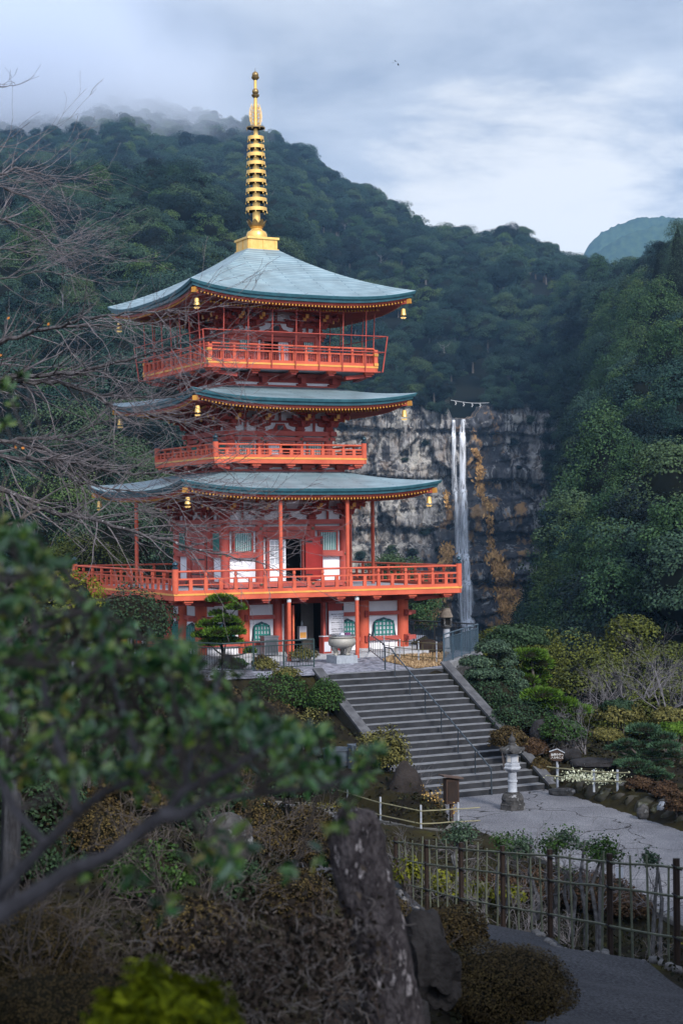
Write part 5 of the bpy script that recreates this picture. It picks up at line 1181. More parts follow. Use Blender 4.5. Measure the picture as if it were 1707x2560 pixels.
# low bamboo fence on the lawn
def bamboo_fence(name,label,posts,ph,rails,npick,m_r,m_p,pr=0.035,rr=0.016,pick_h=None,group=None,low=0.15,ext=0.25):
    """posts: world points on the ground; rails at heights"""
    t=thing(name,label,'fence',posts[0],group)
    for p in posts: mb=MB(); mb.tube([p-Vector((0,0,low)),p+Vector((0,0,ph))],pr,7); wp(mb,'post',m_p,t,True)
    for hz in rails:
        pts=[p+Vector((0.0,-pr-rr,hz+random.uniform(-.02,.02))) for p in posts]; a=pts[0]+(pts[0]-pts[1]).normalized()*ext; b=pts[-1]+(pts[-1]-pts[-2]).normalized()*ext; mb=MB(); pp=[a]+pts+[b]
        fine=[]
        for u,w in zip(pp[:-1],pp[1:]):
            for k in range(4): fine.append(u.lerp(w,k/4)+Vector((0,0,random.uniform(-.008,.008))))
        fine.append(pp[-1]); mb.tube(fine,[rr*(1.12 if i%2 else 0.95) for i in range(len(fine))],6); wp(mb,'rail',m_r,t,True)
    for p,q in zip(posts[:-1],posts[1:]):
        for k in range(npick):
            c=p.lerp(q,(k+0.6+random.uniform(-.1,.1))/(npick+0.2)); lean=Vector((random.uniform(-.05,.05),random.uniform(-.05,.05),0)); hp=(pick_h or ph)*random.uniform(0.93,1.08)
            mb=MB(); mb.tube([c-Vector((0,0,low*.7)),c+lean*0.5+Vector((0,0,hp*.5)),c+lean+Vector((0,0,hp))],[rr*1.05,rr,rr*0.9],6); wp(mb,'picket',m_r,t,True)
    return t
bamboo_fence('bamboo_fence','low dark bamboo fence across the dry lawn by the guard rail',[G(s,y,TZ) for s,y in ((960,1640),(999,1648),(1046,1654),(1091,1656))],0.85,(0.2,0.5,0.78),2,mat('dark old bamboo',(0.12,0.105,0.05),(0.07,0.06,0.03),5),m_wpost,0.03,0.014,0.75)
# stone lanterns
def lantern(label,base,kind,rz=0.3):
    t=tag(empty('stone_lantern',base,rz),label,'stone lantern'); 
    def ad(prof,n,nm,m,sm=False,ph=0.0): mb=MB(); mb.lathe(prof,n,(0,0,0),0,ph); return mb.build(nm,m,t,sm)
    if kind==0:
        ad([(0.44,0),(0.44,0.20),(0.40,0.22),(0.40,0.29)],6,'base_slab',m_lich); ad([(0.36,0.29),(0.38,0.36),(0.35,0.45),(0.31,0.52),(0.24,0.56),(0.24,0.60)],12,'lotus_base',m_lich)
        ad([(0.16,0.60),(0.15,0.62),(0.14,0.92),(0.165,0.93),(0.165,0.98),(0.14,0.99),(0.14,1.24),(0.17,1.27)],16,'shaft',m_lst,True)
        ad([(0.18,1.27),(0.30,1.36),(0.31,1.40),(0.27,1.44),(0.27,1.53),(0.22,1.55)],6,'platform',m_lst)
        fb=ad([(0.21,1.55),(0.21,1.87)],6,'fire_box',m_lst)
        for k in range(6):
            mb=MB(); mb.T=Matrix.Rotation(k*PI/3+PI/6,4,'Z'); mb.bb(0.183,0.192,-0.065,0.065,1.60,1.82,0); mb.build('paper_window',mat('lantern paper',(0.72,0.66,0.60),(0.62,0.57,0.52)) if k%2 else m_lst,fb)
        rf=MB(); n=6; prof=[(0.20,1.87,0),(0.43,1.90,0.06),(0.42,1.97,0.07),(0.30,2.05,0.02),(0.17,2.14,0),(0.10,2.19,0)]; N_=24; vs=[];fs=[]
        for r,z,u in prof:
            for j in range(N_): a=2*PI*j/N_; c=abs(math.cos(a*3)); rr=r*(0.88+0.12*c**3); vs.append((rr*math.cos(a),rr*math.sin(a),z+u*c**4))
        for i in range(len(prof)-1):
            for j in range(N_): j2=(j+1)%N_; fs.append((i*N_+j,i*N_+j2,(i+1)*N_+j2,(i+1)*N_+j))
        rf.add(vs,fs)
        for k in range(6): a=k*PI/3; rf.lathe([(0.02,-0.05),(0.055,-0.02),(0.055,0.03),(0.02,0.07)],8,(0.41*math.cos(a),0.41*math.sin(a),2.01))
        rf.build('roof',m_lich,t,True); ad([(0.13,2.17),(0.13,2.22),(0.09,2.24),(0.12,2.30),(0.115,2.37),(0.06,2.43),(0.02,2.50),(0.012,2.60)],14,'finial',m_lich,True)
    else:
        ml=mat('brownish lantern stone',(0.20,0.165,0.135),(0.12,0.10,0.085),4,0.9,bump=0.3); 
        ad([(0.36,0),(0.36,0.14),(0.26,0.2)],12,'base_slab',m_lich); ad([(0.16,0.2),(0.14,0.5),(0.15,1.04)],14,'shaft',m_lst,True); ad([(0.16,1.04),(0.24,1.10),(0.24,1.16),(0.17,1.2)],12,'platform',m_lich,True)
        mb=MB()
        for k in range(4): mb.T=Matrix.Rotation(k*PI/2,4,'Z'); mb.bb(0.11,0.19,0.11,0.19,1.2,1.52)
        mb.T=None; mb.bb(-0.19,0.19,-0.19,0.19,1.50,1.545); mb.build('fire_box',m_lich,t); mb=MB(); mb.bb(-0.12,0.12,-0.12,0.12,1.2,1.5); mb.build('fire_box_core',m_black,t)
        ad([(0.30,1.545),(0.29,1.60),(0.22,1.74),(0.18,1.90),(0.15,1.94),(0.03,1.96)],14,'cap',ml,True)
lantern('tall stone lantern with dark curled roof and pale shaft standing in the courtyard',G(1281,2024,CZ),0)
lantern('stone lantern with tan bell shaped cap in the terrace railing corner',G(1116,1630,TZ),1)
# incense burner
def burner():
    b=G(855,1657,TZ); t=tag(empty('incense_burner',b,YAW),'round pale bronze incense burner with legs on a stone block before the doorway','incense burner')
    m=mat('pale weathered bronze',(0.36,0.34,0.30),(0.25,0.235,0.21),3,0.55,metal=0.15,bump=0.2); mb=MB(); mb.bb(-0.48,0.48,-0.48,0.48,0,0.32); mb.build('stone_block',mat('blue grey granite',(0.34,0.37,0.41),(0.26,0.28,0.31),9,0.8),t)
    mb=MB(); mb.lathe([(0.18,0.60),(0.40,0.63),(0.54,0.74),(0.575,0.88),(0.54,1.0),(0.49,1.04),(0.56,1.06),(0.56,1.10),(0.47,1.10),(0.44,1.02),(0.05,1.0)],32); bw=mb.build('bowl',m,t,True)
    for k in range(3):
        a=k*2*PI/3-PI/2+0.5; mb=MB(); c,s=math.cos(a),math.sin(a); mb.tube([(0.36*c,0.36*s,0.70),(0.32*c,0.32*s,0.55),(0.26*c,0.26*s,0.42),(0.30*c,0.30*s,0.32)],[0.15,0.12,0.085,0.11],10); mb.build('leg',m,t,True)
    mb=MB(); mb.lathe([(0.50,1.10),(0.52,1.10),(0.52,1.17),(0.50,1.17),(0.50,1.10)],28); mb.build('steel_rim',mat('bright steel',(0.6,0.6,0.64),(0.5,0.5,0.55),4,0.25,metal=0.9),bw)
    mb=MB(); mb.lathe([(0.43,1.06),(0.40,1.10),(0.02,1.13)],20); mb.build('ash',mat('grey ash',(0.30,0.29,0.29)),bw)
    for x,y,w,m2 in ((-0.1,-0.2,0.16,m_paper),(0.2,-0.1,0.22,mat('purple cloth',(0.16,0.05,0.14)))): mb=MB(); mb.bb(x-w/2,x+w/2,y-0.08,y+0.08,1.11,1.24); mb.build('incense_box',m2,bw)
burner()
def text_obj(parent,body,size,loc,rot,m,name='lettering',align='LEFT',thick=0.001):
    c=bpy.data.curves.new(name,'FONT'); c.body=body; c.size=size; c.align_x=align; c.align_y='TOP'; c.extrude=thick; c.offset=size*0.012; c.space_line=1.15; c.materials.append(m)
    o=bpy.data.objects.new(name,c); COL.objects.link(o); bpy.context.view_layer.update()
    me=bpy.data.meshes.new_from_object(o.evaluated_get(bpy.context.evaluated_depsgraph_get())); bpy.data.objects.remove(o); bpy.data.curves.remove(c)
    o=bpy.data.objects.new(name,me); COL.objects.link(o); o.parent=parent; o.location=loc; o.rotation_euler=rot; return o
def notice():
    # stands against the open basement door leaf
    h=4.785; p=PL(1.31,-h-0.42,0.62); t=tag(empty('notice_board',p,YAW),'white notice board with black Japanese writing hung on the open red door','notice board')
    W,H=0.71,1.17; mb=MB(); mb.bb(-W/2,W/2,-0.02,0.02,0,H); mb.build('board',m_paper,t)
    L=[('御朱印は上の受付所',-0.26,1.05),('は お一人の参拝',-0.14,0.955),('お札は受付所へどうぞ',-0.19,0.86),('拝観は三重塔入口よ',-0.26,0.69),('り入りください。',-0.26,0.595),('本堂観音様御守所より',-0.26,0.41),('入場は四時三十分まで',-0.26,0.315),('になります。',-0.26,0.22)]
    for s,x,z in L: text_obj(t,s,0.068,(x,-0.0225,z),(PI/2,0,0),m_ink)
    for z in (0.75,0.475): mb=MB(); mb.bb(-0.28,0.28,-0.0235,-0.0205,z-0.004,z+0.004); mb.build('ruled_line',m_ink,t)
notice()
def misc_door():
    h=4.785
    p=PL(-2.0,-h-0.75,0); t=tag(empty('steel_cabinet',p,YAW),'grey steel cabinet under the left bell shaped window','cabinet'); ms=mat('brushed steel',(0.22,0.23,0.26),(0.15,0.16,0.18),6,0.4,metal=0.6)
    mb=MB(); mb.bb(-0.32,0.32,-0.22,0.22,0.05,0.80); mb.build('body',ms,t); mb=MB(); mb.bb(-0.35,0.35,-0.25,0.25,0.80,0.85); mb.build('top',ms,t); mb=MB(); mb.bb(-0.25,0.25,-0.235,-0.221,0.15,0.7); mb.build('door',mat('dark steel door',(0.10,0.105,0.12),(0.08,0.085,0.10),5,0.4,metal=0.5),t)
    p=PL(0.62,-h-0.75,0); t=tag(empty('leaflet_rack',p,YAW+0.2),'small dark red leaflet rack beside the incense burner','rack'); mb=MB(); mb.bb(-0.22,0.22,-0.14,0.14,0,0.72); mb.build('body',m_dred,t)
    mb=MB(); mb.bb(-0.17,0.17,-0.155,-0.141,0.08,0.5); mb.build('leaflet',m_paper,t); mb=MB(); mb.bb(-0.24,0.24,-0.16,0.16,0.72,0.745); mb.build('top',m_paper,t)
    p=PL(0.1,-h+0.5,0.0); t=tag(empty('sanitiser_stand',p,YAW),'yellow and white labelled stand holding a hand sanitiser bottle in the dark doorway','stand'); mb=MB(); mb.bb(-0.17,0.17,-0.12,0.12,0.55,1.12,0); mb.bb(-0.15,0.15,-0.125,-0.121,0.62,0.86,1); mb.build('poster_box',[m_paper,m_yel],t)
    mb=MB(); mb.bb(-0.03,0.03,-0.03,0.03,0,0.55); mb.build('leg',m_iron,t); mb=MB(); mb.lathe([(0.05,1.12),(0.05,1.27),(0.02,1.29),(0.02,1.35)],10); mb.tube([(0,0,1.35),(0,-0.06,1.35)],0.01,5); mb.build('bottle',mat('clear grey plastic',(0.35,0.38,0.42)),t,True)
misc_door()
# ---- planting helpers
m_core=mat('shade inside the shrub',(0.012,0.012,0.008),(0.018,0.016,0.010),3,1.0)  # shade within the foliage, put into a dark core colour
m_twig=mat('grey brown twig',(0.11,0.095,0.09),(0.06,0.05,0.048),6,0.85)
m_ltwig=mat('pale lichen twig',(0.19,0.178,0.19),(0.10,0.092,0.098),6,0.85)
LM={'dark':leafmat('dark glossy leaves',[(0.012,0.026,0.014),(0.02,0.042,0.02),(0.035,0.06,0.026)],per_obj=0.15,nscale=1.2),
 'clip':leafmat('clipped conifer',[(0.022,0.042,0.028),(0.038,0.066,0.04),(0.065,0.095,0.055)],per_obj=0.1,nscale=2),
 'pine':leafmat('bright pine needles',[(0.030,0.065,0.008),(0.055,0.11,0.012),(0.09,0.155,0.02)],per_obj=0.12,nscale=1.2),
 'dpine':leafmat('dark pine needles',[(0.014,0.035,0.01),(0.026,0.058,0.014),(0.045,0.085,0.02)],per_obj=0.1,nscale=1.5),
 'bpine':leafmat('blue green pine needles',[(0.022,0.05,0.028),(0.035,0.075,0.04),(0.07,0.115,0.065)],per_obj=0.1,nscale=1.5),
 'olive':leafmat('olive leaves',[(0.05,0.05,0.015),(0.09,0.085,0.025),(0.15,0.13,0.04)],per_obj=0.1,nscale=1.5),
 'brown':leafmat('winter brown azalea leaves',[(0.028,0.019,0.009),(0.056,0.038,0.015),(0.088,0.066,0.020)],per_obj=0.2,nscale=1.6,rough=0.8,spec=0.15),
 'rust':leafmat('rusty brown leaves',[(0.028,0.016,0.010),(0.05,0.028,0.016),(0.075,0.045,0.022)],per_obj=0.2,nscale=1.6,rough=0.8,spec=0.15),
 'yellow':leafmat('yellow green new leaves',[(0.06,0.075,0.006),(0.12,0.13,0.01),(0.20,0.19,0.02)],per_obj=0.1,nscale=2,trans=0.2),
 'gold':leafmat('golden dry leaves',[(0.22,0.12,0.03),(0.34,0.21,0.06),(0.42,0.29,0.10)],per_obj=0.0,nscale=2)}
def bush(name,label,c,r,leaf,lm,n,seed=0,group=None,cat='shrub',stems=5,aspect=0.7,up=0.3,low=-0.35,rough=0.14,core=0.80,shell=(0.80,1.04),mstem=None,base=None):
    """c: centre of the foliage"""
    rng=np.random.RandomState(seed+50); np.random.seed(seed+50); c=Vector(c); gz=base if base is not None else zg1(c.x,c.y); t=thing(name,label,cat,(c.x,c.y,gz),group)
    d=rng.normal(size=(n*2,3)); d=unit(d); d=d[d[:,2]>low][:n]; m=len(d)
    ph=rng.uniform(0,6,6); w=1+rough*(np.sin(d[:,0]*4+ph[0])*np.sin(d[:,1]*4+ph[1])+0.6*np.sin(d[:,2]*7+ph[2]+d[:,0]*5))+rough*0.5*rng.normal(size=m)*0.5
    pos=np.array(c)+d*np.array(r)*(w*rng.uniform(*shell,size=m))[:,None]; v,f=cards(pos,d+np.array([0,0,up])+rng.normal(size=d.shape)*0.5,rng.uniform(0.7,1.3,m)*leaf,aspect,curl=0.08)
    wnp('foliage',v,f,lm,t)
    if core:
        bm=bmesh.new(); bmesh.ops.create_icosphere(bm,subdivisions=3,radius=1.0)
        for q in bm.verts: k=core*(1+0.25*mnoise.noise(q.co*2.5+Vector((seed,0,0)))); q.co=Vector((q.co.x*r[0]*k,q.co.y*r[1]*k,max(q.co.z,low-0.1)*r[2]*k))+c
        me=bpy.data.meshes.new('inner_shade'); bm.to_mesh(me); bm.free(); me.materials.append(m_core); o=bpy.data.objects.new('inner_shade',me); COL.objects.link(o); o.parent=t; o.location=-t.location  # solid dark core standing in for shade between the leaves
    mb=MB()
    for i in range(stems):
        a=rng.uniform(0,6.28); k=rng.uniform(0.2,0.75); e=c+Vector((r[0]*k*math.cos(a),r[1]*k*math.sin(a),r[2]*0.2)); b=Vector((c.x+0.25*r[0]*math.cos(a),c.y+0.25*r[1]*math.sin(a),gz-0.05)); mb.tube([b,b.lerp(e,.5)+Vector((rng.normal()*.05,rng.normal()*.05,0)),e],[0.035,0.025,0.012],5,cap=False)
    if stems: wp(mb,'stem',mstem or m_twig,t)
    return t
def px(Y): return Y/F_PX
def bushS(name,label,sx,sy,Y,rx,rz,leaf,lm,n,free=False,**k):
    if not free:                                               # settle where the plant's foot meets the ground
        best=None
        for dy in np.arange(-6,6.01,.2):
            y=max(3.0,Y+dy); c=P(sx,sy,y); e=abs(c.z-0.72*rz*px(y)-zg1(c.x,c.y))+0.012*abs(dy)
            if best is None or e<best[0]: best=(e,y)
        Y=best[1]
    s=px(Y); return bush(name,label,P(sx,sy,Y),(rx*s,rx*s*0.9,rz*s),leaf,lm,n,**k)
def padtree(name,label,base,pads,lm,leaf,npp,trunk,cat='tree',needle=True,seed=0,group=None,tr=0.09,aspect=0.25):
    """clipped cloud tree: pads = (centre, rx, rz)"""
    rng=np.random.RandomState(seed); np.random.seed(seed); t=thing(name,label,cat,base,group); V=[]
    for c,rx,rz in pads:
        c=np.array(c); n=int(npp*max(0.3,(rx/0.7)**2)); d=unit(rng.normal(size=(n*2,3))); d=d[d[:,2]>-0.45][:n]; m=len(d); w=1+0.14*np.sin(d[:,0]*5+rng.uniform(0,6))*np.sin(d[:,1]*5+rng.uniform(0,6))
        pos=c+d*np.array([rx,rx*0.9,rz])*(w*rng.uniform(0.75,1.05,m))[:,None]
        al=d+np.array([0,0,0.7]) if needle else None
        nn=np.cross(d,rng.normal(size=d.shape)) if needle else d+np.array([0,0,.4])+rng.normal(size=d.shape)*.45
        v,f=cards(pos,nn,rng.uniform(0.7,1.3,m)*leaf,aspect if needle else 0.7,along=al)
        wnp('foliage_pad',v,f,lm,t)
    mb=MB(); mb.tube(trunk,[tr*(1-0.6*i/(len(trunk)-1)) for i in range(len(trunk))],8)
    wp(mb,'trunk',m_bark,t,True)
    for c,rx,rz in pads:
        k=min(range(len(trunk)),key=lambda i:(Vector(trunk[i])-Vector(c)).length+(3 if trunk[i][2]>c[2] else 0)); a=Vector(trunk[k]); c=Vector(c); mb=MB(); mb.tube([a,a.lerp(c,.5)+Vector((0,0,-.08)),c-Vector((0,0,rz*.3))],[tr*.5,tr*.4,tr*.2],6); wp(mb,'branch',m_bark,t,True)
        mb=MB(); mb.lathe([(0.02,-rz*.6),(rx*.66,-rz*.35),(rx*.7,0),(rx*.45,rz*.45),(0.02,rz*.62)],12,c); wp(mb,'pad_shade',m_core,t,True)  # dark lens in each pad carries its inner shade
    return t
def padsS(L,Y): return [(P(x,y,Y+dy),rx*px(Y)*1.14,rz*px(Y)*1.14) for x,y,rx,rz,dy in L]
def grow(mb,p,d,L,r,depth,rng,up=0.02,spread=0.6,kids=(3,5),segs=5,wob=0.22):
    pts=[Vector(p)]; d=Vector(d).normalized(); rs=[r]
    for i in range(segs):
        d=(d+Vector((rng.gauss(0,wob),rng.gauss(0,wob),rng.gauss(0,wob)+up))).normalized(); pts.append(pts[-1]+d*L/segs); rs.append(max(0.0022,r*(1-0.75*(i+1)/segs)))
    mb.tube(pts,rs,6 if r>0.02 else 4,cap=False)
    if depth<=0: return
    for k in range(rng.randint(*kids)):
        i=rng.randint(1,segs); a=pts[i]; dd=(pts[i]-pts[i-1]).normalized(); s=Vector((rng.gauss(0,1),rng.gauss(0,1),rng.gauss(0,1))); s=(s-dd*s.dot(dd)).normalized(); grow(mb,a,dd+s*spread*rng.uniform(.6,1.4),L*rng.uniform(.4,.65),max(0.003,rs[i]*.6),depth-1,rng,up,spread,kids,max(3,segs-1),wob)
def bare_bush(name,label,base,h,n,seed,m,group=None,cat='bare shrub',spread=0.7,r=0.03,depth=3,lean=(0,0,0)):
    rng=random.Random(seed); t=thing(name,label,cat,base,group); mb=MB()
    for i in range(n): a=rng.uniform(0,6.28); grow(mb,Vector(base)+Vector((rng.uniform(-.15,.15),rng.uniform(-.15,.15),-.05)),Vector((math.cos(a)*spread,math.sin(a)*spread,1.0))+Vector(lean),h*rng.uniform(.7,1.0),r,depth,rng,0.03,0.7,(3,5))
    wp(mb,'branches',m,t); return t
# ---- planting round the terrace and the steps
k_=px(70.0)
def X4(x,y): return 1120+.3744*x,1480+.3744*y
def pads4(L): return [(*X4(a,b),rx*.3744,rz*.3744,dy) for a,b,rx,rz,dy in L]
bz=gp(1235,1700,69.5)
padtree('clipped_conifer','dark green clipped cloud conifer with rounded tiers beside the top of the steps',bz,padsS(pads4([(305,375,116,52,0),(195,470,112,42,-.2),(395,475,66,40,.2),(240,545,120,42,-.5),(420,555,72,46,0),(135,600,58,36,-.4),(300,645,70,30,-.6),(445,620,78,46,-.2),(370,430,80,50,.8),(330,580,90,60,.5)]),69.5),LM['clip'],0.09,1500,[bz,bz+Vector((.1,0,1.0)),P(1235,1690,69.8),P(1240,1640,69.8),P(1235,1615,69.6)],needle=False,seed=3)
for i,(x,y,Y,rx,rz,lm,l) in enumerate([(1235,1745,68.6,75,48,'dark','dark shrub in the shade under the clipped cloud conifer'),(1290,1800,66.5,70,50,'dark','dark shrub in the hollow beside the middle of the stair curb'),(1345,1790,67.5,80,50,'dark','dark shrub in the shade under the low pine branch'),(1400,1830,65,60,40,'dpine','dark green shrub behind the tangled leafless bush'),(1270,1850,63.5,45,35,'brown','brown shrub beside the lower part of the stair curb')]): bushS('shrub',l,x,y,Y,rx,rz,0.09,LM[lm],2600,seed=360+i,free=True)
b2=gp(1290,1640,75.0)
bushS('juniper','broad dark green dome shaped shrub behind the clipped cloud conifer',*X4(455,312),76.0,190*.3744,95*.3744,0.12,LM['dark'],5200,seed=4,cat='shrub')
padtree('pine','bright green pine right of the clipped cloud conifer',gp(1340,1720,72),padsS(pads4([(540,425,112,45,0),(600,480,90,55,.3),(560,560,100,60,.6),(520,590,80,40,0),(590,640,70,50,.5)]),72.0),LM['pine'],0.17,1000,[gp(1340,1720,72),P(1335,1720,72),P(1330,1670,72),P(1330,1640,72)],seed=5)
padtree('pine','bright green pine branch reaching out low over the dark hollow right of the steps',gp(1330,1800,67),padsS(pads4([(620,690,120,48,0),(740,750,120,42,0),(850,790,95,36,-.2),(690,800,110,40,.4),(560,730,80,50,.5)]),67.0),LM['pine'],0.17,1100,[gp(1330,1800,67),P(1320,1790,67),P(1345,1755,67),P(1400,1760,67)],seed=6)
def bigtree(name,label,sx,sy_top,Y,R,H,seed,lm,conic=False,group=None,cat='tree',sxyz=None):
    top=P(sx,sy_top,Y); me=conifer(seed,R,H,60,230,0.16,lm) if conic else broad_tree(seed,R,H,40,330,0.125,lm)
    o=inst(name,me,None,(top.x,top.y,top.z-H*0.97)); tag(o,label,cat,group); return o
YG='yellow green trees below the valley'
for i,(a,b,R,H,Y,l) in enumerate([(830,255,2.9,7.5,90,'broad yellow green tree directly right of the bright green pine'),(1230,190,2.7,8.5,92,'tallest yellow green tree, pointed, at the foot of the right hillside'),(1430,300,3.0,7.5,88,'yellow green tree at the right edge of the valley planting'),(1080,300,2.2,7.0,94,'narrow yellow green tree between two larger ones in the valley row'),(590,200,1.8,6.0,96,'small yellow green tree peeping over the dark dome shrub'),(330,165,1.6,6.0,97,'small yellow green tree by the foot of the cliff, left of the dark dome shrub'),(1560,230,2.6,8.0,98,'dull yellow green tree cut by the right edge of the picture'),(960,330,2.4,6.0,84,'low yellow green tree in front of the valley row')]):
    bigtree('yellow_green_tree',l,*X4(a,b),Y,R,H,60+i,lm_yel,i==1,YG)
GB='grey leafless bushes in the right garden'
for i,(a,b,Y,h,n,l) in enumerate([(1120,745,72,2.3,7,'pale leafless bush below the tallest yellow green tree'),(1450,760,70,2.6,8,'pale leafless bush at the right edge of the garden'),(1000,780,73,1.6,6,'pale leafless bush beside the tip of the low pine branch'),(890,1000,65,1.8,8,'tangled grey leafless bush left of the round clipped shrub'),(1320,640,78,2.0,6,'thin leafless bush under the right valley trees')]):
    s=X4(a,b); p=P(*s,Y); bare_bush('leafless_bush',l,(p.x,p.y,p.z-0.4),h,n,80+i,m_ltwig,GB,r=0.028)
bushS('shrub','olive shrub with orange leaves behind the round clipped shrub',*X4(1150,825),67,170*.3744,80*.3744,0.11,LM['olive'],2600,seed=7,core=0.72)
bushS('shrub','dark green shrub behind the olive and orange shrub',*X4(1130,770),69,110*.3744,50*.3744,0.11,LM['dark'],1800,seed=8)
bushS('shrub','dull olive shrub at the right edge above the spreading pine',*X4(1480,840),66.5,130*.3744,70*.3744,0.11,LM['olive'],2000,seed=9,core=0.7)
bushS('clipped_shrub','round clipped yellowish green shrub beside the spreading pine',*X4(1050,962),64,122*.3744,58*.3744,0.07,LM['olive'],4200,seed=10,rough=0.05)
def X2(x,y): return 1200+.3233*x,1780+.3233*y
b3=gp(1625,1990,62)
padtree('spreading_pine','dark blue green layered pine spreading over the rocks at the right',b3,[(P(*X2(a,b),62+dy),rx*.3233*px(62),rz*.3233*px(62)) for a,b,rx,rz,dy in [(1260,135,140,46,.3),(1400,190,120,38,.2),(1130,240,90,32,-.2),(1040,280,80,30,0),(1230,260,110,36,.4),(1420,260,130,34,-.3),(1170,330,100,30,.2),(1290,330,110,30,0),(1180,395,140,34,-.4),(1380,400,110,36,.2),(1310,460,120,34,-.6),(1400,500,90,30,-.3),(1090,400,60,30,-.1),(1500,330,80,40,.5)]],LM['bpine'],0.13,1100,[b3,P(*X2(1340,520),62),P(*X2(1290,380),62),P(*X2(1330,260),62.2),P(*X2(1290,160),62.2)],seed=11,tr=0.12)
bushS('pine','bright green pine crown behind the spreading dark pine at the right edge',*X2(1510,140),66,135*.3233,60*.3233,0.2,LM['pine'],2600,seed=12,aspect=0.25,cat='tree',free=True)
bushS('azalea','rounded brown azalea beside the bottom of the stair curb',*X2(405,285),61.8,122*.3233,88*.3233,0.07,LM['rust'],4600,seed=13,rough=0.06)
bushS('azalea','greyer brown azalea in front of the rounded one at the stair foot',*X2(460,430),60.8,85*.3233,72*.3233,0.07,LM['brown'],3000,seed=14)
for i,(a,b,Y,rx,rz,l) in enumerate([(1420,610,57.5,120,75,'dark red brown shrub under the spreading pine'),(1540,720,54.5,110,95,'dark red brown shrub at the right edge above the courtyard'),(1230,560,59.5,110,60,'low brownish shrub at the end of the short bamboo fence')]): bushS('red_brown_shrub',l,*X2(a,b),Y,rx*.3233,rz*.3233,0.08,LM['rust'],2200,seed=20+i,core=0.75,group='red brown shrubs by the courtyard wall')
# low rock wall along the right side of the courtyard
wa,wb=Vector((7.4,63.2)),Vector((11.2,53.0)); rr_=random.Random(3)
for i in range(13):
    f=(i+0.4)/13; c=wa.lerp(wb,f)+Vector((0.35,0.1)); rock('wall_stone','dark mossy stone of the low rough wall along the right side of the courtyard',(c.x,c.y,CZ+0.18),(rr_.uniform(.6,1.0),rr_.uniform(.7,1.1),rr_.uniform(.5,.75)),30+i,m_rockm,'stones of the low courtyard wall',rz=rr_.uniform(0,3))
for i in range(10):
    f=(i+0.3)/10; c=wa.lerp(wb,f)+Vector((1.0,0.35)); rock('capping_stone','flat lichened capping stone on top of the low courtyard wall',(c.x,c.y,CZ+0.48),(1.2,1.1,0.22),60+i,m_lich,'capping stones of the low courtyard wall',rz=rr_.uniform(0,.6))
rock('flat_stone','flat grey stone lying at the foot of the stair curb',G(1402,1990,CZ)+Vector((0.1,0.2,0.1)),(1.1,0.7,0.34),80,m_lich)
for i,(a,b,w,h) in enumerate([(1255,790,.42,.55),(1430,790,.62,.62)]): rock('rock',['dark pointed rock at the wall foot by the courtyard corner','pale faced rock at the wall foot near the right edge'][i],G(*X2(a,b+40),CZ)+Vector((0,0,h*.4)),(w,w,h),84+i,m_lich if i==0 else mat('pale blue grey rock',(0.24,0.26,0.30),(0.08,0.08,0.09),3,0.9,bump=.5))
for i,(a,b,Y,w,h,l) in enumerate([(470,170,65,.9,1.0,'dark upright rock in the shade right of the steps'),(880,395,62.5,1.9,.35,'long flat dark slab behind the short bamboo fence'),(1000,410,62.3,.5,.5,'small grey rock under the spreading pine'),(680,330,64,1.0,.5,'dark flat rock behind the wooden leaf shaped sign')]): rock('rock',l,P(*X2(a,b),Y),(w,w*.7,h),90+i,m_rock)
# short bamboo fence at the right with its post sign
bamboo_fence('bamboo_fence','short two rail bamboo fence on grey posts right of the steps',[P(*X2(a,b),Y) for a,b,Y in ((598,545,61.2),(878,585,60.0),(1060,590,59.2))],0.62,(0.22,0.53),0,m_bamy,m_wpost,0.04,0.022,ext=0.5)
def leaf_sign():
    b=P(*X2(594,540),61.3); t=thing('wooden_sign','small dark leaf shaped wooden sign with white writing on a post','sign',b); mb=MB(); mb.tube([b+Vector((-0.0,0,-.2)),b+Vector((0,0,0.75))],0.035,7); wp(mb,'post',m_wpost,t)
    mb=MB(); c=b+Vector((0,-0.06,0.92)); pts=[(-.24,-.14),(-.1,-.18),(.12,-.2),(.22,-.12),(.2,.05),(.24,.12),(.08,.16),(.03,.26),(-.05,.28),(-.1,.18),(-.24,.14),(-.28,0)]; mb.T=Matrix.Translation(c); mb.prism([p for p in pts],-0.02,0.02); wp(mb,'board',m_wood,t)
    mb=MB(); mb.T=Matrix.Translation(c); mb.beam((0.0,-0.03,.24),(.26,-0.03,.1),.03,.03); mb.beam((-0.28,-0.03,.15),(0,-0.03,.24),.03,.03); wp(mb,'roof_slat',m_wpost,t)
    o=text_obj(t,'庭園の中へ\n入らぬこと',0.088,c+Vector((-.22,-.0225,.08))-t.location,(PI/2,0,0),mat('white lettering',(0.75,0.75,0.75)))
leaf_sign()
# pale lichen plants behind that fence
def tuft(name,label,cs,n,r,leaf,lm,seed,kind='stuff',zs=0.15,cat='ground cover'):
    rng=np.random.RandomState(seed); np.random.seed(seed); pos=[]; 
    for c in cs: q=rng.normal(size=(n,3))*np.array([r,r,zs]); q[:,2]=np.abs(q[:,2]); pos.append(np.array(c)+q)
    pos=np.concatenate(pos); v,f=cards(pos,rng.normal(size=pos.shape)+np.array([0,-.5,.8]),rng.uniform(.6,1.4,len(pos))*leaf,0.7); o=np_obj(name,v,f,lm); tag(o,label,cat,kind=kind); return o
tuft('pale_ground_cover','pale cream flecked low plants behind the short bamboo fence',[P(*X2(a,b),60.6) for a,b in ((690,530),(760,520),(820,530),(930,525),(960,560),(1000,540))],160,0.28,0.07,leafmat('cream flecks',[(0.2,0.22,0.10),(0.42,0.44,0.30),(0.58,0.58,0.48)],per_obj=0),5)
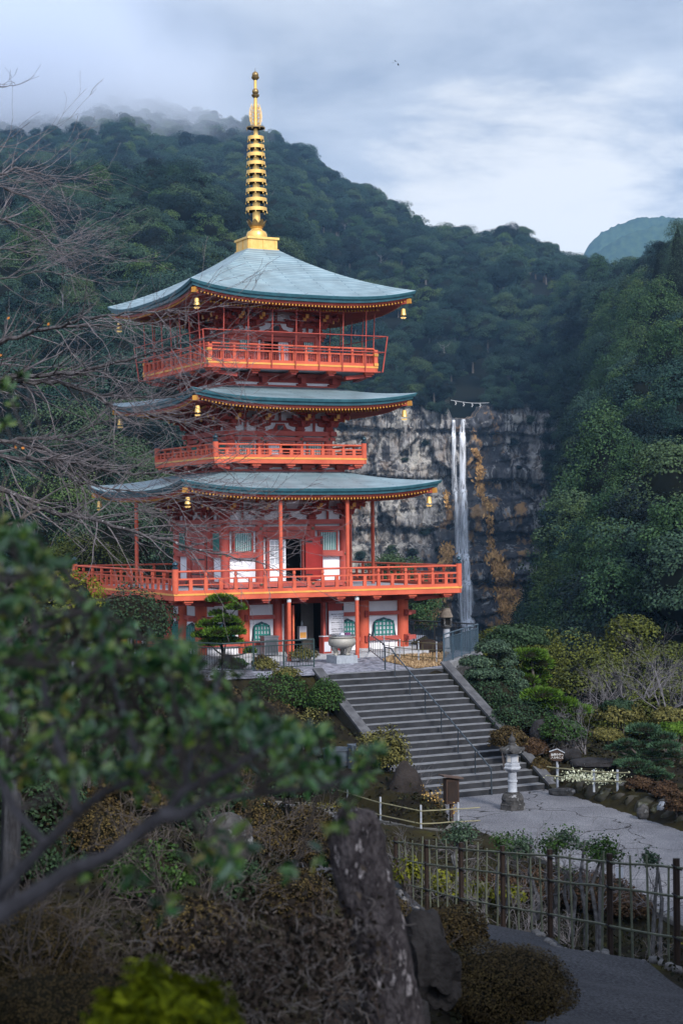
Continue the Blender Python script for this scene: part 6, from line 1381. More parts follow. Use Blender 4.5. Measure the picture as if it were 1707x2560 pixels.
# ---- left of the steps
bt=gp(560,1655,72.0)
def X7(x,y): return 480+.2551*x,1460+.2551*y
pz=[(P(*X7(a,b),71.5+dy),rx*.2551*px(71.5),rz*.2551*px(71.5)) for a,b,rx,rz,dy in [(290,150,150,52,0),(430,230,110,45,-.3),(250,290,90,40,.2),(330,350,130,52,-.3),(150,400,110,52,0),(410,470,130,55,-.3),(240,480,150,55,-.4),(100,500,110,50,.2),(330,560,170,50,0),(570,655,60,40,-.4),(180,580,120,50,-.2),(420,400,90,50,.3)]]
padtree('pagoda_pine','dense green cloud pruned pine standing by the left bell shaped window',G(560,1668,TZ),pz,LM['pine'],0.15,1300,[G(560,1668,TZ),P(560,1640,71.5),P(550,1600,71.6),P(565,1550,71.5),P(560,1510,71.5)],seed=15)
bushS('shrub','dark rounded shrub low beside the pagoda pine and green railing',*X7(400,790),70.5,130*.2551,70*.2551,0.09,LM['dpine'],1800,seed=16)
bushS('shrub','dark low brownish shrub behind the green railing',*X7(680,760),71,90*.2551,55*.2551,0.08,LM['brown'],1500,seed=17)
for i,(a,b,rx,rz,Y,l) in enumerate([(1090,700,150,80,67.0,'yellow leaved open shrub in front of the incense burner'),(720,800,140,80,68.0,'yellow leaved open shrub below the green railing'),(920,880,150,70,66.0,'lower yellow leaved shrub left of the stair top')]): bushS('yellow_shrub',l,*X7(a,b),Y,rx*.2551,rz*.2551,0.075,LM['olive'],1500,seed=24+i,core=0,shell=(0.35,1.05),stems=16,group='yellow leaved shrubs left of the steps',mstem=m_ltwig)
bushS('shrub','dark shrub on the bank below the left end of the green railing',560,1745,66.5,100,60,0.09,LM['dark'],2600,seed=281,free=True)
bushS('shrub','olive shrub on the bank between the green railing and the stairs',690,1740,65.5,85,55,0.09,LM['dpine'],2600,seed=282,free=True)
bushS('shrub','brown twiggy shrub low on the bank left of the stairs',650,1800,64,110,60,0.09,LM['brown'],2600,seed=283,free=True)
bushS('clipped_shrub','dark green rounded shrub beside the left stair curb',815,1752,64.2,46,56,0.07,LM['dpine'],3200,seed=28,rough=0.07)
bushS('shrub','olive shrub lower down beside the left stair curb',770,1830,62.5,60,55,0.08,LM['olive'],1500,seed=29,core=0.7)
bushS('tree','small rounded olive green tree standing behind the big boulder',952,1888,59.6,74,66,0.09,LM['olive'],4200,free=True,seed=30,stems=9,cat='small tree',core=0.66,shell=(0.62,1.05),mstem=m_ltwig)
for i,(a,b,w,h,tp,l) in enumerate([(1016,2046,1.75,2.05,.5,'large dark pointed boulder beside the foot of the steps'),(1088,2052,.95,.8,.8,'smaller black rock right of the pointed boulder')]):
    rock('boulder',l,G(a,b,CZ)+Vector((0,0.35,h*.36)),(w,w*.75,h),100+i,m_rockm if i else mat('brown black boulder',(0.035,0.029,0.027),(0.016,0.014,0.014),2,.9,bump=.7,bscale=12,c3=(.11,.11,.115),contrast=(.4,.68)),top=tp,cat='boulder')
bare_bush('dry_twigs','tuft of pale upright dry twigs on top of the pointed boulder',G(1035,2040,CZ)+Vector((.1,.9,0.0)),1.7,10,120,m_ltwig,spread=0.16,r=0.012,depth=1)
def goldbush():
    p=G(1086,2066,CZ); t=thing('golden_shrub','thin shrub with golden dry leaves in front of the wooden notice box','shrub',p); rng=random.Random(8); mb=MB()
    for i in range(6): grow(mb,p,Vector((rng.uniform(-.4,.9),rng.uniform(-.3,.3),1)),1.1*rng.uniform(.7,1),0.012,2,rng,0.02,.6,(2,4))
    wp(mb,'branches',m_twig,t); pts=np.array([v for v in mb.v if v[2]>p.z+0.55]); rs=np.random.RandomState(3); q=pts[rs.choice(len(pts),220)]+rs.normal(size=(220,3))*.05; v,f=cards(q,rs.normal(size=q.shape),rs.uniform(.05,.09,220),.7); wnp('foliage',v,f,LM['gold'],t)
goldbush()
def box_sign():
    b=G(1128,2064,CZ); t=tag(empty('notice_box',b,0.35),'dark brown wooden notice box with a small tilted roof on one post','notice box'); mb=MB(); mb.bb(-.05,.05,-.05,.05,0,0.72); mb.build('post',m_wood,t)
    mb=MB(); mb.bb(-.22,.22,-.13,.13,0.70,1.50); mb.build('box',m_wood,t); mb=MB(); mb.beam((-.34,0,1.60),(.34,0,1.50),.46,.05); mb.build('roof',mat('weathered roof board',(.12,.085,.07),(.07,.05,.045),6,.8),t); mb=MB(); mb.bb(-.17,.17,-.145,-.131,.80,1.42); mb.build('panel',m_post,t)
box_sign()
bamboo_fence('bamboo_fence','low two rail bamboo fence in front of the pointed boulder',[G(a,b,CZ+0.03) for a,b in ((869,2027),(951,2055),(1052,2077),(1145,2070))],0.80,(0.22,0.60),0,m_bamy,m_wpost,0.032,0.018,ext=0.75)
def tubs():
    mt=mat('blue grey plastic tub',(0.10,0.13,0.16),(0.07,0.09,0.115),3,.5)
    b=P(845,2003,60.0); b.z=zg1(b.x,b.y); t=tag(empty('water_tub',b),'round blue grey water tub left of the pointed boulder','tub'); mb=MB(); mb.lathe([(.44,0),(.50,.5),(.53,.52),(.53,.56),(.48,.56),(.45,.1),(.02,.1)],22); mb.build('tub',mt,t,True); mb=MB(); mb.lathe([(.46,.44),(.02,.442)],20); mb.build('water_surface',mat('dark water',(.02,.03,.04),rough=.1),t)
    b=P(892,2005,59.6); b.z=zg1(b.x,b.y); t=tag(empty('utility_box',b,.4),'blue grey upright box beside the round water tub','box'); mb=MB(); mb.bb(-.24,.24,-.2,.2,0,.78); mb.build('body',mt,t); mb=MB(); mb.bb(-.26,.26,-.22,.22,.78,.82); mb.build('lid',mt,t)
tubs()
tuft('moss','yellow green moss on the bed behind the low bamboo fence',[P(x,y,57.5) for x,y in ((830,2015),(880,2030),(930,2040),(990,2062),(1040,2068))],260,0.45,0.05,leafmat('moss flecks',[(0.05,0.045,0.01),(0.10,0.09,0.012),(0.16,0.13,0.015)],per_obj=0),6,zs=0.04,cat='moss')
# trees and shrubs left of the pagoda
LT='trees beside the pagoda on the left'
for i,(x,y,Y,R,H,lm,l) in enumerate([(120,1150,112,4.2,9,lm_con,'broad olive tree left of the lowest pagoda roof'),(290,1230,106,3.4,8,lm_far,'dark green tree directly left of the lower balcony'),(30,1240,104,3.8,8,lm_far,'dark tree at the left edge level with the lower balcony'),(215,1320,98,3.0,6.5,lm_yel,'yellow green tree peeping behind the left corner of the lower balcony'),(380,1320,110,3.0,8,lm_far,'dark green tree close behind the left side of the pagoda'),(-60,1120,118,4.5,11,lm_far,'tall dark tree just past the left edge'),(190,1060,125,4.0,9,lm_far,'dark tree behind the broad olive tree'),(360,1200,122,3.6,9,lm_con,'olive tree glimpsed behind the left pole of the pagoda'),(900,1420,112,2.6,6,lm_far,'dark tree below the cliff behind the right side of the pagoda'),(1010,1410,118,2.4,6,lm_con,'low green tree below the pale cliff, right of the pagoda'),(985,1360,130,2.4,7,lm_far,'dark tree under the pale cliff overhang')]): bigtree('broadleaf_tree',l,x,y,Y,R,H,90+i,lm,False,LT)
for i,(x,y,Y,rx,rz,lm,l) in enumerate([(150,1500,58,110,75,'yellow','bright yellow green shrub left of the pagoda deck'),(330,1560,62,110,90,'dark','dark shrub below the left corner of the pagoda deck'),(60,1620,50,150,110,'dark','dark shrub at the left edge behind the near branches'),(300,1720,52,170,110,'dpine','dark green shrub behind the near holly leaves'),(520,1780,57,120,80,'brown','brownish shrub below the green railing'),(650,1860,54,110,80,'dark','dark shrub left of the olive shrub by the steps'),(150,1880,34,190,120,'dark','dark shrub low at the left behind the near branches'),(450,1930,42,160,100,'brown','brown shrub in the middle of the lower garden')]): bushS('shrub',l,x,y,Y,rx,rz,0.11,LM[lm],2600,seed=130+i,core=0.78)
# tall cedars against the sky at the right edge
for i,(x,y,Y,R,H,l) in enumerate([(1692,560,330,4.0,15,'tall dark cedar on the skyline at the right edge'),(1648,610,350,3.8,14,'dark cedar on the skyline left of the tallest one'),(1730,590,340,4.2,17,'dark cedar just past the right edge of the skyline')]):
    bigtree('cedar_tree',l,x,y,Y,R,H,160+i,lm_far,True,'cedars on the right skyline','cedar')
# dry reed tufts and small trees on the rock face
m_reed=leafmat('dry orange reeds',[(0.36,0.19,0.06),(0.52,0.29,0.10),(0.62,0.38,0.16)],per_obj=0,nscale=.3,rough=.9,spec=.05)
def reeds():
    rng=np.random.RandomState(7); np.random.seed(7); C=[]
    def patch(x0,y0,x1,y1,w,n):
        for _ in range(n):
            f=rng.uniform(); sx=x0+(x1-x0)*f+rng.normal()*w*0.55; sy=y0+(y1-y0)*f+rng.normal()*w*0.35
            p=P(sx,sy,596.0); C.append((p.x,cliff_y(p.x,p.z)-0.8+rng.uniform(-.6,.2),p.z))
    patch(1232,1390,1258,1450,16,700); patch(1250,1430,1268,1520,17,800); patch(1265,1490,1295,1565,26,1500); patch(1120,1365,1112,1415,14,420); patch(1090,1490,1062,1555,20,650); patch(1205,1135,1200,1200,6,60); patch(1188,1120,1206,1150,8,110); patch(1117,1230,1122,1270,6,50); patch(1215,1250,1230,1275,8,110); patch(1200,1205,1210,1215,8,90); patch(1205,1160,1206,1240,10,120); patch(1222,1290,1232,1380,9,120)
    c=np.array(C); al=np.stack([rng.normal(size=len(c))*.6,-np.ones(len(c))*.5,-np.abs(rng.normal(size=len(c)))-.3],1); v,f=cards(c,np.stack([rng.normal(size=len(c))*.7,-np.ones(len(c)),rng.normal(size=len(c))*.5+.4],1),rng.uniform(.9,2.4,len(c)),.45,along=al); o=np_obj('dry_reeds',v,f,m_reed); tag(o,'orange dry reeds hanging in patches on the wet rock around the waterfall','reeds',kind='stuff')
reeds()
for i,(x,y,s,k) in enumerate([(1290,1120,.62,0),(1240,1090,.4,1),(1066,1120,.42,2),(1015,1155,.3,3),(1300,1180,.35,4),(1062,1350,.55,5),(1095,1390,.5,0),(980,1395,.6,1),(1030,1400,.5,2),(1345,1230,.5,3),(1360,1310,.7,4),(1330,1420,.6,5),(900,1410,.6,1),(1335,1070,.6,2),(1320,1250,.3,0),(1375,1180,.7,3)]+[(sx,float(notch_top(sx))+10+((i*37)%29),0.55+((i*53)%40)/100,i%6) for i,sx in enumerate(list(range(770,1118,24))+list(range(1236,1412,20)))]+[(1392-((i*29)%24),1060+i*34,.7+((i*31)%40)/100,i%6) for i in range(14)]):
    p=P(x,y,597.0); p.y=cliff_y(p.x,p.z)+0.3; tag(inst('cliff_bush',BROAD[k],None,p,(0,0,i),s),'dark green bush rooted on a ledge of the rock face beside the waterfall','bush','bushes growing on the cliff')
# ================================================================= near garden
# bamboo fence along the path
FP=[(988,44.5),(1065,40.1),(1151,34.8),(1255,32.8),(1373,30.1),(1522,27.1),(1689,24.7),(1890,22.4)]
def near_fence():
    posts=[]
    for (sx,Y),top in zip(FP,(2092,2100,2106,2114,2123,2134,2146,2162)):
        p=P(sx,top,Y); posts.append(Vector((p.x,p.y,p.z-1.5)))
    t=bamboo_fence('garden_fence','long bamboo lattice fence on dark posts along the garden path',posts,1.5,(0.38,0.98,1.38),4,m_bam,m_post,0.050,0.018,1.45,low=0.7,ext=0.6)
    mt=MB()
    for p in posts:
        for hz in (0.38,0.98,1.38): mt.tube([p+Vector((-.07,-.03,hz+.04)),p+Vector((0,-.1,hz)),p+Vector((.07,-.03,hz-.04))],0.012,5)
    wp(mt,'twine_ties',m_ink,t)
    tagp=MB(); q=posts[5]; tagp.box((q.x+.14,q.y-.09,q.z+1.22),(.12,.01,.16)); wp(tagp,'white_tag',m_paper,t)
    return posts
FPOSTS=near_fence()
# edging stones
def edging():
    variants=[]
    for s in range(5):
        bm=bmesh.new(); bmesh.ops.create_icosphere(bm,subdivisions=2,radius=0.5)
        for v in bm.verts: n=mnoise.noise(v.co*2.3+Vector((s*5,0,0)))*.35; v.co=Vector((v.co.x*(1+n),v.co.y*(.8+n),v.co.z*(.7+n)))
        me=bpy.data.meshes.new('edging_stone'); bm.to_mesh(me); bm.free(); me.materials.append(MATST[s%3]); me.polygons.foreach_set('use_smooth',[True]*len(me.polygons)); variants.append(me)
    rng=random.Random(4)
    for a,b in zip(FPOSTS[:-1],FPOSTS[1:]):
        L_=(b-a).length; n=int(L_/0.23); d=(b-a).normalized()
        for i in range(n):
            p=a.lerp(b,(i+rng.uniform(.2,.8))/n)+Vector((-d.y,d.x,0))*-0.0+Vector((-0.24+rng.uniform(-.07,.07),-.16,0)); z=zg1(p.x,p.y); s=rng.uniform(.09,.2)
            o=inst('edging_stone',variants[rng.randint(0,4)],None,(p.x,p.y,z+s*.22),(rng.uniform(-.3,.3),rng.uniform(-.3,.3),rng.uniform(0,6)),s); tag(o,'small rounded edging stone in the row between path and bamboo fence','stone','edging stones along the garden path')
MATST=[mat('grey pebble stone',(0.15,0.145,0.15),(0.09,0.088,0.09),6,.9,bump=.3),mat('pale pebble stone',(0.20,0.19,0.19),(0.12,0.115,0.115),6,.9,bump=.3),mat('brown pebble stone',(0.11,0.095,0.085),(0.07,0.06,0.055),6,.9,bump=.3)]
edging()
# trimmed little trees behind the fence
HG='small trimmed trees behind the bamboo fence'
m_ltr=mat('lichened thin trunk',(0.15,0.15,0.16),(0.05,0.047,0.047),7,.9,bump=.4)
HT=[(1150,2085,44,60,22),(1260,2108,41.5,46,26),(1325,2112,40.5,36,24),(1382,2106,39.5,42,26),(1462,2100,38.5,22,24),(1500,2128,37.5,44,28),(1636,2142,36,24,20),(1420,2180,39,40,50)]
def hedge_tree(i,x,y,Y,rx,rz):
    c=P(x,y,Y); g=zg1(c.x,c.y); rng=random.Random(200+i); nprng=np.random.RandomState(200+i); np.random.seed(200+i)
    t=thing('trimmed_tree',['flat topped trimmed tree where courtyard and left path meet','trimmed tree behind the third fence bay','small trimmed tree with two leaf tufts behind the middle fence bay','trimmed tree with the widest green top behind the fence','thin tree with one small upright tuft behind the fence','trimmed dark topped tree behind the fence next to the white tag','nearly bare trimmed tree at the right behind the fence','leafless pale trimmed tree behind the fifth fence bay'][i],'small tree',(c.x,c.y,g),HG)
    mb=MB(); b=Vector((c.x,c.y,g-.1)); H=c.z-g
    for k in range(2 if i!=4 else 1):
        bb=b+Vector((rng.uniform(-.12,.12),rng.uniform(-.1,.1),0)); mb.tube([bb,bb+Vector((rng.uniform(-.1,.1),0,H*.35)),bb+Vector((rng.uniform(-.15,.15),0,H*.7)),c+Vector((rng.uniform(-.1,.1),0,0))],[.06,.05,.04,.02],6)
    wp(mb,'trunk',m_ltr,t,True); mb=MB()
    for k in range(9): grow(mb,b.lerp(c,rng.uniform(.45,.95)),Vector((rng.gauss(0,1),rng.gauss(0,.6),rng.uniform(.1,.9))),rng.uniform(.5,.95),.014,2,rng,0.05,.7,(2,4))
    wp(mb,'branches',m_ltwig,t)
    n=int(900*(rx/40)*(rz/25)) if i!=7 else 60; s=px(Y); d=unit(nprng.normal(size=(n,3))); 
    tipv=np.array([q for q in mb.v if q[2]>c.z-rz*s*1.6]) if len(mb.v) else np.array([c]); tipv=tipv if len(tipv) else np.array([c]); pos=tipv[nprng.choice(len(tipv),n)]*.45+(np.array(c)+d*np.array([rx*s,rx*s*.8,rz*s])*nprng.uniform(.3,1.05,(n,1)))*.55+nprng.normal(size=(n,3))*.05; v,f=cards(pos,d+np.array([0,-.2,.5])+nprng.normal(size=d.shape)*.5,nprng.uniform(.05,.09,n),.6); wnp('foliage',v,f,LM['dpine'] if i%2 else LM['clip'],t)
for i,h_ in enumerate(HT): hedge_tree(i,*h_)
for i,(x,y,Y,rx,rz,l) in enumerate([(1020,2190,45.5,46,55,'yellow green leafy plant at the left end behind the fence'),(1100,2215,43,60,42,'yellow green leafy plant behind the second fence bay'),(1195,2235,40.5,60,40,'yellow green leafy plant low behind the third fence bay'),(1270,2245,38.5,50,35,'small yellow green leafy plant behind the fourth post')]): bushS('yellow_green_plant',l,x,y,Y,rx,rz,0.14,LM['yellow'],420,seed=210+i,core=0,shell=(.25,1.0),group='yellow green plants behind the fence',stems=10,aspect=.45)
for i,(x,y,Y,rx,rz,l) in enumerate([(1330,2215,43.5,110,45,'low brown azalea behind the middle of the fence'),(1480,2235,42.5,110,55,'low brown azalea nearest the courtyard edge behind the fence'),(1560,2265,41.5,70,40,'low brown azalea at the end of the bed behind the fence'),(1240,2225,44.5,80,40,'low brown azalea behind the yellow green plants')]): bushS('azalea',l,x,y,Y,rx,rz,0.07,LM['rust'],2600,seed=220+i,group='low brown azaleas in the bed behind the fence',rough=.08)
GT='bare twiggy shrubs behind the bamboo fence'
for i,(x,y,Y) in enumerate([(1010,2250,45),(1090,2270,42),(1210,2290,39.5),(1330,2310,37),(1440,2320,35.5),(1580,2340,33),(1280,2300,38)]):
    p=gp(x,y,Y); bare_bush('twiggy_shrub','bare grey twiggy shrub behind the bamboo fence',p,1.3,5,230+i,m_ltwig,GT,spread=.45,r=.014,depth=2)
tuft('moss','bright yellow green moss strip along the lower path edge',[(x,y,zg1(x,y)+0.02) for x,y in ((8.3,38),(8.6,36),(8.0,40),(9.0,34.5),(7.6,33.5),(7.0,35.5),(6.0,33))],300,0.5,0.06,leafmat('moss bright flecks',[(0.06,0.055,0.008),(0.11,0.10,0.01),(0.17,0.145,0.015)],per_obj=0),8,zs=.03,cat='moss')
# near azaleas by the path
def bigaz(label,sx,sy,Y,rx,rz,n,leaf,seed,lm='brown',**k): return bushS('azalea',label,sx,sy,Y,rx,rz,leaf,LM[lm],n,seed=seed,group='brown azaleas in the near garden',up=.7,shell=(.88,1.05),rough=.09,**k)
bigaz('large rounded brown azalea at the edge of the path in the foreground',1265,2480,13.5,168,122,17000,.021,240)
bigaz('smaller brown azalea behind the standing stone by the path',1130,2330,19.5,88,66,4200,.036,241)
bigaz('brown azalea mound low at the left edge of the picture',60,2390,7.2,180,130,12000,.014,242)
bigaz('brown azalea mound in the bottom left corner',170,2540,6.2,230,130,12000,.014,243)
bigaz('brown azalea behind the forked near branch',250,2085,19,110,75,4200,.035,244)
bigaz('brown azalea left of the standing stone, near the grey rock',640,2090,25,75,95,3600,.045,245)
bigaz('brown azalea right beside the top of the standing stone',770,2110,27,75,95,3600,.045,246)
bigaz('brown azalea lower left of the standing stone',740,2250,16,95,80,3600,.03,247)
bigaz('brown azalea among the dry twigs at the bottom',480,2330,13,130,80,4000,.028,248)
bigaz('low brown azalea behind the dark foreground rock',960,2300,23,70,60,2600,.04,249)
rock('rock','grey blurred rock between brown azaleas in the lower left garden',P(572,2105,24),(.72,.6,.75),110,m_lich)
rock('rock','dark slanting rock right of the standing stone',P(1062,2400,12.2),(.40,.5,.62),111,m_rock,rough=.5,sub=4,rz=.5)
rock('rock','dark rock hidden under the dry twigs at the bottom',P(940,2560,10.6),(.7,.6,.5),112,m_rock,rough=.5,sub=4)
def standing_stone():
    bm=bmesh.new(); n,k=28,46; Y=9.0
    L=[(2018,858,905),(2030,836,935),(2060,826,950),(2120,828,965),(2200,834,985),(2300,862,1008),(2400,886,1030),(2560,915,1062),(2700,940,1090)]
    rows=[]
    for i in range(k):
        sy=2018+(2700-2018)*(i/(k-1))**1.25; a=np.interp(sy,[l[0] for l in L],[l[1] for l in L]); b=np.interp(sy,[l[0] for l in L],[l[2] for l in L]); c=P((a+b)/2,sy,Y); w=(b-a)/2*px(Y)
        ring=[]
        for j in range(n):
            t=2*PI*j/n; ca,sa=math.cos(t),math.sin(t); q=Vector((c.x+w*math.copysign(abs(ca)**.8,ca),Y+w*.75*math.copysign(abs(sa)**.8,sa),c.z)); nz=mnoise.noise(q*9)*.018+mnoise.noise(q*22)*.011+mnoise.noise(q*50)*.004; d=Vector((ca,sa,0)); q=q+d*nz+Vector((0,0,mnoise.noise(q*14)*.02)); ring.append(bm.verts.new(q))
        rows.append(ring)
    for i in range(k-1):
        for j in range(n): bm.faces.new((rows[i][j],rows[i+1][j],rows[i+1][(j+1)%n],rows[i][(j+1)%n]))
    top=sum((v.co for v in rows[0]),Vector())/n; tv=bm.verts.new(top+Vector((0,0,.012)))
    for j in range(n): bm.faces.new((rows[0][j],rows[0][(j+1)%n],tv))
    bmesh.ops.recalc_face_normals(bm,faces=bm.faces); me=bpy.data.meshes.new('standing_stone'); bm.to_mesh(me); bm.free()
    me.materials.append(mat('lichened standing stone',(0.085,0.075,0.08),(0.026,0.022,0.025),16,.92,bump=.9,bscale=60,stretch=(1,1,.45),c3=(.50,.46,.48),contrast=(.40,.58))); me.polygons.foreach_set('use_smooth',[True]*len(me.polygons))
    o=bpy.data.objects.new('standing_stone',me); COL.objects.link(o); tag(o,'tall rough lichen spotted standing stone in the foreground beside the path','standing stone')
standing_stone()
def undergrowth():
    r=np.random.RandomState(21); np.random.seed(21); n=260000; Y=3+r.uniform(0,1,n)**0.8*97; X=r.uniform(-1,1,n)*(2+Y*.27)
    k=(dpoly(X,Y,COURT)>0.15)&(dpoly(X,Y,TERR)>0.1)&(path_d(X,Y)>PATHW+0.12)&(dpoly(X,Y,STAIR)>0.35); X,Y=X[k],Y[k]; pn=fnoise(X,Y,0.9,31); k=r.uniform(size=len(X))<np.clip(.55+pn*1.6,0.05,1); X,Y=X[k],Y[k]
    Z=zg(X,Y)+np.abs(r.normal(size=len(X)))*(.03+.0016*Y); c=np.stack([X,Y,Z],1); v,f=cards(c,r.normal(size=c.shape)+np.array([0,-.3,1.0]),(.03+.0021*Y)*r.uniform(.5,1.5,len(X)),.55,curl=.1)
    o=np_obj('undergrowth',v,f,leafmat('undergrowth leaves',[(.006,.009,.005),(.013,.015,.007),(.022,.018,.010),(.03,.036,.010)],per_obj=0,nscale=.6,rough=.8,spec=.08)); tag(o,'low dark leaves, moss and litter covering the garden slopes','undergrowth',kind='stuff')
undergrowth()
for i,(x,y,Y,rx,rz,lm,l) in enumerate([(60,2150,13,120,90,'dark','dark leafy shrub at the left edge behind the forked branch'),(370,2190,17,110,80,'dpine','dark green shrub between brown azaleas low at the left'),(520,2030,30,120,90,'dark','dark shrub behind the grey rock in the lower garden'),(880,2130,33,60,70,'dark','dark shrub just behind the top of the standing stone'),(330,2000,27,110,80,'brown','brownish shrub above the forked branch'),(90,2010,24,120,90,'dark','dark shrub at the left edge above the forked branch'),(740,1960,46,90,70,'dark','dark shrub left of the water tub'),(620,2220,18,70,60,'dark','small dark shrub beside the dry twigs'),(230,1800,44,130,90,'dark','dark shrub far down the left slope'),(560,1870,48,110,80,'dpine','dark green shrub under the tip of the holly branch')]): bushS('shrub',l,x,y,Y,rx,rz,.012+.0022*Y,LM[lm],3600,seed=300+i,rough=.25,shell=(.7,1.1))
for i,(x,y,Y,h) in enumerate([(300,2330,12,.9),(560,2420,10.5,.8),(820,2330,13,.9),(120,2260,11,.9),(460,2230,16,1.2),(680,2130,24,1.6),(200,1950,30,2.2),(420,1900,34,2.4),(60,1850,30,2.4)]):
    p=gp(x,y,Y); bare_bush('twiggy_shrub','leafless grey twiggy shrub in the lower left garden',p,h,6,330+i,m_twig,'twiggy shrubs in the lower left garden',spread=.8,r=.007,depth=3)
# dry curled twigs on the slope
def dry_litter():
    rng=random.Random(12); mb=MB()
    for i in range(900):
        sx,sy=rng.gauss(720,150),rng.gauss(2420,75); Y=rng.uniform(8.2,11.0); p=P(sx,sy,Y)
        if sx>980 or sy>2620: continue
        pts=[p]; d=Vector((rng.gauss(0,1),rng.gauss(0,1),rng.gauss(0,.8))).normalized()
        for k in range(5): d=(d+Vector((rng.gauss(0,.5),rng.gauss(0,.5),rng.gauss(0,.5)))).normalized(); pts.append(pts[-1]+d*rng.uniform(.02,.045))
        mb.tube(pts,[rng.uniform(.0013,.0034)]*5+[.001],4,rng.randint(0,1),cap=False)
    o=mb.build('dry_twigs',[mat('bleached twig',(.19,.17,.165),(.09,.08,.076),20,.9),mat('brown twig',(.09,.065,.055),(.05,.035,.03),20,.9)]); tag(o,'tangle of dry curled twigs and stems over the dark slope left of the standing stone','twigs',kind='stuff')
    r=np.random.RandomState(3); np.random.seed(3); n=3800; sx=r.normal(700,190,n); sy=r.normal(2400,90,n); Y=r.uniform(8,11.5,n); c=np.array([P(a,b,y) for a,b,y in zip(sx,sy,Y)]); k=(sx<960); c=c[k]; v,f=cards(c,r.normal(size=c.shape),r.uniform(.02,.055,len(c)),.6,curl=.25)
    o=np_obj('dead_leaves',v,f,leafmat('dead leaves',[(.007,.006,.005),(.020,.015,.011),(.075,.06,.05)],per_obj=0,nscale=6,rough=.9,spec=.1)); tag(o,'dark withered leaves and litter on the slope left of the standing stone','dead leaves',kind='stuff')
dry_litter()
bushS('yellow_shrub','bright yellow green blurred plant at the bottom edge',400,2590,4.4,170,130,.05,leafmat('lime leaves',[(.04,.06,.003),(.12,.15,.005),(.27,.29,.012)],per_obj=0,nscale=6,trans=.25),5000,seed=260,core=.6,shell=(.55,1.12),aspect=.28,rough=.22,up=.3,free=True)
# slim pale trunk at the left edge
def pale_trunk():
    b=gp(10,1900,11.5); t=thing('slim_tree','slim grey lichen covered tree with thin bare twigs at the left edge','tree',b); mb=MB(); pts=[b-Vector((0,0,.2)),P(30,2000,11.5),P(22,1800,11.5),P(14,1640,11.5),P(6,1480,11.5),P(-20,1300,11.4)]; mb.tube(pts,[.07,.065,.06,.055,.045,.03],9); wp(mb,'trunk',mat('grey lichen trunk',(.09,.09,.10),(.03,.028,.03),7,.9,bump=.5,stretch=(3,3,.6),c3=(.24,.24,.26)),t,True)
    rng=random.Random(41); mb=MB()
    for k in range(9): grow(mb,pts[2].lerp(pts[5],rng.random()),Vector((rng.uniform(.2,1),rng.gauss(0,.4),rng.uniform(-.2,.8))),rng.uniform(.3,.7),.012,2,rng,.02,.6,(2,4))
    wp(mb,'branches',m_twig,t)
pale_trunk()
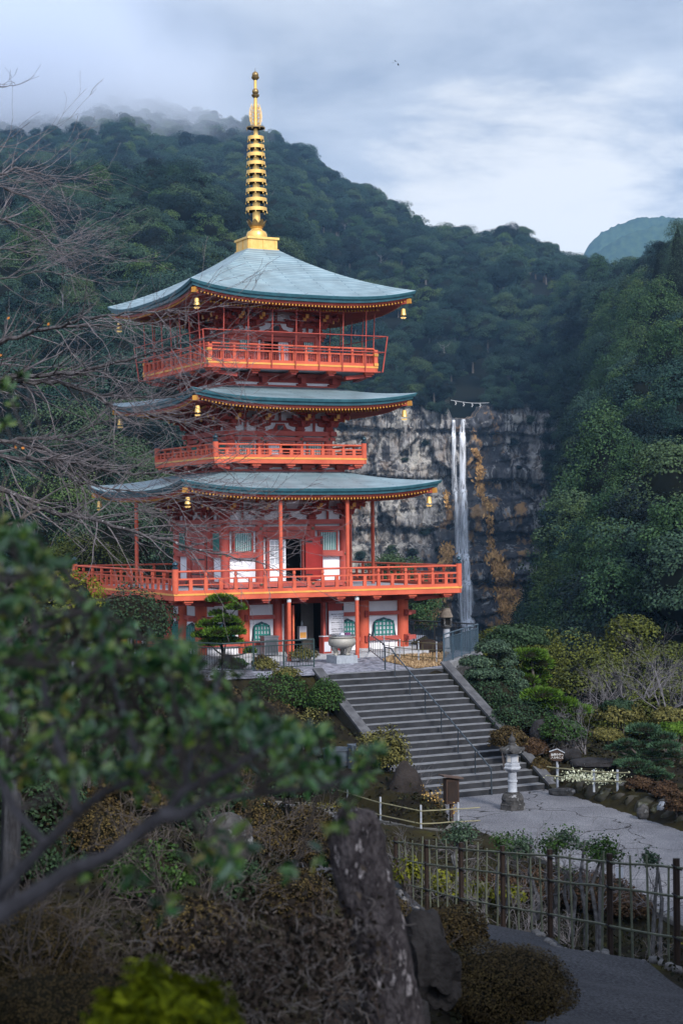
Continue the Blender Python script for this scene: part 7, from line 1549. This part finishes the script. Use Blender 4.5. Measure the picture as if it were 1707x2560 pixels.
# ---- holly bush right in front of the lens
lm_holly=leafmat('glossy holly leaves',[(0.010,0.040,0.016),(0.026,0.105,0.040),(0.060,0.165,0.050),(0.15,0.23,0.040),(0.30,0.14,0.04)],per_obj=0,nscale=3.0,rough=0.24,spec=0.8,light=(.5,1.6))
def holly():
    rng=np.random.RandomState(17); np.random.seed(17); root=P(-520,2500,3.3); root.z=zg1(root.x,root.y); t=thing('holly_tree','glossy leaved small tree whose blurred branches cross the left foreground','small tree',root)
    S6=lambda L,Y0,Y1:[P(x*.6378,1900+y*.6378,Y0+(Y1-Y0)*i/(len(L)-1)) for i,(x,y) in enumerate(L)]
    limbs=[S6([(-520,1000),(-200,740),(0,600),(110,540),(260,440),(420,380),(560,270),(650,210),(720,120),(900,40),(1050,-60)],3.0,3.6),S6([(-520,1000),(-150,690),(0,520),(80,430),(180,330),(300,210),(400,130),(560,70),(700,-40)],3.0,3.9),S6([(600,250),(800,165),(1000,130),(1250,110),(1400,60)],3.3,3.7),S6([(300,210),(280,80),(200,-150),(150,-420),(120,-700)],3.5,3.8),S6([(720,120),(760,-60),(840,-250),(900,-420)],3.5,3.9),S6([(560,70),(500,-150),(420,-380),(380,-600)],3.7,4.2),S6([(180,330),(60,200),(-60,-50),(-120,-400),(-60,-700)],3.3,3.4),S6([(640,215),(740,215),(770,190)],3.2,3.15)]
    mb=MB()
    for i,L in enumerate(limbs): r0=[.019,.016,.008,.011,.008,.009,.010,.013][i]; mb.tube(L,[max(.0035,r0*(1-.6*j/(len(L)-1))) for j in range(len(L))],9)
    mb.tube([root-Vector((0,0,.3)),root.lerp(limbs[0][0],.6),limbs[0][0]],[.05,.04,.021],10)
    poly=[(-60,1285),(60,1295),(140,1330),(170,1430),(230,1520),(350,1560),(450,1600),(560,1710),(670,1775),(830,1815),(985,1880),(930,1965),(800,1990),(640,1985),(500,2010),(330,1985),(180,1975),(60,1960),(-60,2000)]
    N=430; pts=[]
    while len(pts)<N:
        x,y=rng.uniform(-60,960),rng.uniform(1235,2010)
        if inpoly(np.array([x]),np.array([y]),poly)[0]: pts.append((x,y))
    pts+= [(30,1000),(10,1050),(60,930),(15,960),(520,2150),(560,2120),(600,2165),(560,2200),(500,2200),(620,2110),(830,2085),(860,2060),(730,2200),(790,2160),(210,2200),(330,2230),(420,2290)]
    V=[];Fq=[];b=0; twig=MB(); lp=[p for L in limbs for p in L]
    for (x,y) in pts:
        Y=rng.uniform(3.3,5.8) if y<2010 else rng.uniform(3.2,3.9); c=P(x,y,Y); near=min(lp,key=lambda q:(q-c).length); st=near.lerp(c,max(0,1-0.35/max(.36,(near-c).length))); twig.tube([st,st.lerp(c,.5)+Vector((0,0,-.015)),c],[.0032,.0028,.002],5,cap=False); ax=(c-st).normalized()
        for k in range(rng.randint(6,11)):
            d=Vector(rng.normal(size=3)); d=(d-ax*d.dot(ax)*.4).normalized(); base=c-ax*rng.uniform(0,.05); Lf=rng.uniform(.026,.046); w=Lf*rng.uniform(.40,.52); d=(d+ax*.5+Vector((0,0,.25))).normalized(); n=d.cross(Vector(rng.normal(size=3)))
            n.normalize(); n=(n+Vector((0,0,.7))); n=(n-d*n.dot(d)).normalized(); s=d.cross(n)
            P_=[base,base+d*Lf*.3-s*w*.46+n*.006,base+d*Lf*.3+s*w*.46+n*.006,base+d*Lf*.35-n*.003,base+d*Lf*.72-s*w*.36+n*.005,base+d*Lf*.72+s*w*.36+n*.005,base+d*Lf-n*.006]
            V+= [p[:] for p in P_]; Fq+=[(b,b+1,b+3,b+3),(b,b+3,b+2,b+2),(b+1,b+4,b+6,b+3),(b+3,b+6,b+5,b+2)]; b+=7
    me=bpy.data.meshes.new('foliage'); me.from_pydata(V,[],[tuple(dict.fromkeys(f)) for f in Fq]); me.materials.append(lm_holly); me.polygons.foreach_set('use_smooth',[True]*len(me.polygons)); me.update(); o=bpy.data.objects.new('foliage',me); COL.objects.link(o); o.parent=t; o.location=-t.location
    mh=mat('grey holly bark',(.10,.092,.10),(.05,.045,.048),20,.85,bump=.3,bscale=60,c3=(.22,.21,.23)); mb.add(twig.v,twig.f,1); wp(mb,'branches',[mh,m_twig],t,True)
holly()
# ---- bare cherry tree reaching in from the left
def cherry():
    rng=random.Random(31); S8=lambda L,Y0,Y1,r0:([P(x*.4464,700+y*.4464,Y0+(Y1-Y0)*i/(len(L)-1)) for i,(x,y) in enumerate(L)],r0)
    S0=lambda L,Y0,Y1,r0:([P(x*.3189,150+y*.3189,Y0+(Y1-Y0)*i/(len(L)-1)) for i,(x,y) in enumerate(L)],r0)
    base=gp(-420,1900,27.0); t=thing('bare_cherry_tree','leafless cherry tree spreading fine grey branches in front of the pagoda from the left','tree',base)
    fork=P(-330,1330,27.0); fork2=P(-240,1080,27.0); fork3=P(-260,800,27)
    limbs=[S8([(-600,520),(-200,430),(0,355),(150,300),(300,270),(420,240),(560,200),(700,185),(880,180),(1000,165)],27,25,.050),S8([(300,270),(500,262),(700,250),(880,240),(1050,200)],26.4,25.5,.024),
     S8([(-540,850),(-200,640),(0,560),(130,540),(300,520),(450,515),(620,470),(760,430),(900,390),(1000,360),(1200,320),(1300,280)],27,25.5,.052),S8([(-540,850),(-200,600),(0,580),(100,560),(200,575),(330,570),(450,610),(560,645),(700,650),(900,660),(1000,655),(1150,610)],27,26.5,.055),
     S8([(-540,850),(-200,900),(60,895),(200,890),(340,890),(430,870),(520,810),(650,780),(760,760)],27,27.5,.042),S8([(-540,850),(-200,960),(30,990),(150,1000),(300,1010),(450,1020),(600,1070),(750,1085),(900,1080),(1050,1070),(1200,1040),(1350,1010)],27,26,.044),
     S8([(-740,1410),(-300,1180),(0,1165),(100,1220),(200,1280),(350,1310),(500,1340),(640,1370),(780,1420),(900,1450),(1050,1490),(1200,1530),(1400,1570),(1500,1600)],27,25,.055),S8([(60,895),(150,940),(250,930),(350,1010),(450,1090),(550,1200),(700,1260),(850,1320),(1050,1380),(1250,1390)],27,25.8,.030),
     S8([(450,610),(560,660),(650,720),(750,740),(900,760),(1050,810),(1250,870)],26.4,25.8,.026),S8([(300,1010),(420,1120),(520,1150),(700,1180),(900,1200),(1100,1250),(1300,1300),(1450,1280)],26.5,25.6,.022),
     S0([(-820,1300),(-300,980),(0,900),(130,850),(260,880),(400,920),(520,985)],28,29,.036),S0([(-820,1300),(-200,1000),(0,985),(150,1050),(260,1090),(330,1140)],28,28.5,.028),S0([(-820,2000),(-200,1300),(0,1240),(130,1280),(300,1340),(420,1440),(480,1500)],28,28.5,.030),S0([(-820,2000),(-200,1550),(0,1480),(200,1500),(420,1470),(560,1400)],28,28,.024),S0([(-820,1300),(-300,800),(0,670),(140,575),(235,490)],28,29,.016),S0([(-300,300),(0,208),(90,204),(132,196)],28,28,.016),
     S0([(-820,2000),(-100,1700),(130,1700),(330,1650),(560,1690)],28,27.5,.022)]
    mb=MB(); tw=MB()
    for li,(L,r0) in enumerate(limbs):
        hi=L[-1].z>10; n=len(L); rs=[max(.005,r0*(1-.85*(i/(n-1))**.8)) for i in range(n)]
        fine=[];fr=[]
        for i in range(n-1):
            for k in range(3): f=k/3; fine.append(L[i].lerp(L[i+1],f)+Vector((rng.gauss(0,.012),rng.gauss(0,.02),rng.gauss(0,.014)))); fr.append(rs[i]*(1-f)+rs[i+1]*f)
        fine.append(L[-1]); fr.append(.004); mb.tube(fine,fr,7)
        for i in range(2,len(fine)):
            if P(0,0,fine[i].y).x-0.6>fine[i].x or (li in (14,15) and rng.random()<.85): continue
            for k in range(1 if rng.random()<(.30 if hi else .7) else (0 if hi else 2)):
                d=(fine[i]-fine[i-1]).normalized(); s=Vector((rng.gauss(0,.7),rng.gauss(0,.9),rng.gauss(0,1))); s=(s-d*s.dot(d)).normalized(); grow(tw,fine[i],d*1.1+s*rng.uniform(.35,.9),rng.uniform(.5,1.35),max(.0055,fr[i]*.42),2 if rng.random()<.5 else 1,rng,.012,.5,(2,3),5,.13)
    mb.add(tw.v,tw.f,1); wp(mb,'branches',[mat('cherry bark',(.13,.122,.132),(.045,.04,.044),14,.85,bump=.4,c3=(.46,.45,.48),contrast=(.38,.6)),mat('cherry twig',(.215,.195,.212),(.10,.086,.094),8,.85)],t,True)
    tr=MB(); tr.tube([base-Vector((0,0,.3)),base+Vector((.1,0,1.2)),fork,fork2,fork3,P(-262,560,28)],[.26,.22,.18,.14,.10,.06],12)
    for L,r0 in limbs[:14]: 
        pass
    wp(tr,'trunk',mat('dark cherry trunk',(.09,.08,.08),(.045,.04,.04),6,.9,bump=.5),t,True)
    lf=np.array([P(x,y,26.5) for x,y in ((22,795),(122,810),(3,888),(40,1118),(58,1120))]); v,f=cards(lf,np.tile([0,-1,.2],(5,1)),.06,.7); wnp('last_leaves',v,f,leafmat('orange last leaves',[(.4,.13,.03),(.45,.17,.04)],per_obj=0),t)
cherry()
# birds
for i,(x,y,l) in enumerate([(982,157,'lower of three tiny dark birds high in the clouds'),(988,153,'upper of three tiny dark birds high in the clouds'),(995,162,'rightmost of three tiny dark birds high in the clouds')]):
    mb=MB(); w=.55
    for sg in (-1,1): mb.add([(0,-.18,0),(sg*w*.5,-.05,.16),(sg*w,.12,.05),(sg*w*.45,.16,.12),(0,.2,0),(0,0,-.05)],[(0,1,3,4),(1,2,3),(0,5,4),(0,5,1)][:2])
    mb.tube([(0,-.38,0),(0,-.25,.02),(0,0,0),(0,.3,-.01)],[.02,.06,.08,.02],6); o=mb.build('bird',m_ink); o.location=P(x,y,420); o.rotation_euler=(.3,.2*i,i*.7); tag(o,l,'bird','birds in the sky')

# out-of-view evergreens added to block light and darken the foreground
def shade_grove():
    V=[];Fc=[];M=[];b=0
    for k,(x,y,R,H,tz) in enumerate([(0.5,-3.2,6.2,7.5,1.2),(-9.5,5,5.5,9,0),(-7.2,9.5,4.2,9.5,0),(-11,24,5.5,10,0),(8.6,6,4.6,9.5,0),(9.6,15.5,4.9,10.5,0),(-10.2,16.5,5.2,10,0),(13.5,30,5.2,10,0),(-15.5,30,5.5,10,0),(-18,44,5.5,10,0),(19.5,42,5.2,10,0)]):
        rng=np.random.RandomState(400+k); np.random.seed(400+k); g=zg1(x,y); L=60; u=unit(rng.normal(size=(L*2,3))); u=u[u[:,2]>-0.5][:L]; lc=u*np.array([R*.75,R*.75,H*.26])*rng.uniform(.5,1.05,(len(u),1))+np.array([x,y,g+H*.66+tz]); lr=rng.uniform(.25,.42,len(u))*R
        c,nn,s=lobes_to_cards(lc,lr,420,.27,rng=rng); keep=~((c[:,1]>0.2)&(np.abs(c[:,0])<.21*c[:,1]+.25)&(c[:,2]<.33*c[:,1]+.3)); v,f=cards(c[keep],nn[keep],s[keep],.6)
        tr=MB(); tr.tube([(x,y,g-.4),(x+.1,y,g+H*.35),(x,y+.2,g+H*.75)],[.30,.22,.10],9,cap=False) if abs(x)>3 else tr.tube([(x-3.4,y-.5,g-.4),(x-3.2,y-.3,g+H*.4),(x-1,y,g+H*.75)],[.30,.22,.10],9,cap=False)
        tv,tf=mb_np(tr)
        for vv,ff,m in ((v,f,0),(tv,tf,1)): V.append(vv); Fc.append(ff+b); M.append(np.full(len(ff),m)); b+=len(vv)
    o=np_obj('shade_trees',np.concatenate(V),np.concatenate(Fc),[lm_far,m_bark],np.concatenate(M)); tag(o,'unseen evergreen trees added round the lookout to shade the foreground','wood',kind='stuff')
shade_grove()
# ================================================================= air
def volume_mat(name,color,density,noise=None):
    m=bpy.data.materials.new(name); m.use_nodes=True; nt=m.node_tree; N=nt.nodes; L=nt.links; N.clear(); o=N.new('ShaderNodeOutputMaterial'); v=N.new('ShaderNodeVolumePrincipled'); v.inputs['Color'].default_value=(*color,1); v.inputs['Density'].default_value=density; v.inputs['Anisotropy'].default_value=0.0; L.new(v.outputs[0],o.inputs['Volume'])
    return m,v,N,L
def haze():
    m,v,N,L=volume_mat('haze air',(0.36,0.64,1.0),0.00011); mb=MB(); mb.bb(-520,560,-70,2650,-80,415); o=mb.build('haze',m); tag(o,kind='stuff')
haze()
def low_cloud():
    m,v,N,L=volume_mat('low cloud',(0.82,0.86,0.94),0.0); tc=N.new('ShaderNodeTexCoord'); n=N.new('ShaderNodeTexNoise'); n.inputs['Scale'].default_value=0.013; n.inputs['Detail'].default_value=4; n.inputs['Roughness'].default_value=.5; L.new(tc.outputs['Object'],n.inputs['Vector'])
    sp=N.new('ShaderNodeSeparateXYZ'); L.new(tc.outputs['Object'],sp.inputs[0])
    def mr(s,a,b,c,d):
        q=N.new('ShaderNodeMapRange'); q.interpolation_type='SMOOTHSTEP'; L.new(s,q.inputs[0]); q.inputs[1].default_value=a; q.inputs[2].default_value=b; q.inputs[3].default_value=c; q.inputs[4].default_value=d; return q.outputs[0]
    def mu(a,b):
        q=N.new('ShaderNodeMath'); q.operation='MULTIPLY'; L.new(a,q.inputs[0])
        if isinstance(b,(int,float)): q.inputs[1].default_value=b
        else: L.new(b,q.inputs[1])
        return q.outputs[0]
    ad=N.new('ShaderNodeMath'); ad.operation='MULTIPLY_ADD'; L.new(n.outputs[0],ad.inputs[0]); ad.inputs[1].default_value=95.0; L.new(sp.outputs[2],ad.inputs[2])
    zr=mr(ad.outputs[0],232,305,0,1); ax=N.new('ShaderNodeMath'); ax.operation='MULTIPLY_ADD'; L.new(n.outputs[0],ax.inputs[0]); ax.inputs[1].default_value=-260.0; L.new(sp.outputs[0],ax.inputs[2]); xr=mr(ax.outputs[0],-190,-330,0,1)
    L.new(mu(mu(mu(zr,xr),mr(sp.outputs[2],322,385,1,0)),0.018),v.inputs['Density'])
    mb=MB(); mb.bb(-500,-40,1060,1480,205,402); o=mb.build('low_cloud',m); tag(o,'low pale cloud wrapping the mountain top at the upper left','cloud',kind='stuff')
low_cloud()
cy.volume_step_rate=4.0; cy.volume_max_steps=128
